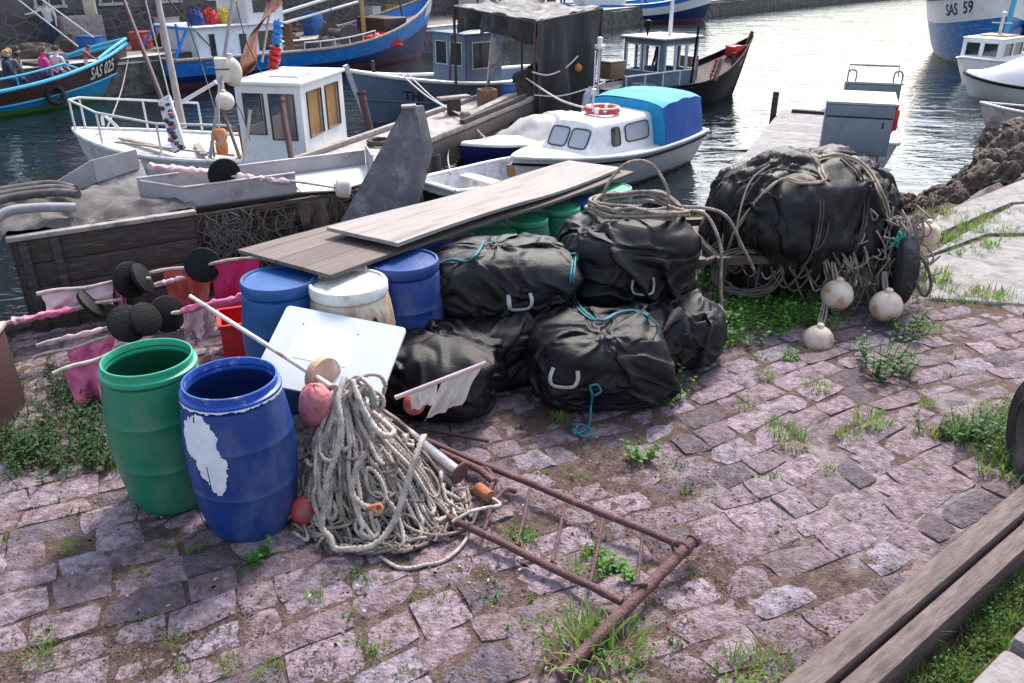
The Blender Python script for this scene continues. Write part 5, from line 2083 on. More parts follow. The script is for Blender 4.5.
tuft(745, 408, 'tuft in a joint right of the leafy sprouts', .7, 2)
tuft(560, 424, 'dry tuft at the foot of the front bag', .8, 1)
tuft(1000, 470, 'tuft leaning over the outer timber', 1.5, 0)

WEEDS = {}
def weed(px, py, label, kind, args, scale=1., mt=None, group='leafy weeds on the quay'):
    if kind not in WEEDS:
        o = weed_mesh(kind, *args).build('leafy_weed', mt or m_leaf)
        WEEDS[kind] = o
    else:
        o = copy_tree(WEEDS[kind])
    p = G(px, py)
    o.location = (p.x, p.y, ground_h(p.x, p.y))
    o.scale = (scale,)*3; o.rotation_euler = (0, 0, random.uniform(0, 6))
    tag(o, label, 'weed', group)


weed(640, 458, 'upright leafy weed in front of the bags', 1, (6, .05, .14, .05), 1.1)
weed(680, 395, 'leafy weed beside the low right bag', 2, (8, .08, .16, .05), 1.1)
weed(256, 560, 'leafy weed before the blue barrel', 1, (6, .05, .14, .05), .85, None)
weed(880, 370, 'nettle clump below the trailer, its nearest', 3, (22, .18, .22, .06), 1., m_leaf2)
weed(905, 335, 'nettle clump under the trailer wheel', 4, (16, .16, .2, .06), .9, m_leaf2)
weed(625, 575, 'leafy weed growing between the ladder rungs', 5, (7, .08, .08, .05), 1.)
weed(600, 560, 'low leafy weed inside the ladder beside another', 5, (7, .08, .08, .05), .8)
weed(520, 537, 'sprout at the middle of the ladder', 5, (7, .08, .08, .05), .6)
weed(665, 405, 'small sprout by the low right bag', 1, (6, .05, .14, .05), .6)
weed(790, 360, 'small sprout before the grounded ball float', 5, (7, .08, .08, .05), .8)
weed(322, 505, 'tiny sprout behind the small red ball float', 5, (7, .08, .08, .05), .4)
weed(135, 500, 'small sprout at the green barrel foot', 5, (7, .08, .08, .05), .4)


def weed_patch(name, label, spots_, n, h, ll, seed, mats, gr=.5):
    rs = random.Random(seed); mb = MB()
    for k in range(n):
        px, py, rx, ry = rs.choice(spots_)
        p = G(px+rs.gauss(0, rx), py+rs.gauss(0, ry))
        if p.y > edge_y(p.x)-.05:
            continue
        b = Vector((p.x, p.y, ground_h(p.x, p.y)))
        if rs.random() < gr:
            for i in range(6):
                a = rs.uniform(0, 6.28)
                hh = h*rs.uniform(.5, 1.1)
                blade(mb, b+Vector((rs.gauss(0, .02), rs.gauss(0, .02), 0)), a, hh, hh*rs.uniform(.2, .9), rs.uniform(.002, .0045), 1 if rs.random() < .8 else 2)
        else:
            hh = h*rs.uniform(.4, 1.2); a = rs.uniform(0, 6.28)
            tip = b+Vector((math.cos(a)*hh*.4, math.sin(a)*hh*.4, hh))
            mb.tube([b, tip], [.003, .0015], 4)
            for i in range(9):
                u = .2+.8*i/9
                aa = i*2.4+rs.random(); l = ll*rs.uniform(.5, 1.1)
                leaf(mb, b.lerp(tip, u), Vector((math.cos(aa), math.sin(aa), rs.uniform(-.1, .6))), Vector((0, 0, 1)), l, l*.36)
    o = mb.build(name, mats)
    return stuff(o, label, 'weeds')


m_leaf3 = foliage_mat('leaf_deep_green', (.032, .08, .022), (.02, .055, .018))  # darker green leaves and grass for the weeds by the rust red box
m_grass2 = foliage_mat('grass_deep_green', (.07, .13, .03), (.045, .09, .024))
weed_patch('weeds', 'bright green weeds growing under the trailer', [(745, 305, 22, 12), (770, 290, 22, 10), (715, 282, 14, 8), (730, 330, 14, 8), (800, 320, 20, 8)], 620, .16, .05, 1, [m_leaf, m_grass, m_straw], .4)
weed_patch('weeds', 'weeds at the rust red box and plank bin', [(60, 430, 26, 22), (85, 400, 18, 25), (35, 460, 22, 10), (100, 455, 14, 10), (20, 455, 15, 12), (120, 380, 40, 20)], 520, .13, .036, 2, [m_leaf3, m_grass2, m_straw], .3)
weed_patch('weeds', 'weeds round the old wheel by the timbers', [(985, 440, 18, 9), (1008, 455, 14, 10), (960, 437, 14, 5), (1005, 425, 10, 10)], 230, .14, .036, 3, [m_leaf2, m_grass, m_straw], .68)
weed_patch('weeds', 'weeds growing from the soil behind the timbers', [(1016, 590, 14, 14), (996, 606, 8, 8), (966, 646, 15, 12), (945, 664, 9, 10), (1024, 572, 9, 12), (1000, 625, 14, 8), (925, 678, 8, 8)], 330, .14, .026, 4, [m_leaf2, m_grass, m_straw], .72)
weed_patch('weeds', 'grass growing in the joints of the pale slabs', [(975, 224, 26, 6), (945, 238, 14, 3), (1000, 214, 12, 4), (960, 250, 20, 4), (1000, 236, 14, 3), (985, 300, 22, 4), (940, 290, 14, 8)], 260, .09, .03, 6, [m_grass, m_leaf, m_straw], .85)
weed_patch('weeds', 'dry grass along the rocky quay corner', [(925, 222, 8, 5), (938, 215, 10, 3), (700, 232, 40, 5), (650, 228, 20, 4)], 170, .14, .04, 5, [m_leaf, m_straw, m_grass], .8)
# small growth in the joints all over the paving
rs = random.Random(123); sp = []
for k in range(110):
    px, py = rs.uniform(0, 1010), 330+350*rs.random()**.8
    if py > 470+ (1010-px)*.0 and px > 1700-1.55*py-20 and px > 760: continue
    if 90 < px < 480 and py < 540: continue
    if 380 < px < 720 and py < 425: continue
    sp.append((px, py, 6, 2.5))
weed_patch('weeds', 'tiny weeds and dry stems rooted in the joints of the cobbles', sp, 300, .035, .014, 7, [m_leaf, m_grass, m_straw], .6)
m_dark_crumb = mat('dark_crumb', (.05, .035, .03), rough=.95)
# crumbs of moss and earth lying in drifts over the paving
mb = MB(); rs = random.Random(7)
n_ = 0
while n_ < 5200:
    p = G(rs.uniform(0, 900), 400+283*rs.random()**.8)
    c = noise.noise((p.x*.8, p.y*.8, 5.0))*.5 + noise.noise((p.x*2.3, p.y*2.3, 8.0))*.5
    if rs.random() > .10+max(0, c)*2.6 or p.x > 2.2:
        continue
    n_ += 1
    r_ = rs.uniform(.003, .0085)
    b = Vector((p.x, p.y, ground_h(p.x, p.y)+.012+rs.uniform(0, .006)))
    vs = [b+Vector((rs.uniform(-1, 1), rs.uniform(-1, 1), rs.uniform(-.3, .8)))*r_*1.4 for _ in range(4)]
    mb.add(vs, [(0, 1, 2), (0, 2, 3), (0, 3, 1), (1, 3, 2)], rs.choice((0, 0, 0, 1, 2)))
stuff(mb.build('debris', [mat('moss_crumb', (.10, .058, .042), (.06, .036, .028), rough=.95), mat('dry_crumb', (.20, .14, .09), rough=.95), m_dark_crumb], smooth=False), 'drifts of brown moss crumbs and earth on the cobbles', 'debris')
# litter: straw bits, shell and stone crumbs in the joints
mb = MB(); rs = random.Random(99)
for k in range(240):
    px, py = rs.uniform(0, 760), rs.uniform(400, 683)
    if rs.random() < .5: px, py = rs.gauss(430, 140), rs.gauss(560, 45)
    p = G(px, py)
    if p.y < .5: continue
    s_ = rs.uniform(.003, .009)
    M_ = Matrix.Translation((p.x, p.y, ground_h(p.x, p.y)+.022)) @ Matrix.Rotation(rs.uniform(0, 6), 4, 'Z')
    mb.M = M_
    mb.box((0, 0, 0), (s_*rs.uniform(1, 3.2), s_*1.2, s_*.6), mi=rs.choice((0, 0, 1, 2)))
mb.M = Matrix()
stuff(mb.build('litter', [m_straw, mat('shell_crumb', (.36, .32, .29), rough=.8), m_dirt]), 'crumbs of straw, shell and grit scattered on the cobbles', 'litter')
# ------------------------------------------------------------------ boats
def sstep(a, b, x):
    t = max(0., min(1., (x-a)/(b-a)))
    return t*t*(3-2*t)


class Hull:
    def __init__(s, L, B, zs=(.8, .7, 1.4), dep=.5, tw=.75, um=.42, bowp=2.3, rake=.6, q=.34, qb=.85, srake=.1, rnd_=False):
        s.L, s.B, s.z3, s.dep, s.tw, s.um, s.bowp, s.rake, s.q, s.qb, s.srake, s.rnd = L, B, zs, dep, tw, um, bowp, rake, q, qb, srake, rnd_

    def b(s, u):
        if u < s.um:
            t = (s.um-u)/s.um
            f = math.sqrt(max(0, 1-t**2.6)) if s.rnd else s.tw+(1-s.tw)*(1-t*t)
        else:
            f = 1-((u-s.um)/(1-s.um))**s.bowp
        return s.B/2*max(f, 0)

    def zs(s, u):
        a, m, b = s.z3
        return m+(b-m)*max(0, (u-.4)/.6)**2+(a-m)*max(0, (.4-u)/.4)**2

    def P(s, u, w, side, off=0.):
        u = max(0, min(1, u))
        q = s.q+(s.qb-s.q)*sstep(.45, 1, u)
        y = (s.b(u)*max(w, 0)**q)
        x = s.L*u-s.rake*max(0, 1-w)**1.2*sstep(.6, 1, u)+s.srake*(1-w)*sstep(.3, 0, u)
        z = -s.dep+w*(s.zs(u)+s.dep)
        p = Vector((x, side*y, z))
        if off:
            p.y += side*off
            if u > .8:
                p.x += off*.5
        return p

    def side(s, w0, w1, nu=40, nw=10, off=0., u0=0., u1=1., sides=(-1, 1)):
        mb = MB()
        for sd in sides:
            rows = []
            for i in range(nu+1):
                t = i/nu
                u = u0+(u1-u0)*(1-(1-t)**1.5)
                rows.append([s.P(u, w0+(w1-w0)*k/nw, sd, off) for k in range(nw+1)])
            if sd < 0:
                rows = rows[::-1]
            mb.grid(rows)
        return mb

    def transom(s, w0, w1, mb):
        rows = []
        for k in range(9):
            w = w0+(w1-w0)*k/8
            a, b = s.P(0, w, -1), s.P(0, w, 1)
            rows.append([a.lerp(b, j/6) for j in range(7)])
        mb.grid(rows)
        return mb

    def line(s, w, sd, off=0., n=30, u0=0., u1=1., dz=0.):
        return [s.P(u0+(u1-u0)*i/n, w, sd, off)+Vector((0, 0, dz)) for i in range(n+1)]

    def rail(s, r, w=1., off=0., flat=1., u0=0., u1=1., dz=0.):
        mb = MB()
        if u1 >= 1:
            pts = s.line(w, -1, off, u0=u0, dz=dz)+s.line(w, 1, off, u0=u0, dz=dz)[::-1][1:]
            mb.tube(pts, r, 8, flat=flat)
        else:
            for sd in (-1, 1):
                mb.tube(s.line(w, sd, off, u0=u0, u1=u1, dz=dz), r, 8, flat=flat)
        if not s.rnd and u0 == 0:
            mb.tube([s.P(0, w, -1, off)+Vector((0, 0, dz)), s.P(0, w, 1, off)+Vector((0, 0, dz))], r, 8, flat=flat)
        return mb

    def deck(s, drop, u0=0., u1=1., inset=.01, n=30, camber=.03):
        rows = []
        for i in range(n+1):
            u = u0+(u1-u0)*i/n
            w = max(.05, (s.zs(u)-drop+s.dep)/(s.zs(u)+s.dep))
            a, b = s.P(u, w, -1), s.P(u, w, 1)
            a.y += inset; b.y -= inset
            if a.y > b.y:
                a.y = b.y = 0
            row = []
            for k in range(7):
                p = a.lerp(b, k/6); p.z += camber*(1-(2*k/6-1)**2)
                row.append(p)
            rows.append(row)
        mb = MB(); mb.grid(rows)
        return mb

    def text(s, body, size, u, w, sd, mt, parent, off=.012, aspect=1.):
        vs, fs = text_mesh(body, size)
        out = []
        for v in vs:
            uu_ = u+(1 if sd < 0 else -1)*v.x*aspect/s.L
            zz = s.zs(uu_)+s.dep
            out.append(s.P(uu_, w+v.y/zz, sd, off))
        mb = MB(); mb.add(out, fs)
        return mb.build('lettering', mt, parent, smooth=False)


m_glass = mat('dark_glass', (.018, .022, .026), (.03, .034, .038), rough=.08, sc=3, spec=.8)
m_white = mat('white_boat_paint', (.74, .73, .72), (.66, .64, .64), rough=.4, sc=3, dirt=(.46, .38, .32), dsc=6, damt=.22)
m_white2 = mat('dull_white_paint', (.62, .60, .61), (.50, .48, .50), rough=.5, sc=4, dirt=(.30, .24, .22), dsc=5, damt=.38)
m_pipe = mat('pale_pipe', (.66, .64, .64), (.5, .48, .48), rough=.4, sc=12)
m_cyan = mat('cyan_hull_paint', (.008, .26, .52), (.008, .21, .44), rough=.45, sc=3, lowz=.16, lowcol=(.07, .19, .05), dirt=(.05, .3, .45), dsc=4, damt=.35)
m_brown = mat('varnished_planks', (.062, .024, .020), (.035, .015, .014), rough=.5, sc=5, stretch=(1, 1, 9), dirt=(.11, .05, .04), dsc=4, damt=.35)
m_cyan_l = mat('cyan_trim_paint', (.05, .38, .58), (.04, .3, .5), rough=.45, sc=6)
m_blueb = mat('bright_blue_paint', (.008, .19, .58), (.006, .15, .48), rough=.45, sc=3, dirt=(.12, .24, .5), dsc=5, damt=.35)
m_navy = mat('navy_paint', (.006, .016, .105), (.006, .012, .075), rough=.45, sc=3, lowz=.22, lowcol=(.105, .035, .05))
m_greyb = mat('blue_grey_paint', (.115, .155, .22), (.088, .12, .175), rough=.55, sc=3, bump=.08, bsc=20, dirt=(.16, .19, .24), dsc=5, damt=.32)
m_black = mat('black_hull_paint', (.006, .005, .006), (.012, .010, .011), rough=.6, sc=4, spec=.1)
m_wood = mat('warm_wood', (.20, .10, .055), (.12, .06, .035), rough=.55, sc=7, stretch=(1, 1, 5))
m_paledeck = mat('pale_deck', (.58, .55, .54), (.46, .43, .43), rough=.7, sc=4, dirt=(.32, .28, .27), dsc=4, damt=.4)
m_ltr_w = mat('white_lettering', (.72, .70, .68), (.6, .58, .58), rough=.6, sc=20)
m_ltr_k = mat('dark_lettering', (.016, .016, .022), rough=.6, sc=20)
m_canvas_lit = mat('lit_canvas', (.008, .27, .50), (.007, .22, .44), rough=.75, sc=4, bump=.15, bsc=60)  # canopy canvas with the light on its top put into the colour
m_canvas_shaded = mat('shaded_canvas', (.006, .075, .34), (.006, .06, .28), rough=.75, sc=4, bump=.15, bsc=60)  # same canvas, with the shade on its sides put into the colour
m_red = mat('lifebuoy_red', (.55, .055, .065), (.42, .04, .05), rough=.5, sc=9)
m_skin = mat('skin', (.50, .28, .20), (.42, .22, .16), rough=.6, sc=20)
m_sheet = mat('pale_canvas', (.42, .40, .40), (.32, .30, .30), rough=.85, sc=5, bump=.15, bsc=50)


def boat(label, loc, deg, group=None):
    return thing('boat', label, 'boat', (loc[0], loc[1], WATER_Z), R(deg), group)


def house(t, c, lx, ly, h, op, mw, mroof, over_=.08, mframe=None, name='wheelhouse', pane=None, lean=0., roof_t=.05, fr=.018):
    """box of walls with real openings: op = {side: [(u0,u1,v0,v1)...]} u,v as fractions; sides fore, aft, port, star"""
    c = Vector(c)
    P = {'fore': ((lx/2, -ly/2), (lx/2, ly/2)), 'aft': ((-lx/2, ly/2), (-lx/2, -ly/2)), 'port': ((lx/2, ly/2), (-lx/2, ly/2)), 'star': ((-lx/2, -ly/2), (lx/2, -ly/2))}
    mb = MB(); frames = []; panes = []
    th = .035
    for sd, (a, b) in P.items():
        a = Vector((*a, 0)); b = Vector((*b, 0))
        if sd in ('port', 'star'):
            dd = (b-a).normalized()*th*.5
            a = a+dd; b = b-dd
        d = b-a; L_ = d.length; x = d.normalized(); y = Vector((-x.y, x.x, 0))
        ops = op.get(sd, [])
        us = sorted({0, 1, *[o[0] for o in ops], *[o[1] for o in ops]})
        vs = sorted({0, 1, *[o[2] for o in ops], *[o[3] for o in ops]})
        for i in range(len(us)-1):
            for k in range(len(vs)-1):
                um_, vm = (us[i]+us[i+1])/2, (vs[k]+vs[k+1])/2
                if any(o[0] < um_ < o[1] and o[2] < vm < o[3] for o in ops):
                    continue
                cc = a+x*(um_*L_)+Vector((0, 0, vm*h))
                mb.box(c+cc, ((us[i+1]-us[i])*L_, th, (vs[k+1]-vs[k])*h), rot=math.atan2(x.y, x.x))
        for o in ops:
            p = [c+a+x*(o[0]*L_)+Vector((0, 0, o[2]*h)), c+a+x*(o[1]*L_)+Vector((0, 0, o[2]*h)), c+a+x*(o[1]*L_)+Vector((0, 0, o[3]*h)), c+a+x*(o[0]*L_)+Vector((0, 0, o[3]*h))]
            out = -y*(th*.5+.006)
            frames.append((p, out)); panes.append((p, y))
    mb.build(name, mw, t, smooth=False)
    for (p, out), (p2, y) in zip(frames, panes):
        m = MB(); m.tube([q+out for q in p], fr, 6, closed=True)
        fo = m.build('window', mframe or mw, t)
        if pane is not None:
            m = MB()
            m.add([q-y*.004 for q in p]+[q+y*.004 for q in p], [(0, 1, 2, 3), (7, 6, 5, 4)])
            m.build('pane', pane, fo, smooth=False)
    m = MB(); m.box(c+Vector((0, 0, h+roof_t/2)), (lx+2*over_, ly+2*over_, roof_t), bev=roof_t*.35)
    return m.build('roof', mroof, t)


def person(label, loc, rz, pose, shirt, trousers, hair=(.1, .06, .04), s=1., group=None, tilt=0.):
    """pose: dict of joints; one skin over the whole figure"""
    J = dict(pel=(0, 0, .95), chest=(0, .01, 1.28), neck=(0, .0, 1.49), head=(0, .03, 1.60), top=(0, .02, 1.70),
             ls=(.19, 0, 1.42), le=(.25, .02, 1.13), lw=(.24, .12, .89), lh=(.24, .16, .80),
             rs=(-.19, 0, 1.42), re=(-.25, .02, 1.13), rw=(-.24, .12, .89), rh=(-.24, .16, .80),
             lp=(.10, 0, .90), lk=(.11, .03, .50), la=(.11, -.02, .09), lt=(.12, .14, .04),
             rp=(-.10, 0, .90), rk=(-.11, .03, .50), ra=(-.11, -.02, .09), rt=(-.12, .14, .04))
    J.update(pose)
    RD = dict(pel=.135, chest=.15, neck=.058, head=.096, top=.07, ls=.072, le=.048, lw=.034, lh=.036, rs=.072, re=.048, rw=.034, rh=.036, lp=.09, lk=.062, la=.045, lt=.04, rp=.09, rk=.062, ra=.045, rt=.04)
    E = [('pel', 'chest'), ('chest', 'neck'), ('neck', 'head'), ('head', 'top'), ('chest', 'ls'), ('ls', 'le'), ('le', 'lw'), ('lw', 'lh'), ('chest', 'rs'), ('rs', 're'), ('re', 'rw'), ('rw', 'rh'), ('pel', 'lp'), ('lp', 'lk'), ('lk', 'la'), ('la', 'lt'), ('pel', 'rp'), ('rp', 'rk'), ('rk', 'ra'), ('ra', 'rt')]
    MI = {('neck', 'head'): 2, ('head', 'top'): 2, ('lw', 'lh'): 2, ('rw', 'rh'): 2, ('lp', 'lk'): 1, ('rp', 'rk'): 1, ('lk', 'la'): 1, ('rk', 'ra'): 1, ('la', 'lt'): 3, ('ra', 'rt'): 3, ('pel', 'lp'): 1, ('pel', 'rp'): 1}
    ks = list(J)
    me = bpy.data.meshes.new('person')
    me.from_pydata([J[k] for k in ks], [(ks.index(a), ks.index(b)) for a, b in E], [])
    o = bpy.data.objects.new('person', me); COL.objects.link(o)
    md = o.modifiers.new('k', 'SKIN')
    lay = me.skin_vertices[0].data
    for i, k in enumerate(ks):
        lay[i].radius = (RD[k], RD[k]*(.78 if k in ('pel', 'chest') else 1.))
        lay[i].use_root = (k == 'pel')
    sb = o.modifiers.new('b', 'SUBSURF'); sb.levels = 2
    bpy.context.view_layer.update()
    nm = bpy.data.meshes.new_from_object(o.evaluated_get(bpy.context.evaluated_depsgraph_get()))
    o.modifiers.clear()
    for mm in (shirt, trousers, m_skin, m_ltr_k):
        nm.materials.append(mm)
    segs = [(Vector(J[a]), Vector(J[b]), MI.get((a, b), 0), RD[a]) for a, b in E]
    for p in nm.polygons:
        best = None
        for a, b, mi, r in segs:
            d = b-a
            t_ = max(0, min(1, (p.center-a).dot(d)/max(d.length_squared, 1e-9)))
            dist = (a+d*t_-p.center).length - r*.6
            if best is None or dist < best[0]:
                best = (dist, mi)
        p.material_index = best[1]
    # nose and chin pushed out of the face side (+y)
    hd = Vector(J['head'])
    for v in nm.vertices:
        r = v.co-hd
        if abs(r.x) < .022 and r.y > .05 and abs(r.z) < .03:
            v.co.y += .022
    nm.shade_smooth()
    o.data = nm
    # hair cap
    mb = MB()
    c = Vector(J['top'])*.55+hd*.45
    rows = []
    for i in range(8):
        th = PI*.56*i/7
        rows.append([c+Vector((.104*math.sin(th)*math.cos(a), -.018+.112*math.sin(th)*math.sin(a), .10*math.cos(th)+(.02 if math.sin(a) > .3 else -.03)*math.sin(th))) for a in np.linspace(0, 2*PI, 18, endpoint=False)])
    mb.grid(rows, closed=True)
    hm = mat('hair_%02d_%02d' % (int(hair[0]*99), int(hair[2]*99)), hair, rough=.7, sc=30)
    mb.build('hair', hm, o)
    o.location = loc; o.rotation_euler = (tilt, 0, rz); o.scale = (s,)*3
    return tag(o, label, 'person', group)


def cloth_mat(n, c):
    return mat(n, c, tuple(x*.75 for x in c), rough=.9, sc=9)


c_white = cloth_mat('white_shirt', (.62, .58, .56)); c_blue = cloth_mat('blue_jeans', (.03, .05, .13)); c_pink = cloth_mat('pink_top', (.62, .07, .24))
c_navy = cloth_mat('navy_jumper', (.03, .035, .08)); c_dark = cloth_mat('dark_coat', (.03, .028, .03)); c_grey = cloth_mat('grey_coat', (.16, .15, .17)); c_red = cloth_mat('red_shirt', (.45, .12, .14))

# --- brown and cyan boat with passengers
H = Hull(10.6, 3.3, (.80, .68, 1.55), .5, um=.45, bowp=2.7, rake=.35, rnd_=True, qb=.6)
hd = 54
loc = Vector((-12.75, 27.4, 0))-Vector((math.cos(R(54)), math.sin(R(54)), 0))*10.3
t = boat('boat with a cyan hull and brown planked topside carrying passengers', loc, hd)
H.side(0, .64).build('hull', m_cyan, t)
H.side(.64, 1, off=.02).build('topside', m_brown, t)
H.rail(.055, 1, .03).build('gunwale', m_cyan_l, t)
H.rail(.03, .64, .035).build('rub_rail', m_cyan_l, t)
H.deck(.45).build('deck', m_greywood, t)
H.text('SAS 025', .52, .875, .82, -1, m_ltr_w, t, off=.05, aspect=.62)
mb = MB()
rl = [H.P(u, 1, -1, -.05)+Vector((0, 0, .30)) for u in np.linspace(.35, .74, 14)]
mb.tube(rl+[H.P(.78, 1, -1, -.02)+Vector((0, 0, .05))], .03, 8)
for u in (.36, .48, .6, .7):
    q = H.P(u, 1, -1, -.05); mb.tube([q, q+Vector((0, 0, .30))], .02, 6)
mb.build('hand_rail', m_cyan_l, t)
mb = MB(); mb.tube(cat([H.P(.86, 1, -1)+Vector((0, 0, .05)), H.P(.92, 1, -1)+Vector((0, 0, .13)), H.P(1, 1, -1)+Vector((.05, 0, .14))], 6), .05, 8)
mb.tube(cat([H.P(.86, 1, 1)+Vector((0, 0, .05)), H.P(.92, 1, 1)+Vector((0, 0, .13)), H.P(1, 1, 1)+Vector((.05, 0, .14))], 6), .05, 8); mb.build('bow_bulwark', m_cyan_l, t)
mb = MB(); mb.tube([(6.6, .2, .4), (6.2, .2, 4.6)], [.15, .10], 12); mb.build('mast', m_white, t)
mb = MB()
for a, b in (((9.6, 0, 1.8), (6.4, .1, 4.6)), ((8.9, -.3, 1.6), (6.2, .2, 4.4))):
    mb.tube([a, b], .022, 6)
mb.build('stay', m_pipe, t)
mb = MB(); mb.box((5.0, .3, .75), (1.9, 1.6, .55), bev=.05); mb.build('deckhouse', m_white2, t)
mb = MB(); mb.box((8.0, .1, .98), (1.0, .9, .5), bev=.04); mb.build('hatch_box', m_dark if False else m_darkwood, t)
mb = MB(); mb.box((8.55, .6, 1.15), (.5, .5, .5), bev=.04); mb.build('winch_box', m_greyb, t)
bm_ = mb = MB(); mb.tube([(5.9, .6, 1.15), (2.0, .9, 1.35)], [.14, .11], 10); mb.build('boom', m_white2, t)


def tyre(parent_M, p, r, label, grp='old tyres hung as fenders'):
    o = MB()
    o.tube([Vector((r*math.cos(a), 0, r*math.sin(a))) for a in np.linspace(0, 2*PI, 28, endpoint=False)], r*.34, 10, closed=True)
    tt = thing('tyre_fender', label, 'tyre', M=parent_M @ Matrix.Translation(p), group=grp)
    o.build('tyre', m_rubber, tt)
    m = MB(); m.tube([(0, .02, r), (0, .06, r+.5)], .02, 6); m.build('hanging_cord', m_rope_d, tt)
    return tt


TM1 = Matrix.Translation((loc.x, loc.y, WATER_Z)) @ Matrix.Rotation(R(hd), 4, 'Z')
q = H.P(.70, .66, -1, .12)
tyre(TM1, q, .23, 'tyre fender on the flank of the cyan boat')


def on(M, p):
    return M @ Vector(p)


seat = dict(pel=(0, 0, .5), chest=(0, .05, .82), neck=(0, .07, 1.02), head=(0, .11, 1.13), top=(0, .11, 1.23), ls=(.19, .05, .96), le=(.25, .10, .68), lw=(.16, .28, .56), lh=(.12, .34, .55), rs=(-.19, .05, .96), re=(-.25, .1, .68), rw=(-.16, .28, .56), rh=(-.12, .34, .55),
            lp=(.1, .02, .47), lk=(.12, .42, .48), la=(.12, .44, .09), lt=(.12, .56, .04), rp=(-.1, .02, .47), rk=(-.12, .42, .48), ra=(-.12, .44, .09), rt=(-.12, .56, .04))
for (u, y, sh, hair, lb) in ((6.35, -1.0, c_navy, (.35, .22, .08), 'fair haired passenger in a navy jumper sitting aft on the cyan boat'),
                             (6.65, -.6, c_grey, (.30, .18, .08), 'passenger in a grey coat sitting second from the stern on the cyan boat'),
                             (7.0, -.2, c_dark, (.03, .02, .02), 'dark haired passenger in black sitting by the mast of the cyan boat'),
                             (7.4, -.95, c_pink, (.12, .06, .04), 'passenger in a pink top sitting on the cyan boat'),
                             (7.85, -.85, c_white, (.05, .03, .02), 'passenger in a white shirt bending forward behind the railing of the cyan boat')):
    person(lb, on(TM1, (u, y, .46)), R(hd-90+random.uniform(-30, 30)), seat, sh, c_blue, hair, 1., 'passengers on the cyan boat')
person('person in a red shirt leaning at the bow of the cyan boat', on(TM1, (8.9, -.55, .62)), R(hd-110), dict(chest=(0, .12, 1.2), neck=(0, .2, 1.40), head=(0, .25, 1.5), top=(0, .26, 1.6), le=(.3, .3, 1.1), lw=(.3, .5, 1.0), lh=(.3, .57, .98), re=(-.3, .3, 1.1), rw=(-.3, .5, 1.0), rh=(-.3, .57, .98)), c_red, c_white, (.12, .05, .03), .62, 'passengers on the cyan boat')

# --- big blue fishing boat with white wheelhouse
H = Hull(13.6, 4.2, (1.0, .98, 2.55), .6, um=.45, bowp=2.4, rake=1.1, rnd_=False, tw=.8, qb=.65)
loc = Vector((-12.35, 28.8, 0)); hd = 50
t = boat('large blue fishing boat with a white wheelhouse and nets on deck', loc, hd)
TM2 = Matrix.Translation((loc.x, loc.y, WATER_Z)) @ Matrix.Rotation(R(hd), 4, 'Z')
H.transom(0, .66, H.side(0, .66)).build('hull', m_navy, t)
H.transom(.66, 1, H.side(.66, 1, off=.015)).build('topside', m_blueb, t)
H.rail(.06, 1, .02).build('gunwale', m_greywood, t)
H.deck(.5).build('deck', m_greywood, t)
H.side(.80, 1.01, u0=.93, off=.03).build('bow_band', m_white2, t)
mb = H.text('- --- - --\n-----', .16, .085, .88, -1, m_ltr_w, t, off=.03)
house(t, (2.9, .1, .45), 3.4, 2.4, 1.45, {'star': [(.12, .2, .12, .86), (.47, .57, .1, .82), (.70, .93, .38, .86)], 'fore': [(.1, .35, .5, .85), (.4, .62, .5, .85), (.67, .92, .5, .85)], 'port': [(.2, .4, .5, .85)]}, m_white, m_white2, .15, m_white, pane=m_glass)
house(t, (4.2, .1, 1.95), 1.5, 1.9, .9, {'star': [(.15, .8, .35, .85)], 'fore': [(.1, .45, .35, .85), (.52, .9, .35, .85)]}, m_white, m_white2, .12, m_white, name='upper_house', pane=m_glass)
mb = MB(); mb.box((5.0, .9, 1.15), (.06, .7, 1.4)); mb.box((5.05, -.9, 1.15), (.06, .5, 1.4)); mb.build('door', m_wood, t)
mb = MB()
for u in np.linspace(.36, .62, 6):
    p = H.P(u, 1, -1, -.02); mb.tube([p, p+Vector((0, 0, .28))], .02, 6)
mb.tube([H.P(u, 1, -1, -.02)+Vector((0, 0, .28)) for u in np.linspace(.36, .62, 10)], .025, 6); mb.build('hand_rail', m_pipe, t)
mb = MB(); mb.tube([(5.6, 1.2, 1.95), (12.6, .2, 3.5)], .06, 8); mb.tube([(5.4, .9, 1.6), (9.8, .6, 2.4)], .05, 8); mb.build('boom', m_white, t)
mb = MB(); mb.tube([(9.6, .1, .6), (9.5, .1, 5.5)], [.10, .08], 10); mb.build('mast', mat('ochre_mast', (.45, .30, .10), rough=.5, sc=9), t)
mb = MB(); mb.tube([(11.7, -.1, 1.3), (11.2, -.1, 4.5)], [.04, .03], 8); mb.tube([(7.3, -.2, .9), (8.6, 0, 4.5)], .02, 6); mb.build('stay', m_rope if False else m_rope_d, t)
mb = MB(); mb.box((10.6, .1, 1.35), (1.3, 1.8, .9), bev=.05); mb.build('fore_house', m_brown, t)
mb = MB(); mb.lathe([(.05, -.7), (.55, -.7), (.58, -.62), (.35, -.58), (.33, .58), (.58, .62), (.55, .7), (.05, .7)], 24, Matrix.Translation((8.3, .1, 1.1)) @ Matrix.Rotation(PI/2, 4, 'X')); mb.build('net_drum', m_rope_d, t)
mb = MB(); mb.box((.8, -.6, 1.3), (.06, .06, 1.5)); mb.beam((.2, -1.2, .95), (.9, -1.1, 1.9), .07, .07); mb.beam((.2, 1.2, .95), (.9, 1.1, 1.9), .07, .07); mb.beam((.9, -1.1, 1.9), (.9, 1.1, 1.9), .07, .07); mb.build('stern_gallows', m_blueb, t)


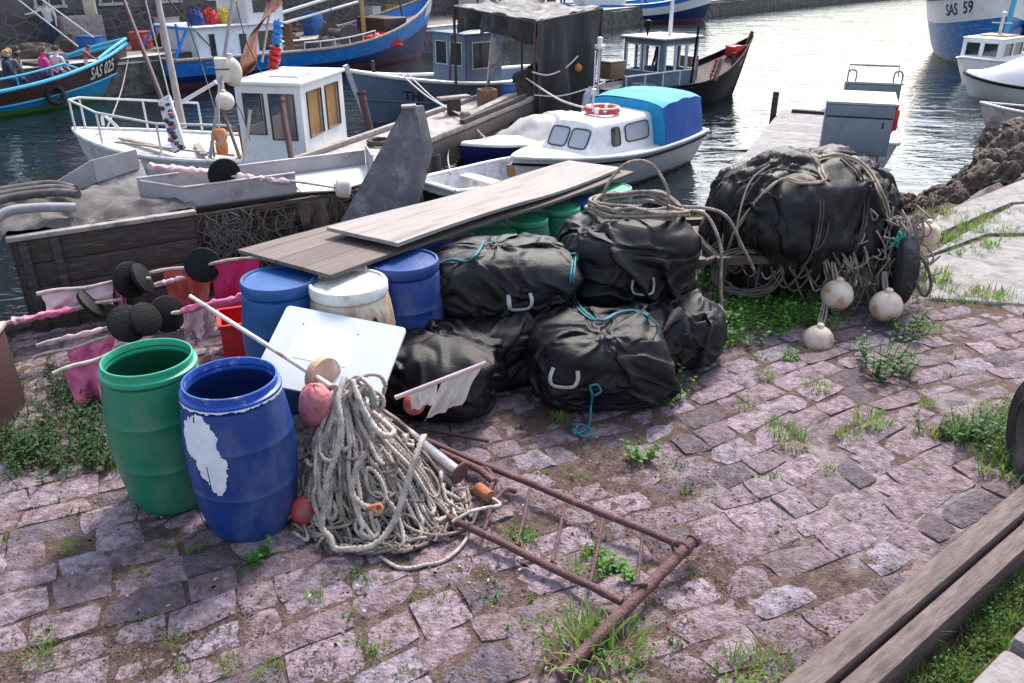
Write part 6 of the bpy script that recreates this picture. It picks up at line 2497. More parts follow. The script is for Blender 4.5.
def net_pile(label, loc, sx, sy, sz, m, seed):
    mb = MB(); rows = []
    for i in range(15):
        th = PI*.5*i/14
        rows.append([Vector((sx*math.sin(th)*math.cos(a), sy*math.sin(th)*math.sin(a), sz*math.cos(th)))*(1+.22*noise.noise((math.cos(a)*3+seed, math.sin(a)*3, th*3))+.1*noise.noise((math.cos(a)*9+seed, math.sin(a)*9, th*9))) for a in np.linspace(0, 2*PI, 32, endpoint=False)])
    mb.grid(rows, closed=True)
    o = mb.build('net_heap', m); o.location = loc
    return tag(o, label, 'fishing net', 'net heaps on the boats')


net_pile('dark net heap by the rail of the large blue fishing boat', on(TM2, (7.0, -.7, .48)), .75, .6, .75, m_rope_d, 1)
net_pile('brown net heap beyond the drum of the large blue fishing boat', on(TM2, (6.3, .9, .48)), .6, .6, .9, m_net, 2)
net_pile('red tarpaulin heap on the fore deck of the large blue fishing boat', on(TM2, (9.6, -.9, .75)), .9, .45, .5, m_crate, 3)
# coloured drums on the wheelhouse roof
for k, (c, lb) in enumerate((((.02, .04, .16), 'dark blue'), ((.42, .02, .03), 'red'), ((.50, .34, .04), 'yellow'))):
    o = net_pile(lb + ' bundle on the wheelhouse roof of the blue fishing boat', on(TM2, (1.75+.55*k, -.3, 1.95)), .30, .35, .5, cloth_mat('bundle_' + lb.replace(' ', '_'), c), 5+k)
    o.name = 'roof_bundle'; o['category'] = 'bundle'; o['group'] = 'coloured bundles on the wheelhouse roof'

# --- blue grey boat at the left of the plank pier
H = Hull(8.2, 2.7, (.9, .86, 1.42), .5, um=.45, bowp=2.1, rake=.7, rnd_=True, qb=.62)
hd = 222
bow = Vector((-3.75, 22.2, 0)); dr = Vector((math.cos(R(hd)), math.sin(R(hd)), 0))
loc = bow-dr*7.5
t = boat('blue grey boat lettered THI with a small grey wheelhouse', loc, hd)
TM3 = Matrix.Translation((loc.x, loc.y, WATER_Z)) @ Matrix.Rotation(R(hd), 4, 'Z')
H.side(0, 1).build('hull', m_greyb, t)
H.rail(.05, 1, .015).build('gunwale', m_white, t)
H.rail(.022, .62, .02).build('rub_rail', m_greyb, t)
H.deck(.35).build('deck', m_paledeck, t)
mb = MB(); mb.beam(H.P(1, 0, 1), H.P(1, 1.04, 1)+Vector((.04, 0, .05)), .10, .12); mb.build('stem', m_white2, t)
H.text('THI 7', .34, .80, .72, 1, m_ltr_k, t, off=.02)
house(t, (4.2, 0, .5), 1.3, 1.5, 1.62, {'port': [(.16, .78, .45, .88)], 'fore': [(.1, .45, .5, .88), (.55, .9, .5, .88)], 'star': [(.2, .8, .45, .88)], 'aft': [(.3, .65, .06, .9)]}, m_greyb, m_greyb, .05, m_white2, pane=m_glass)
mb = MB(); mb.box((6.4, 0, .85), (.5, .5, .3), bev=.03); mb.tube([(7.4, 0, 1.1), (7.4, 0, 1.6)], .05, 8); mb.build('windlass', m_iron, t)
mb = MB(); mb.tube([(3.6, -.2, .7), (3.6, -.2, 3.4)], .035, 8); mb.build('mast', m_iron, t)
mb = MB(); mb.tube([(5.6, .9, .7), (5.5, 1.0, 2.2)], .03, 8); mb.build('pole', m_rust, t)

# --- black boat with blue grey wheelhouse, bow away to the right
H = Hull(7.0, 2.1, (.72, .74, 1.78), .5, um=.42, bowp=1.8, rake=1.0, tw=.85, qb=.6)
hd = 40
loc = Vector((2.45, 23.2, 0))
t = boat('black hulled boat with a blue grey wheelhouse, seen from its stern', loc, hd)
TM4 = Matrix.Translation((loc.x, loc.y, WATER_Z)) @ Matrix.Rotation(R(hd), 4, 'Z')
H.side(0, 1, u0=.3).build('hull', m_black, t)
H.transom(0, 1, H.side(0, 1, u1=.3)).build('stern_hull', m_white2, t)
H.rail(.035, 1, .015).build('gunwale', m_black, t)
H.rail(.03, .93, .03, u1=.45).build('rub_rail', m_black, t)
H.deck(.14).build('deck', m_darkwood, t)
H.text('SAS', .2, .86, .84, -1, m_ltr_w, t, off=.025)
H.text('TEJN', .22, .17, .78, -1, m_ltr_k, t, off=.025) if False else None
house(t, (2.5, 0, .36), 1.55, 1.45, 1.62, {'star': [(.06, .32, .46, .9), (.36, .64, .46, .9), (.68, .94, .46, .9)], 'port': [(.06, .32, .46, .9), (.36, .64, .46, .9), (.68, .94, .46, .9)], 'aft': [(.08, .46, .46, .9), (.54, .92, .46, .9)], 'fore': [(.08, .46, .46, .9), (.54, .92, .46, .9)]}, m_greyb, m_white2, .10, mat('window_white', (.55, .58, .62), rough=.5, sc=8), fr=.03)
mb = MB(); mb.box((2.5, 0, 1.965), (1.79, 1.69, .035)); mb.build('roof_edge', m_rust, t)
mb = MB(); mb.tube([(2.6, -.2, 2.0), (2.6, -.2, 4.2)], [.06, .04], 10); mb.build('mast', m_white, t)
mb = MB(); mb.lathe([(.001, .26), (.09, .22), (.11, .1), (.08, 0), (.03, -.1), (.03, -.2)], 12, Matrix.Translation((2.2, .3, 2.2))); mb.build('lamp', m_black, t)
mb = MB(); mb.tube([(2.9, -.86, .5), (3.05, -.86, 2.3)], .035, 8); mb.build('exhaust_pipe', m_black, t)
mb = MB(); mb.box((3.95, .2, .95), (.35, .7, .85), bev=.02); mb.build('deck_box', m_wood, t)
mb = MB(); mb.box((1.3, -.45, .62), (.42, .55, .42), bev=.015); mb.build('locker', m_greyb, t)
mb = MB()
for u in (.02, .12, .22, .32):
    p = H.P(u, 1, -1, -.06); mb.tube([p, p+Vector((0, 0, .42))], .02, 6)
    p = H.P(u, 1, 1, -.06); mb.tube([p, p+Vector((0, 0, .42))], .02, 6)
for sd in (-1, 1):
    mb.tube([H.P(u, 1, sd, -.06)+Vector((0, 0, .42)) for u in (.02, .12, .22, .32)], .022, 6)
mb.tube([H.P(.02, 1, -1, -.06)+Vector((0, 0, .42)), H.P(.02, 1, 1, -.06)+Vector((0, 0, .42))], .022, 6)
mb.build('stern_rail', m_pipe, t)
mb = MB(); mb.tube([(5.4, -.5, 1.0), (5.4, -.5, 1.4)], .06, 8); mb.tube([(6.6, 0, 1.3), (6.95, 0, 1.9)], .06, 8); mb.build('bollard', m_darkwood, t)
person('skipper in dark clothes standing inside the blue grey wheelhouse', on(TM4, (2.5, 0, .42)), R(hd), {}, c_dark, c_dark, (.03, .02, .02), .9)
fb = thing('fish_crate', 'red fish crate on the bow of the black boat', 'crate', on(TM4, (6.1, -.05, 1.22)), R(hd))
mb = MB(); mb.box((0, 0, .16), (.6, .4, .30), bev=.02); mb.build('crate_body', m_crate, fb)
mb = MB(); mb.beam((-.31, -.2, .315), (.31, -.2, .315), .03, .03); mb.beam((-.31, .2, .315), (.31, .2, .315), .03, .03); mb.build('rim', m_crate, fb)
for k, (mm, lb, dx) in enumerate(((m_crate, 'red', 0), (mat('flag_green', (.03, .22, .1), rough=.9), 'green', .18), (m_pink, 'pink', .3))):
    ft = thing('furled_flag', lb + ' furled flag leaning at the wheelhouse of the black boat', 'flag', on(TM4, (3.6+dx, -1.0, .75)), R(hd), 'furled flags on the black boat')
    wound((0, 0, 0), (.22, -.05, .62), .05, k).build('rolled_flag', mm, ft)

# --- white cabin boat with the blue canopy
H = Hull(5.4, 2.05, (.72, .70, .92), .35, um=.4, bowp=2.3, rake=.55, tw=.82, qb=.7, q=.4)
hd = 229
loc = Vector((3.55, 17.95, 0))
t = boat('white cabin cruiser with a blue canvas canopy, its lit faces coloured cyan', loc, hd)
TM5 = Matrix.Translation((loc.x, loc.y, WATER_Z)) @ Matrix.Rotation(R(hd), 4, 'Z')
H.transom(0, 1, H.side(0, 1)).build('hull', mat('white_planked_hull', (.60, .59, .61), (.50, .49, .52), rough=.45, sc=4, stretch=(1, 1, 10), lowz=.06, lowcol=(.2, .15, .14), bump=.15, bsc=8), t)
H.rail(.035, 1, .01).build('gunwale', m_white, t)
H.rail(.022, .90, .022).build('rub_rail', m_black, t)
H.deck(.02, camber=.05).build('deck', m_white, t)
# cabin trunk: sloped front and sides with rounded edges
CW, CX0, CX1 = .72, 1.9, 3.95
def cabin_pt(x, v, sd):      # v 0 deck .. 1 roof edge
    f = (x-CX0)/(CX1-CX0)
    w_ = CW*(1-.22*f**2)
    z0 = H.zs(x/H.L)-.02
    z1 = 1.30-.04*f
    return Vector((x-.32*v*sstep(.55, 1, f), sd*(w_-.12*v), z0+(z1-z0)*v))
rows = []
xs_ = np.linspace(CX0, CX1, 16)
prof = [(0, 1), (.35, 1), (.7, 1), (.93, 1), (1., .93)]
for x in xs_:
    row = []
    for v, k in prof:
        p = cabin_pt(x, v, -1); p.y *= k; row.append(p)
    c0 = cabin_pt(x, 1, -1)
    for y in (-.5, 0, .5):
        row.append(Vector((c0.x, y*abs(c0.y)*1.6, c0.z+.045*(1-(y*1.6)**2))))
    for v, k in prof[::-1]:
        p = cabin_pt(x, v, 1); p.y *= k; row.append(p)
    rows.append(row)
mb = MB(); mb.grid(rows)
n_ = len(rows[0])
mb.add(rows[-1], [tuple(range(n_))]); mb.add(rows[0], [tuple(range(n_-1, -1, -1))])
mb.build('cabin', m_white, t, ang=50)
m_curt = mat('lace_curtain', (.40, .42, .46), (.22, .24, .28), rough=.4, sc=14, stretch=(8, 8, 1), spec=.8)
def side_window(x0, x1, v0, v1, sd, m_, rnd_=.25, skew=0.):
    pts = []
    for a in np.linspace(0, 2*PI, 28, endpoint=False):
        cx_, sy_ = math.cos(a), math.sin(a)
        k = (abs(cx_)**7+abs(sy_)**7)**(-1/7)
        u, v = .5+.5*cx_*k, .5+.5*sy_*k
        xx = x0+(x1-x0)*u
        vv = v0+(v1-v0)*v
        xx -= skew*(v)*(x1-x0) if u > .5 else 0
        pts.append(cabin_pt(xx, vv, sd)+Vector((0, sd*.008, .002)))
    m = MB(); m.tube(pts, .016, 6, closed=True); fo = m.build('window', m_white2 if False else m_iron, t)
    c = sum(pts, Vector())/len(pts)
    m = MB(); m.add([c]+pts, [(0, 1+i, 1+(i+1) % len(pts)) for i in range(len(pts))]); m.build('pane', m_, fo, smooth=False)
for sd in (-1, 1):
    side_window(2.10, 2.85, .30, .84, sd, m_curt)
    side_window(3.02, 3.28, .25, .82, sd, m_glass)
fy = []
for (y0, y1) in ((-.44, -.03), (.03, .44)):
    pts = []
    for a in np.linspace(0, 2*PI, 24, endpoint=False):
        cx_, sy_ = math.cos(a), math.sin(a); k = (abs(cx_)**7+abs(sy_)**7)**(-1/7)
        u, v = .5+.5*cx_*k, .22+.62*(.5+.5*sy_*k)
        p = cabin_pt(CX1, v, 1)
        pts.append(Vector((p.x+.012, y0+(y1-y0)*u, p.z)))
    m = MB(); m.tube(pts, .016, 6, closed=True); fo = m.build('window', m_iron, t)
    c = sum(pts, Vector())/len(pts); m = MB(); m.add([c]+pts, [(0, 1+i, 1+(i+1) % len(pts)) for i in range(len(pts))]); m.build('pane', m_curt, fo, smooth=False)
# canopy on hoops: broad flat top, sides down to the gunwale
KX0, KX1 = .25, 1.95
def canopy(name, v0, v1, m_):
    rows = []
    for i in range(15):
        x = KX0+(KX1-KX0)*i/14
        wb = H.b(x/H.L)*.97
        zb = H.zs(x/H.L)+.01
        zt = 1.46+.14*math.sin(PI*(.15+.7*i/14))
        row = []
        for k in range(25):
            s = -1+2*k/24
            a = abs(s)
            if a > .5:
                q_ = (1-a)/.5
                p = Vector((x, math.copysign(wb*(1-.12*q_), s), zb+(zt-.10-zb)*q_))
            else:
                p = Vector((x, s/.5*wb*.88, zt-.10*(a/.5)**4))
            p += Vector((0, 1, 0))*(.02*noise.noise((x*3, s*3, 2)))+Vector((0, 0, .012*math.sin(x*11+s*4)))
            row.append((p, s))
        rows.append(row)
    pts = [[p for p, s in r if v0 <= s <= v1] for r in rows]
    mb = MB(); mb.grid(pts)
    return mb
canopy('c', -.52, .52, 0).build('canopy_top', m_canvas_lit, t)
mb = canopy('c', -1, -.49, 0); m2 = canopy('c', .49, 1, 0); mb.add(m2.v, m2.f)
# closing curtain at the stern and the front step
def endwall(m, x):
    wb = H.b(x/H.L)*.97; zb = H.zs(x/H.L)+.01
    zt = 1.46+.14*math.sin(PI*(.15+.7*(x-KX0)/(KX1-KX0)))
    rr_ = []
    for k in range(17):
        s = -1+2*k/16
        rr_.append([Vector((x+.012*math.sin(k*1.7+v*3), s*wb*(1-.12*v), zb+(zt-.10*abs(s)**4-.012-zb)*v)) for v in np.linspace(0, 1, 6)])
    m.grid(rr_)
endwall(mb, KX0)
mb.build('canopy_side', m_canvas_shaded, t)
mb = MB(); endwall(mb, KX1); mb.build('canopy_front', m_canvas_lit, t)
mb = MB(); mb.box((-.06, 0, .45), (.06, .05, .9)); mb.box((-.13, 0, .05), (.22, .04, .5)); mb.build('rudder', m_wood, t)
mb = MB(); mb.tube([(3.2, .1, 1.42), (3.2, .1, 1.75)], .018, 8); mb.tube([(3.0, -.05, 1.42), (3.2, .1, 1.72)], .014, 8); mb.tube([(3.2, .1, 1.75), (3.2, .1, 2.5)], .012, 8); mb.lathe([(.03, -.06), (.05, -.05), (.05, .05), (.03, .06)], 10, Matrix.Translation((3.2, .1, 1.78)), caps=True); mb.build('light_mast', m_pipe, t)
lbm = MB()
lb_ = thing('lifebuoy', 'red and white lifebuoy lying on the roof of the cabin cruiser', 'lifebuoy', on(TM5, (2.75, .0, 1.40)), R(hd))
lbm.tube([Vector((.30*math.cos(a), .30*math.sin(a), 0)) for a in np.linspace(0, 2*PI, 36, endpoint=False)], .065, 10, closed=True); lbm.build('ring', m_red, lb_)
for k in range(4):
    m = MB(); a0_ = k*PI/2+.3
    m.tube([Vector((.30*math.cos(a), .30*math.sin(a), 0)) for a in np.linspace(a0_-.13, a0_+.13, 5)], .069, 10); m.build('band', m_white, lb_)
m = MB(); m.tube([on(TM5, (1.0, 0, .1))]*1+[on(TM5, (-.1, 0, .75)), on(TM5, (-.8, .3, .25)), on(TM5, (-1.6, .9, .02)), on(TM5, (-2.1, 1.0, .05))], .03, 6) if False else None
tag(rope('mooring_rope', [cat([on(TM5, (0, -.1, .72)), on(TM5, (-.6, .1, .12)), on(TM5, (-1.3, .6, .03)), on(TM5, (-2.2, 1.3, .02))], 10)], .018, m_rope_d), 'dark mooring rope trailing in the water from the cabin cruiser', 'rope')

# --- white dinghy
H = Hull(3.0, 1.45, (.50, .46, .58), .2, um=.42, bowp=3.0, rake=.3, tw=.8, qb=.6)
hd = 44
loc = Vector((-1.35, 13.6, 0))
t = boat('open white dinghy with a thwart, by the plank pier', loc, hd)
TM6 = Matrix.Translation((loc.x, loc.y, WATER_Z)) @ Matrix.Rotation(R(hd), 4, 'Z')
H.transom(0, 1, H.side(0, 1)).build('hull', mat('dark_green_white_hull', (.70, .69, .68), (.6, .58, .58), rough=.4, sc=4, lowz=.36, lowcol=(.012, .02, .018)), t)
inn = MB()
for sd in (-1, 1):
    rows = []
    for i in range(31):
        u = .03+.93*(1-(1-i/30)**1.5)
        rows.append([(lambda p: Vector((p.x, p.y*.90-sd*.0, max(p.z, .06))))(H.P(u, w_, sd)) for w_ in np.linspace(.25, 1, 9)])
    inn.grid(rows)
inn.build('lining', m_white2, t)
mb = MB()
rows = []
for i in range(21):
    u = .03+.9*i/20
    a = H.P(u, .42, -1); b = H.P(u, .42, 1)
    rows.append([(a.lerp(b, k/4).x, a.lerp(b, k/4).y*.88, .09) for k in range(5)])
mb.grid(rows); mb.build('floor', m_white2, t)
mb = H.rail(.045, 1, .0, flat=.8)
mb.build('gunwale', m_white, t)
mb = MB(); mb.box((1.25, 0, .36), (.26, 1.28, .03), bev=.006); mb.build('thwart', m_white, t)
mb = MB(); mb.box((.28, 0, .34), (.42, 1.12, .03)); mb.build('stern_seat', m_white, t)
mb = MB(); mb.box((2.2, 0, .28), (.03, .95, .30)); mb.build('bow_locker', mat('ochre_wood', (.34, .18, .06), (.24, .12, .04), rough=.6, sc=8), t)
mb = MB(); mb.box((2.45, 0, .46), (.5, .75, .03)); mb.build('foredeck', m_white, t)
H.text('SAS 025', .17, .28, .74, -1, m_ltr_w, t, off=.014)
tag(net_pile('red rope bundle in the bow of the white dinghy', on(TM6, (2.5, 0, .47)), .14, .12, .10, m_pinkfl, 3), 'red rope bundle in the bow of the white dinghy', 'rope')
bl = thing('bailer', 'small blue bailer lying in the white dinghy', 'bailer', on(TM6, (1.75, .05, .10)), 1)
mb = MB(); mb.lathe([(.001, .0), (.10, 0), (.13, .14), (.135, .14), (.105, -.01)], 18); mb.build('bowl', m_blueb, bl)

# --- motor boat under a pale cover
H = Hull(3.9, 1.6, (.62, .60, .76), .25, um=.4, bowp=2.5, rake=.5, tw=.85, qb=.7)
hd = 226
loc = Vector((1.65, 18.6, 0))
t = boat('dark blue motor boat with a crumpled pale cover', loc, hd)
TM7 = Matrix.Translation((loc.x, loc.y, WATER_Z)) @ Matrix.Rotation(R(hd), 4, 'Z')
H.transom(0, 1, H.side(0, 1)).build('hull', m_navy, t)
H.rail(.04, 1, .01).build('gunwale', m_white, t)
H.deck(.03, camber=.08).build('deck', m_white2, t)
rows = []
for i in range(25):
    x = .1+2.2*i/24
    wb = H.b(x/H.L)*.92
    row = []
    for k in range(25):
        s = -1+2*k/24
        zt = .60+.38*sstep(0, .18, i/24)*sstep(1.02, .72, i/24)*(1-abs(s)**3)
        row.append((x, s*wb, zt+.05*noise.noise((x*3, s*3, 1))+.035*(crest(Vector((x, s, 0)), 2.6, 4)-.5)))
    rows.append(row)
mb = MB(); mb.grid(rows); mb.build('cover', m_sheet, t)
mb = MB(); rows = []
for i in range(15):
    th = PI*i/14
    rows.append([Vector((-.18, 0, .98))+Vector((.20*math.sin(th)*math.cos(a), .17*math.sin(th)*math.sin(a), .42*math.cos(th)*(1.)))*(1+.18*noise.noise((math.cos(a)*3, math.sin(a)*3, th*2))) for a in np.linspace(0, 2*PI, 20, endpoint=False)])
mb.grid(rows, closed=True); mb.build('outboard_cover', mat('grey_plastic_cover', (.23, .23, .26), (.36, .36, .39), rough=.4, sc=6), t)
mb = MB(); mb.box((-.2, 0, .2), (.10, .08, 1.0), bev=.02); mb.build('outboard_leg', m_iron, t)

# --- near white work boat with cabin, by the trough
H = Hull(5.6, 2.3, (.80, .78, 1.02), .45, um=.42, bowp=2.6, rake=.5, tw=.85, qb=.75)
hd = 170
loc = Vector((-3.05, 14.9, 0))
t = boat('white work boat with a square cabin moored behind the steel trough', loc, hd)
TM8 = Matrix.Translation((loc.x, loc.y, WATER_Z)) @ Matrix.Rotation(R(hd), 4, 'Z')
H.transom(0, 1, H.side(0, 1)).build('hull', m_white2, t)
H.rail(.045, 1, .01).build('gunwale', m_white2, t)
H.deck(.02, camber=.05).build('deck', m_paledeck, t)
m_curt2 = mat('orange_curtain', (.62, .32, .10), (.45, .21, .06), rough=.8, sc=10, stretch=(9, 9, 1))
m_clear = bpy.data.materials.new('window_glass'); m_clear.use_nodes = True
bs = m_clear.node_tree.nodes['Principled BSDF']; bs.inputs['Alpha'].default_value = .10; bs.inputs['Roughness'].default_value = .05; bs.inputs['Base Color'].default_value = (.1, .11, .12, 1)
rf = house(t, (.95, .02, .72), 1.15, 1.95, 1.36, {'port': [(.10, .42, .40, .90), (.52, .92, .34, .90)], 'aft': [(.12, .44, .34, .90), (.54, .86, .34, .90)], 'fore': [(.1, .45, .45, .9), (.55, .9, .45, .9)], 'star': [(.3, .7, .45, .9)]}, m_white, m_white, .07, m_iron, name='cabin', pane=m_clear, roof_t=.07)
mb = MB()
for k, (y0, y1) in enumerate(((.12, .86), (-.70, .08))):
    rows = [[Vector((.405+.008*math.sin(j*1.9), y0+(y1-y0)*j/14*(.8), .72+1.36*v)) for v in (.32, .92)] for j in range(15)]
    m_ = MB(); m_.grid(rows); m_.build('curtain', m_curt2, t)
mb = MB(); mb.box((.85, .05, 2.165), (.55, .9, .03), bev=.01); mb.build('roof_hatch', m_paledeck, t)
mb = MB(); mb.box((.35, .0, .72), (.03, 1.9, .05)); mb.build('step', m_white, t)
# rails round the foredeck
mb = MB()
P_ = [H.P(.55, 1, 1, -.05), H.P(.80, 1, 1, -.04), H.P(.97, 1, 1, 0), H.P(.97, 1, -1, 0), H.P(.80, 1, -1, -.04), H.P(.62, 1, -1, -.05)]
mb.tube([p+Vector((0, 0, .60)) for p in P_], .022, 8)
for p in P_:
    mb.tube([p, p+Vector((0, 0, .60))], .02, 6)
mb.tube([P_[0]+Vector((0, 0, .6)), H.P(.30, 1, 1, -.1)+Vector((0, 0, .62))], .022, 8)
mb.build('bow_rail', m_pipe, t)
mb = MB(); mb.beam((2.3, 1.0, .86), (2.9, .2, .86), .12, .05); mb.beam((2.9, .9, .88), (4.4, .3, .95), .10, .04); mb.beam((1.8, .9, .85), (4.2, .75, .97), .05, .03); mb.build('deck_plank', m_greywood, t)
mb = MB(); mb.tube(cat([(4.6, 0, 1.05), (4.7, .1, 1.25), (4.9, 0, 1.3), (5.0, -.1, 1.1)], 5), .03, 8); mb.build('cleat', m_pipe, t)
mb = MB(); mb.tube([(1.75, .6, .8), (1.75, .65, 1.35)], .03, 8); mb.tube([(2.2, .85, .8), (2.15, .9, 1.2)], .022, 8); mb.build('timber_head', m_wood, t)
# masts and poles of the near boat
def pole(label, a, b, r, m_, cat_='pole', grp='masts and poles at the white work boat'):
    tt = thing('pole', label, cat_, a, 0, grp)
    m = MB(); d = Vector(b)-Vector(a)
    m.tube([(0, 0, 0), tuple(d*.5), tuple(d)], [r[0], (r[0]+r[1])/2, r[1]], 12); m.build('shaft', m_, tt)
    m = MB(); m.tube([tuple(d*.97), tuple(d*.97+d.normalized()*.05)], r[1]*1.25, 12); m.build('cap_ring', m_, tt)
    return tt
m_mast = mat('weathered_mast', (.42, .34, .31), (.30, .24, .22), rough=.7, sc=9, stretch=(1, 1, .3))
m_pp = mat('purple_brown_paint', (.11, .05, .055), (.08, .035, .04), rough=.6, sc=9)
pole('pale mast rising from the foredeck of the white work boat', GY(183, 128, 15.6), GY(152, -30, 16.5), (.07, .05), m_mast)
pole('purple brown pole with rags at its foot on the work boat', GY(166, 110, 14.6), GY(116, -20, 16.0), (.045, .032), m_pp)
pole('grey pole carrying the foam block beside the cabin', GY(210, 158, 12.2), GY(236, -25, 13.6), (.03, .025), mat('grey_pole', (.28, .26, .28), (.2, .18, .2), rough=.5, sc=9))
pole('thin bare batten leaning near the cabin front', GY(240, 158, 11.8), GY(222, 108, 12.2), (.028, .024), m_wood)
pole('thin pale batten on the work boat beside the cabin', GY(244, 160, 11.7), GY(250, 112, 12.0), (.022, .02), m_pole)
pole('rust red post beside the cabin windows', GY(294, 172, 11.6), GY(281, 100, 12.3), (.045, .045), m_rust, 'post')
pole('rust red mooring post at the bow of the grey boat', GY(370, 130, 19.5), GY(361, 93, 19.8), (.09, .09), m_rust, 'post')
pole('white boathook lying over the work boat rail towards the foam block', GY(182, 102, 15.0), GY(216, 82, 14.4), (.035, .03), m_white)
# rag board
t = thing('rag_board', 'narrow pale board wound with coloured rags leaning on the foredeck', 'board', GY(180, 150, 13.6), 0)
d = GY(164, 98, 14.2)-GY(180, 150, 13.6)
mb = MB(); mb.beam((0, 0, 0), tuple(d), .24, .05, up=(0, -1, 0)); mb.build('board', m_white2, t)
rr = random.Random(6)
for k in range(14):
    u = .08+.86*k/14
    c = d*u+Vector((rr.uniform(-.09, .09), -.05, 0))
    m = MB(); m.ball(c, rr.uniform(.035, .06), 6, sq=(1, .5, .8))
    for i, v in enumerate(m.v):
        m.v[i] = tuple(Vector(v)+noise.noise_vector(Vector(v)*30)*.02)
    m.build('rag', (m_rust, cloth_mat('rag_blue', (.1, .1, .2)), m_pinkfl, m_iron)[k % 4], t)
# foam block, ball and orange float hung on the pole
t = thing('foam_block', 'off white foam block strapped high on the grey pole', 'float', GY(222, 70, 12.9), R(20))
m_offw = mat('off_white_foam', (.62, .55, .49), (.52, .44, .38), rough=.8, sc=8, bump=.2, bsc=40)
mb = MB(); mb.box((0, 0, 0), (.20, .2, .36), bev=.03); mb.build('block', m_offw, t)
mb = MB(); mb.box((0, 0, .02), (.206, .206, .02)); mb.build('strap', m_rope_d, t)
t = thing('foam_block', 'rounded off white float beside the strapped foam block', 'float', GY(232, 72, 13.0), R(20))
mb = MB(); mb.ball((0, 0, 0), .19, 12, sq=(.8, .7, 1.15)); mb.build('float_body', m_offw, t)
mb = MB(); mb.tube([(0, 0, .2), (0, 0, .27)], .04, 8); mb.build('eye_neck', m_offw, t)
float_buoy('cream ball float hung on the grey pole above the orange one', GY(225, 101, 12.2), .135, GY(223, 80, 12.7), m_offw, 'floats hung on the grey pole')
t = thing('ball_float', 'weathered orange pot float hung lowest on the grey pole', 'buoy', GY(221, 141, 11.9), 0, 'floats hung on the grey pole')
m_orf = mat('orange_float_plastic', (.60, .14, .03), (.50, .20, .09), rough=.6, sc=6, dirt=(.55, .38, .28), dsc=8, damt=.45)
mb = MB(); mb.lathe([(.001, -.20), (.07, -.19), (.09, -.14), (.09, -.03), (.075, 0), (.10, .04), (.105, .12), (.08, .17), (.001, .2)], 20); mb.build('float_body', m_orf, t)
mb = MB(); mb.tube([(0, 0, .18), (.05, 0, .5), (.09, 0, .8)], .01, 6); mb.build('hanging_cord', m_offw, t)
# torn orange flag and the tricolour near the cabin roof
t = thing('flag', 'torn faded orange flag on a pole behind the cabin', 'flag', (0, 0, 0), 0, 'flags above the white work boat')
a, b = GY(262, 62, 15.2), GY(276, -30, 15.5)
mb = MB(); mb.tube([a, b], .022, 8); mb.build('pole', m_pole, t)
m_of = mat('orange_flag_cloth', (.46, .21, .14), (.36, .15, .10), rough=.9, sc=7)
rows = []
for i in range(26):
    v = i/25
    px = 272-9*v-26*max(0, v-.1)**1.2; py = -8+80*v
    row = []
    for j in range(6):
        u = j/5
        wdt = 13*(1-.3*v)+5*math.sin(v*9)
        row.append(GY(px+wdt*u-5, py+6*math.sin(u*2+v*7), 15.2+.25*math.sin(u*5+v*12)))
    rows.append(row)
mb = MB(); mb.grid(rows); mb.build('flag', m_of, t)
t = thing('flag', 'furled blue and red flag standing behind the cabin roof', 'flag', (0, 0, 0), 0, 'flags above the white work boat')
a, b = GY(273, 72, 15.8), GY(279, 18, 15.9)
mb = MB(); mb.tube([a, b], .02, 8); mb.build('pole', m_pole, t)
wound(a.lerp(b, .5), a.lerp(b, .95), .10, 2).build('rolled_flag', m_blueb, t)
wound(a.lerp(b, .03), a.lerp(b, .48), .12, 4).build('rolled_flag', m_crate, t)

# --- boats at the right
H = Hull(11.5, 4.2, (2.45, 2.4, 3.3), .7, um=.42, bowp=2.6, rake=.55, rnd_=True, qb=.55)
hd = 251
dr = Vector((math.cos(R(hd)), math.sin(R(hd)), 0)); loc = Vector((18.75, 32.6, 0))-dr*11.0
t = boat('big blue and white boat lettered SAS 59 at the right', loc, hd)
H.side(0, .70).build('hull', mat('sas_blue_paint', (.006, .15, .42), (.006, .115, .34), rough=.4, sc=3, stretch=(1, 1, 5), lowz=.12, lowcol=(.06, .08, .03), dirt=(.22, .32, .45), dsc=2.2, damt=.36), t)
H.side(.70, 1, off=.02).build('topside', m_white, t)
H.rail(.07, 1, .03).build('gunwale', m_wood, t)
H.deck(.5).build('deck', m_greywood, t)
mb = MB(); pts = [H.P(1, w_, 1)+Vector((.02, 0, 0)) for w_ in np.linspace(0, 1.04, 12)]; mb.tube(pts, .09, 8); mb.build('stem', m_cyan_l, t)
H.text('SAS  59', .62, .77, .84, -1, m_ltr_k, t, off=.04)
H.text('SAS  59', .62, .77, .84, 1, m_ltr_k, t, off=.04)
house(t, (3.4, 0, 1.3), 2.4, 2.4, 1.9, {'fore': [(.1, .45, .5, .85), (.55, .9, .5, .85)], 'star': [(.2, .8, .5, .85)]}, m_wood, m_white2, .15, m_white, pane=m_glass)
TM9 = Matrix.Translation((loc.x, loc.y, WATER_Z)) @ Matrix.Rotation(R(hd), 4, 'Z')
tyre(TM9, H.P(.86, .55, 1, .15), .45, 'big tyre fender on the bow of the SAS 59 boat')

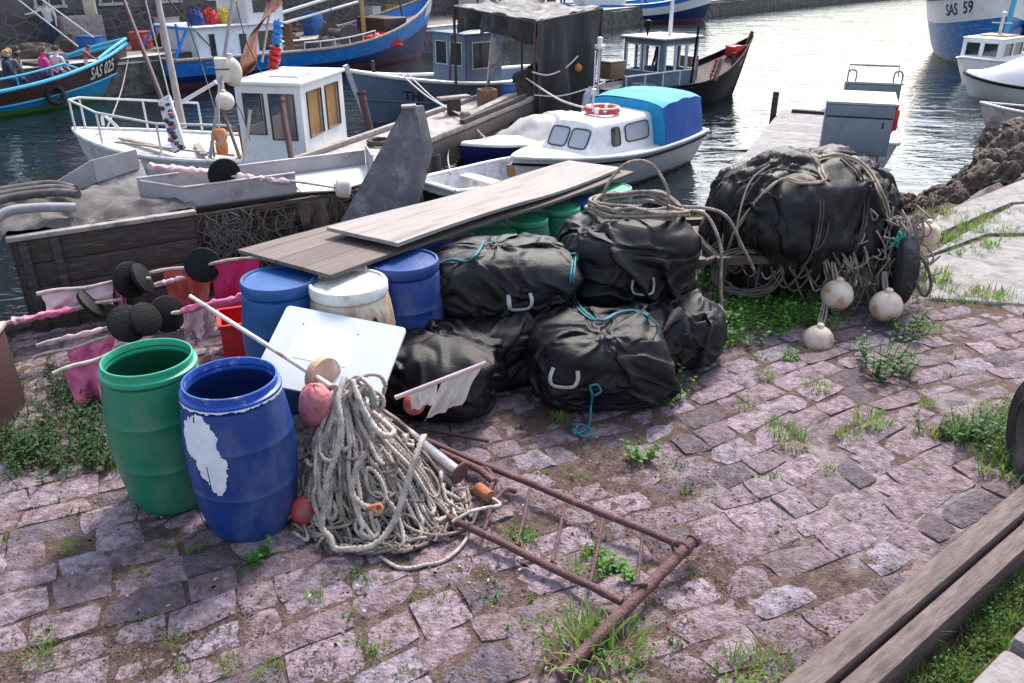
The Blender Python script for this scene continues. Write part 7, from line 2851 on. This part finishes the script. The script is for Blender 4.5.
H = Hull(4.9, 2.0, (.75, .72, .95), .35, um=.42, bowp=2.3, rake=.5, tw=.8, qb=.65)
hd = 220
loc = Vector((19.46, 32.5, 0))
t = boat('small white cabin boat with a wooden roof rim, moored before the SAS 59 boat', loc, hd)
H.transom(0, 1, H.side(0, 1)).build('hull', m_white, t)
H.rail(.04, 1, .01).build('gunwale', m_white, t)
H.deck(.04, camber=.05).build('deck', m_white, t)
house(t, (2.6, 0, .66), 1.9, 1.35, .80, {'port': [(.08, .45, .3, .85), (.55, .92, .3, .85)], 'star': [(.08, .45, .3, .85), (.55, .92, .3, .85)], 'aft': [(.2, .8, .3, .85)], 'fore': [(.1, .45, .3, .85), (.55, .9, .3, .85)]}, m_white, m_white, .04, m_white2, name='cabin', pane=m_glass)
mb = MB(); mb.box((2.3, 0, 1.54), (1.0, 1.0, .06), bev=.02); mb.build('roof_hatch', mat('tan_board', (.45, .30, .18), rough=.6, sc=9), t)
mb = MB(); mb.tube([(2.3, 0, 1.5), (2.3, 0, 2.2)], .06, 8); mb.tube([(2.3, -.35, 1.95), (2.3, .35, 1.95)], .02, 6); mb.lathe([(.001, .1), (.09, .05), (.09, -.05), (.001, -.1)], 12, Matrix.Translation((2.3, 0, 2.25))); mb.build('mast', m_offw, t)

H = Hull(5.2, 2.3, (.60, .58, .72), .3, um=.42, bowp=2.6, rake=.45, tw=.8, qb=.65)
hd = 125
loc = Vector((17.75, 23.1, 0))
t = boat('white boat hidden under a smooth pale grey cover', loc, hd)
H.transom(0, 1, H.side(0, 1)).build('hull', m_white, t)
H.rail(.05, .97, .02).build('gunwale', m_black, t)
rows = []
for i in range(31):
    u = .0+.98*i/30
    wb = H.b(u)*1.02+.01
    hh = .78*sstep(0, .25, u)*sstep(1.0, .55, u)+.05
    rows.append([(H.L*u, s*wb, H.zs(u)+hh*(1-abs(s)**2.2)-.05*(abs(s) > .9)+.02*math.sin(u*21+s*3)+.01*noise.noise((u*9, s*3, 3))) for s in np.linspace(-1, 1, 23)])
mb = MB(); mb.grid(rows); mb.build('cover', mat('pale_grey_cover', (.60, .58, .62), (.54, .52, .56), rough=.6, sc=3), t)

H = Hull(3.4, 1.4, (.50, .46, .62), .2, um=.42, bowp=2.6, rake=.35, tw=.8, qb=.6)
hd = 160
loc = Vector((15.5, 20.5, 0))
t = boat('worn open dinghy with brown inside, drawn up at the rocky bank', loc, hd)
H.transom(0, 1, H.side(0, 1)).build('hull', mat('worn_white_hull', (.62, .56, .52), (.5, .38, .32), rough=.55, sc=4, dirt=(.25, .12, .08), dsc=3, damt=.42), t)
inn = MB()
for sd in (-1, 1):
    inn.grid([[(lambda p: Vector((p.x, p.y*.9, max(p.z, .05))))(H.P(.03+.93*i/24, w_, sd)) for w_ in np.linspace(.02, 1, 9)] for i in range(25)])
inn.build('lining', m_brown, t)
H.rail(.04, 1, 0).build('gunwale', m_white2, t)
for x in (.9, 1.9):
    mb = MB(); mb.box((x, 0, .36), (.2, 1.2, .03)); mb.build('thwart', m_greyb, t)

H = Hull(5.0, 1.9, (.70, .66, .85), .3, um=.42, bowp=2.3, rake=.5, tw=.8, qb=.65)
hd = 70
loc = Vector((6.95, 16.3, 0))
t = boat('pale boat moored on the far side of the jetty behind the cabinets', loc, hd)
H.transom(0, 1, H.side(0, 1)).build('hull', m_white2, t)
H.rail(.045, 1, .01).build('gunwale', m_white, t)
H.deck(.04, camber=.16).build('cover', m_sheet, t)
mb = MB(); mb.box((-.15, .1, .3), (.14, .12, .9), bev=.02); mb.box((-.15, .1, .85), (.3, .26, .4), bev=.05); mb.build('outboard_motor', m_iron, t)

H = Hull(9, 3.2, (1.2, 1.1, 1.8), .6, um=.42, bowp=2.4, rake=.8, rnd_=True)
hd = 250
t = boat('pale brown wooden boat far off behind the SAS 59 boat', (29.6, 56, 0), hd)
H.side(0, .8).build('hull', mat('scrubbed_wood', (.36, .24, .17), (.25, .16, .11), rough=.7, sc=5, lowz=.1, lowcol=(.05, .04, .02)), t)
H.side(.8, 1, off=.02).build('topside', m_blueb, t)
H.rail(.06, 1, .02).build('gunwale', m_white2, t)
H.deck(.3).build('deck', m_greywood, t)

H = Hull(13, 4.2, (1.3, 1.2, 2.4), .6, um=.45, bowp=2.4, rake=1., rnd_=True)
hd = 14
t = boat('blue and white banded boat moored at the far quay', (2.0, 59.5, 0), hd)
H.side(0, .60).build('hull', m_navy, t)
H.side(.60, .86, off=.01).build('topside', m_white, t)
H.side(.86, 1, off=.02).build('bulwark', m_blueb, t)
H.rail(.07, 1, .03).build('gunwale', m_blueb, t)
H.deck(.4).build('deck', m_greywood, t)
house(t, (4.2, 0, .9), 3, 2.4, 1.9, {'star': [(.2, .45, .5, .85), (.55, .8, .5, .85)], 'fore': [(.1, .45, .5, .85), (.55, .9, .5, .85)]}, m_white, m_white2, .15, m_white, pane=m_glass)
mb = MB(); mb.tube([(7.5, 0, 1), (7.5, 0, 6)], .10, 8); mb.tube([(8.2, 0, 1.2), (7.6, 0, 5.5)], .04, 6); mb.build('mast', m_mast, t)
mb = MB(); mb.box((8.3, 0, 1.35), (1.4, 1.6, .8), bev=.05); mb.build('fore_house', m_cyan, t)
H = Hull(10, 3.6, (1.1, 1.0, 1.9), .6, um=.45, bowp=2.4, rake=1., rnd_=True)
t = boat('white hulled boat at the far quay beyond the tarpaulin shelter', (-3.6, 48.5, 0), 55)
H.side(0, .5).build('hull', m_navy, t)
H.side(.5, 1, off=.01).build('topside', m_white2, t)
H.rail(.07, 1, .02).build('gunwale', m_wood, t)
H.deck(.3).build('deck', m_greywood, t)
house(t, (3.2, 0, .8), 2.4, 2.2, 1.8, {'star': [(.2, .45, .5, .85), (.55, .8, .5, .85)]}, m_white, m_white2, .15, m_white, pane=m_glass)
# ------------------------------------------------------------------ plank pier in the middle
PR = Vector((-1.62, 14.4, -.5)); pd = Vector((.376, .927, 0)); pn = Vector((-.927, .376, 0))
PL = 1.3
A = PR-pd*5.8; Lp = 11.4
t = thing('plank_pier', 'narrow plank pier between the white work boat and the dinghy', 'pier', M=frame_of(A, pd, pn))
m_pier = mat('pier_planks', (.40, .355, .33), (.29, .25, .235), rough=.85, sc=6, bump=.3, bsc=30, dirt=(.18, .15, .14), dsc=3, damt=.36, planks=('X', .17, (.06, .05, .05)))
mb = MB(); mb.box((Lp/2, PL/2, -.025), (Lp, PL, .05)); mb.build('deck', m_pier, t)
for y, in ((.0,), (PL,)):
    mb = MB(); mb.box((Lp/2, y, -.15), (Lp, .12, .22), bev=.01); mb.build('edge_beam', m_darkwood, t)
    mb = MB(); mb.box((Lp/2, y, .05), (Lp, .10, .09), bev=.01); mb.build('kerb_rail', m_greywood, t)
mb = MB(); mb.box((Lp/2, .02, -.42), (Lp, .06, .28)); mb.build('side_boarding', m_darkwood, t)
for x in np.arange(.6, Lp, 1.9):
    for y in (.0, PL):
        mb = MB(); mb.tube([(x, y, -.25), (x, y, -2.5)], .11, 10); mb.build('pile', m_darkwood, t)
TP = frame_of(A, pd, pn)
# bollard with beam, crate, buckets on the pier
t = thing('pier_bollard', 'dark bollard block with a pale cap board on the plank pier', 'bollard', on(TP, (8.9, .85, 0)), R(20))
mb = MB(); mb.box((0, 0, .16), (.26, .24, .34), bev=.02); mb.build('post', m_darkwood, t)
mb = MB(); mb.box((0, 0, .36), (.75, .22, .06), rot=R(15), bev=.01); mb.build('cap_board', m_greywood, t)
t = thing('wooden_box', 'brown wooden box standing on the plank pier', 'box', on(TP, (10.1, .6, 0)), R(25))
for s_ in (-1, 1):
    mb = MB(); mb.box((s_*.17, 0, .2), (.03, .3, .38)); mb.build('end_panel', m_wood, t)
    mb = MB(); mb.box((0, s_*.15, .2), (.36, .03, .38)); mb.build('side_panel', m_wood, t)
mb = MB(); mb.box((0, 0, .02), (.31, .26, .03)); mb.build('bottom_panel', m_wood, t)
barrel('small blue drum lying by the shelter at the pier end', on(TP, (10.9, .4, 0)), .42, .17, m_blue2, m_blue2, m_inner_b, 'plastic barrels on the pier', open_=False)
tag(MB().beam(on(TP, (8.2, .25, .07)), on(TP, (10.9, .28, .16)), .18, .14, bev=.01).build('timber_baulk', m_greywood), 'grey timber baulk lying along the plank pier edge', 'timber')
tag(MB().beam(on(TP, (7.5, .0, .13)), on(TP, (10.9, .0, .16)), .10, .10, bev=.01).build('timber_baulk', m_darkwood), 'dark thin timber lying at the plank pier edge', 'timber')
# coil of chain at the pier root
lines = [cat([on(TP, (5.6+.22*math.cos(q)+rr.uniform(-.04, .04), .7+.22*math.sin(q)+rr.uniform(-.04, .04), .03+.012*k)) for q in np.linspace(0, 6.2, 10)], 4) for k in range(6)]
tag(rope('rope_coil', lines, .02, m_rope_d), 'brown rope coil lying on the pier behind the trough chute', 'rope')
m_mr = mat('mooring_rope_white', (.58, .53, .49), (.45, .4, .37), rough=.85, sc=20)
b0 = on(TP, (8.1, .2, .12))
lines = [cat([on(TM3, (7.0, .62, 1.32)), (on(TM3, (7.0, .62, 1.32))+b0)/2+Vector((0, 0, -.12)), b0], 10), cat([on(TM3, (6.8, .7, 1.28)), (on(TM3, (6.8, .7, 1.28))+b0)/2+Vector((.1, 0, -.2)), b0+Vector((.05, .1, 0))], 10)]
tag(rope('mooring_rope', lines, .018, m_mr), 'pale mooring ropes from the grey boat bow down to the pier edge', 'rope')
q0 = on(TM5, (3.1, .35, 1.42))
q1 = Vector((.35, 19.9, -.05))
tag(rope('mooring_rope', [cat([q1, (q0+q1)/2+Vector((0, 0, -.15)), q0], 10)], .02, m_mr), 'pale rope running from the shelter to the cabin cruiser roof', 'rope')
d0 = on(TM6, (2.7, 0, .6)); 
tag(rope('mooring_rope', [cat([b0, (b0+on(TM6, (.3, .5, .5)))/2+Vector((0, 0, -.1)), on(TM6, (.9, .62, .45))], 10), cat([b0+Vector((.03, 0, 0)), b0+Vector((.35, -.1, -.35)), b0+Vector((.75, .4, -.75))], 8)], .014, m_mr), 'thin pale lines hanging from the pier edge to the white dinghy', 'rope')
kl = [cat([b0+Vector((.10*math.cos(q*1.3+k), .08*math.sin(q+k), .04+.05*math.sin(q*1.7))) for q in np.linspace(0, 6.5, 12)], 4) for k in range(4)]
tag(rope('rope_coil', kl, .02, m_rope), 'knot of mooring rope on the pier edge above the dinghy', 'rope')

# ------------------------------------------------------------------ tarpaulin shelter at the pier end
F_, Rr, Ll = Vector((.52, 19.6, 0)), Vector((2.25, 21.6, 0)), Vector((-1.45, 21.6, 0))
Bk = Rr+Ll-F_
m_shade = mat('sun_bleached_net', (.040, .035, .037), (.022, .019, .021), rough=.9, sc=4, stretch=(5, 5, .5), dirt=(.10, .088, .09), dsc=2, damt=.3)
t = thing('net_shelter', 'shelter of dark grey netting on poles at the end of the plank pier', 'shelter')
tops = {'F': F_+Vector((0, 0, 1.22)), 'R': Rr+Vector((0, 0, 1.40)), 'L': Ll+Vector((0, 0, 1.45)), 'B': Bk+Vector((0, 0, 1.5))}
for k, p in tops.items():
    mb = MB(); mb.tube([Vector((p.x, p.y, -1.6)), p], .035, 8); mb.build('pole', m_rust if k == 'F' else m_iron, t)
for a, b in (('F', 'R'), ('F', 'L'), ('L', 'B'), ('R', 'B')):
    mb = MB(); mb.tube([tops[a], tops[b]], .03, 8); mb.build('beam', m_iron, t)
rows = []
for i in range(33):
    u = i/32
    row = []
    for j in range(33):
        v = j/32
        p = tops['F'].lerp(tops['R'], u).lerp(tops['L'].lerp(tops['B'], u), v)
        z = p.z+.04-.16*math.sin(u*PI)*math.sin(v*PI)+.05*noise.noise((u*6, v*6, 1))+.05*(crest(Vector((u*2, v*2, 0)), 2.2, 2)-.5)
        row.append((p.x, p.y, z))
    rows.append(row)
mb = MB(); mb.grid(rows); mb.build('roof_sheet', mat('bleached_sheet', (.20, .185, .18), (.105, .095, .095), rough=.9, sc=5, dirt=(.36, .34, .33), dsc=3, damt=.4), t)


def curtain(a, b, drop0, drop1, folds, seed, ragged=.15):
    rows = []
    n = 90
    out = Vector(((b-a).y, -(b-a).x, 0)).normalized()
    for j in range(21):
        v = j/20
        row = []
        for i in range(n+1):
            u = i/n
            dr_ = (drop0+(drop1-drop0)*u)*(1+ragged*noise.noise((u*5, seed, 0)))
            p = a.lerp(b, u)+Vector((0, 0, -dr_*v))
            am = .03+.19*v
            p += out*(am*(math.sin(u*folds+seed+.8*noise.noise((u*3, v*2, seed)))+.6*noise.noise((u*9, v*1.5, seed+4)))+.04)
            row.append(p)
        rows.append(row)
    mb = MB(); mb.grid(rows)
    return mb


curtain(tops['F'], tops['R'], 2.62, 2.4, 15, 2).build('side_curtain', m_shade, t)
curtain(tops['L'], tops['F'], .50, .42, 20, 5, .4).build('valance', m_shade, t)
curtain(tops['B'], tops['R'], .9, .9, 20, 7, .3).build('valance', m_shade, t)
# work raft under the shelter
rf = thing('work_raft', 'dark timber raft under the netting shelter', 'raft', M=frame_of(F_+Vector((.05, .05, -1.05)), (Rr-F_).normalized(), (Ll-F_).normalized()))
mb = MB(); mb.box((1.5, 1.3, 0), (3.0, 2.6, .25), bev=.02); mb.build('deck', m_darkwood, rf)
for y in (.3, 1.3, 2.3):
    mb = MB(); mb.tube([(0.05, y, -.32), (2.95, y, -.32)], .22, 12); mb.build('float_log', m_darkwood, rf)
TR = frame_of(F_+Vector((.05, .05, -.92)), (Rr-F_).normalized(), (Ll-F_).normalized())
net_pile('dark net heap on the raft below the shelter curtain', on(TR, (.9, .8, 0)), .8, .6, .7, m_rope_d, 4)
net_pile('brown net heap deeper on the raft under the shelter', on(TR, (1.9, 1.6, 0)), .8, .7, .9, m_net, 8)
float_buoy('orange ball float peeping from the tear of the shelter curtain', GY(578, 68, 20.75), .10, None, m_orange, 'orange floats at the shelter')
for k in range(6):
    a = on(TR, (.1+.08*k, 1.9+.1*k, 0)); b = a+Vector((.22+.05*k, .1, 1.9-.12*k))
    lb = ['first', 'second', 'third', 'fourth', 'fifth', 'last'][k]
    tt = thing('flag_pole', lb + ' pale pole from the wheelhouse side in the sheaf leaning under the shelter', 'pole', a, 0, 'sheaf of pale poles under the shelter')
    mb = MB(); mb.tube([(0, 0, 0), tuple(b-a)], .022, 8); mb.build('shaft', m_pole_w, tt)
    mb = MB(); mb.tube([tuple((b-a)*.1), tuple((b-a)*.3)], .05, 8); mb.build('rolled_flag', (m_crate, m_pale_pink, m_redcl)[k % 3], tt)
lp = GY(600, 40, 20.9)
t = thing('navigation_lamp', 'white lamp on a thin post at the corner of the shelter', 'lamp', (lp.x, lp.y, -1.4), 0)
mb = MB(); mb.tube([(0, 0, 0), (0, 0, lp.z+1.4-.16)], .03, 8); mb.build('post', m_pipe, t)
mb = MB(); mb.lathe([(.001, -.2), (.13, -.2), (.13, -.12), (.07, -.1), (.07, .06), (.001, .08)], 14, Matrix.Translation((0, 0, lp.z+1.4))); mb.build('lamp_head', m_white, t)
fb = thing('wooden_box', 'brown fish box beside the white lamp post, behind the cabin cruiser', 'box', GY(612, 78, 22.4), R(40))
mb = MB(); mb.box((0, 0, .2), (.55, .4, .42), bev=.02); mb.build('box_body', m_wood, fb)
mb = MB(); mb.box((0, 0, .43), (.58, .43, .03)); mb.build('lid', m_greywood, fb)

# ------------------------------------------------------------------ far quay and the building on it
FQ = [(-34, -6), (-12.6, 27.0), (5.6, 54.5), (14.3, 66.0), (36, 92), (90, 150)]
QT = -.38
rows = []
pts = cat([(x, y, 0) for x, y in FQ], 12)
def fq_norm(i):
    d = pts[min(i+1, len(pts)-1)]-pts[max(i-1, 0)]
    return Vector((-d.y, d.x, 0)).normalized()
mb = MB()
rows = [[(p.x+.12*noise.noise((p.x, p.y, z*2)), p.y+.12*noise.noise((p.x, p.y, z*2+5)), z) for p in pts] for z in np.linspace(QT, -3, 12)]
mb.grid(rows)
structure(mb.build('far_quay_wall', m_wallst), 'dark stone wall of the far quay')
mb = MB()
mb.grid([[p+Vector((0, 0, QT+.02)) for p in pts], [p+fq_norm(i)*.6+Vector((0, 0, QT+.02)) for i, p in enumerate(pts)]])
mb.grid([[p+Vector((0, 0, QT-.16)) for p in pts], [p+Vector((-.05, .03, QT+.02)) for i, p in enumerate(pts)]])
structure(mb.build('far_quay_coping', mat('coping_stone', (.44, .41, .39), (.32, .29, .28), rough=.9, sc=4)), 'pale coping along the far quay')
mb = MB()
mb.grid([[p+fq_norm(i)*d+Vector((0, 0, QT+.01)) for i, p in enumerate(pts)] for d in (.6, 4, 60)])
structure(mb.build('far_quay_ground', mat('far_paving', (.20, .17, .165), (.14, .12, .115), rough=.9, sc=3)), 'paving of the far quay')
# building: stone plinth, plaster wall, windows, roof
D0 = Vector((-34, -6, 0)); D1 = Vector((5.6, 54.5, 0))
xb = (Vector((5.6, 54.5, 0))-Vector((-12.6, 27, 0))).normalized(); yb = Vector((-xb.y, xb.x, 0))
BO = Vector((-12.6, 27, QT))-xb*22+yb*5.2
LB = 58.0
m_plaster = mat('grey_plaster', (.115, .10, .105), (.085, .073, .078), rough=.95, sc=1.2, dirt=(.06, .05, .052), dsc=2, damt=.4)
m_plinth = bpy.data.materials.new('rubble_plinth'); m_plinth.use_nodes = True
nt = m_plinth.node_tree; bs = nt.nodes['Principled BSDF']; bs.inputs['Roughness'].default_value = .9
tc = _n(nt, 'ShaderNodeTexCoord'); mp = _n(nt, 'ShaderNodeMapping'); mp.inputs['Scale'].default_value = (2.1, 2.1, 3.4)
vo = _n(nt, 'ShaderNodeTexVoronoi', feature='DISTANCE_TO_EDGE'); vo.inputs['Scale'].default_value = 1.
vc = _n(nt, 'ShaderNodeTexVoronoi', feature='F1'); vc.inputs['Scale'].default_value = 1.
nt.links.new(tc.outputs['Object'], mp.inputs[0]); nt.links.new(mp.outputs[0], vo.inputs['Vector']); nt.links.new(mp.outputs[0], vc.inputs['Vector'])
mrg = _n(nt, 'ShaderNodeMapRange'); mrg.inputs[1].default_value = .03; mrg.inputs[2].default_value = .08
nt.links.new(vo.outputs['Distance'], mrg.inputs[0])
sx = _n(nt, 'ShaderNodeMixRGB'); sx.inputs[1].default_value = (.03, .027, .027, 1); sx.inputs[2].default_value = (.075, .065, .066, 1)
nt.links.new(vc.outputs['Color'], sx.inputs[0])
mx = _n(nt, 'ShaderNodeMixRGB'); mx.inputs[1].default_value = (.115, .10, .098, 1)
nt.links.new(mrg.outputs[0], mx.inputs[0]); nt.links.new(sx.outputs[0], mx.inputs[2]); nt.links.new(mx.outputs[0], bs.inputs['Base Color'])
t = thing('warehouse', 'long grey plastered warehouse on a rubble stone plinth across the harbour', 'building', M=frame_of(BO, xb, yb))
mb = MB(); mb.box((LB/2, 3, .62), (LB, 6.2, 1.24)); mb.build('stone_plinth', m_plinth, t, smooth=False)
mb = MB(); mb.box((LB/2, 3, 4.6), (LB, 6, 6.8)); mb.build('wall', m_plaster, t, smooth=False)
mb = MB()
mb.add([(-.4, -.6, 8.0), (LB+.4, -.6, 8.0), (LB+.4, 6.6, 8.0), (-.4, 6.6, 8.0), (-.4, 3, 11.5), (LB+.4, 3, 11.5)], [(0, 1, 5, 4), (2, 3, 4, 5), (3, 0, 4), (1, 2, 5), (3, 2, 1, 0)])
mb.build('roof', mat('dark_roof_tiles', (.13, .06, .045), (.08, .04, .035), rough=.9, sc=3), t, smooth=False)
for k in range(24):
    x = 1.4+2.4*k
    for z in (2.0, 5.2):
        m = MB()
        for c_, d_ in (((x, -.02, z+.62), (1.1, .08, .10)), ((x, -.02, z-.62), (1.2, .12, .10)), ((x-.5, -.02, z), (.10, .08, 1.14)), ((x+.5, -.02, z), (.10, .08, 1.14)), ((x, -.01, z), (.05, .05, 1.14))):
            m.box(c_, d_)
        fo = m.build('window', mat('window_trim', (.40, .38, .39), rough=.7, sc=5), t, smooth=False)
        m = MB(); m.box((x, .0, z), (.9, .03, 1.14)); m.build('pane', m_glass, fo, smooth=False)
TB = frame_of(BO, xb, yb)
# things on the far quay
u0 = GY(88, 35, 32.0)
t = thing('notice_board', 'grey boarded cabinet standing before the stone plinth on the far quay', 'cabinet', Vector((-15.4, 30.6, QT)), math.atan2(xb.y, xb.x))
mb = MB(); mb.box((0, 0, .55), (1.5, .5, 1.1), bev=.02); mb.build('cabinet_body', m_greywood, t)
mb = MB(); mb.box((0, -.26, .55), (1.3, .02, .9)); mb.build('door', m_greywood, t)
t = thing('street_sign', 'pale yellow sign on a white post on the far quay', 'sign', Vector((-15.15, 31.4, QT)), 0)
mb = MB(); mb.tube([(0, 0, 0), (0, 0, 2.2)], .08, 8); mb.build('post', m_white2, t)
mb = MB(); mb.box((-.12, -.1, 1.35), (.42, .03, .5)); mb.build('sign_plate', mat('cream_plate', (.62, .56, .38), rough=.6, sc=5), t)
person('man in a white shirt and blue jeans standing on the far quay, arm stretched out', Vector((-16.1, 29.9, QT)), R(200), dict(le=(.42, .05, 1.30), lw=(.66, .08, 1.26), lh=(.74, .09, 1.25)), c_white, c_blue, (.2, .1, .06), .95)
rr = random.Random(44)
names = ['beside the cyan boat bow', 'left of the blue fishing boat', 'behind the stern gallows', 'below the warehouse windows', 'near the sign post', 'farther along the quay', 'next to the white ledge', 'beyond the blue boat wheelhouse', 'close to the far quay edge']
for k in range(9):
    u = 21.0+2.2*k+rr.uniform(-.6, .6)
    p = TB @ Vector((u, -rr.uniform(1.2, 3.2), 0))
    net_pile('dark net heap on the far quay ' + names[k], p, rr.uniform(.6, 1.1), rr.uniform(.5, .8), rr.uniform(.35, .7), (m_rope_d, m_net, m_iron)[k % 3], k*3+1)['group'] = 'net heaps on the far quay'
for k, (x, y, sh, lb) in enumerate(((3.2, 54.6, c_white, 'person in white standing on the far quay behind the shelter'), (1.2, 51.5, c_pink, 'person in pink standing on the far quay behind the shelter'), (7.6, 61, c_navy, 'person in navy standing on the far quay by the banded boat'))):
    person(lb, Vector((x, y, QT)), R(150+40*k), {}, sh, c_blue, (.1, .06, .04), 1., 'people on the far quay')

# rigging and clutter
def rig(label, pts, r, m_):
    tag(rope('rigging_line', [cat(pts, 8)], r, m_, n=6, lobe=0.), label, 'rope', 'rigging lines of the moored boats')
rig('thin rigging line from the cyan boat bow down to the water edge', [GY(128, 60, 26.5), GY(120, 95, 24.5), GY(98, 150, 18)], .02, m_rope)
rig('pale rigging line beside the pale mast of the work boat', [GY(143, -10, 16.3), GY(158, 50, 15.9), GY(172, 108, 15.4)], .012, m_mr)
rig('dark stay crossing behind the purple brown pole', [GY(176, -10, 17), GY(200, 60, 17), GY(215, 110, 16)], .012, m_rope_d)
rig('stay running from the grey pole to the cabin roof', [GY(236, 2, 13.5), GY(246, 40, 13.9), GY(262, 74, 14.4)], .009, m_rope_d)
rig('dark stay above the stern of the blue fishing boat', [GY(160, -10, 29), GY(190, 25, 29), GY(212, 48, 29.2)], .025, m_rope_d)
rig('thin line from the foam block to the cabin corner', [GY(222, 84, 12.8), GY(240, 110, 13.2), GY(250, 140, 13.4)], .007, m_rope_d)
rig('pale line sagging along the shelter curtain', [GY(532, 72, 19.4), GY(548, 75, 19.8), GY(565, 68, 20.3), GY(578, 56, 20.6)], .02, m_mr)
rig('second pale line sagging low along the shelter curtain', [GY(534, 95, 19.4), GY(560, 96, 19.9), GY(590, 88, 20.8), GY(605, 82, 21.4)], .018, m_mr)
cols = (((.03, .12, .35), 'blue'), ((.42, .05, .04), 'red'), ((.45, .43, .42), 'grey'), ((.40, .28, .06), 'yellow'))
where = ('nearest the cyan boat', 'by the boarded cabinet', 'past the sign', 'behind the stern gallows', 'behind the wheelhouse', 'behind the net drum', 'behind the blue boat bow', 'left of the shelter', 'behind the shelter', 'right of the shelter', 'by the white hulled boat', 'by the banded boat')
rr = random.Random(17)
for k in range(12):
    c, cn = cols[k % 4]
    p = TB @ Vector((22.4+2.35*k+rr.uniform(-.5, .5), -rr.uniform(1.2, 3.6), 0))
    bx = thing('fish_box', cn+' fish box stack on the far quay '+where[k], 'fish box', p, rr.uniform(0, 3), 'fish boxes on the far quay')
    mm = cloth_mat('box_'+cn, c)
    hgt = rr.choice((.3, .6, .9))
    mb = MB(); mb.box((0, 0, hgt/2), (.8, .5, hgt), bev=.03); mb.build('box_body', mm, bx)
    mb = MB()
    for z in np.arange(.3, hgt+.01, .3):
        mb.box((0, 0, z-.015), (.84, .54, .03))
    mb.build('rim', mm, bx)
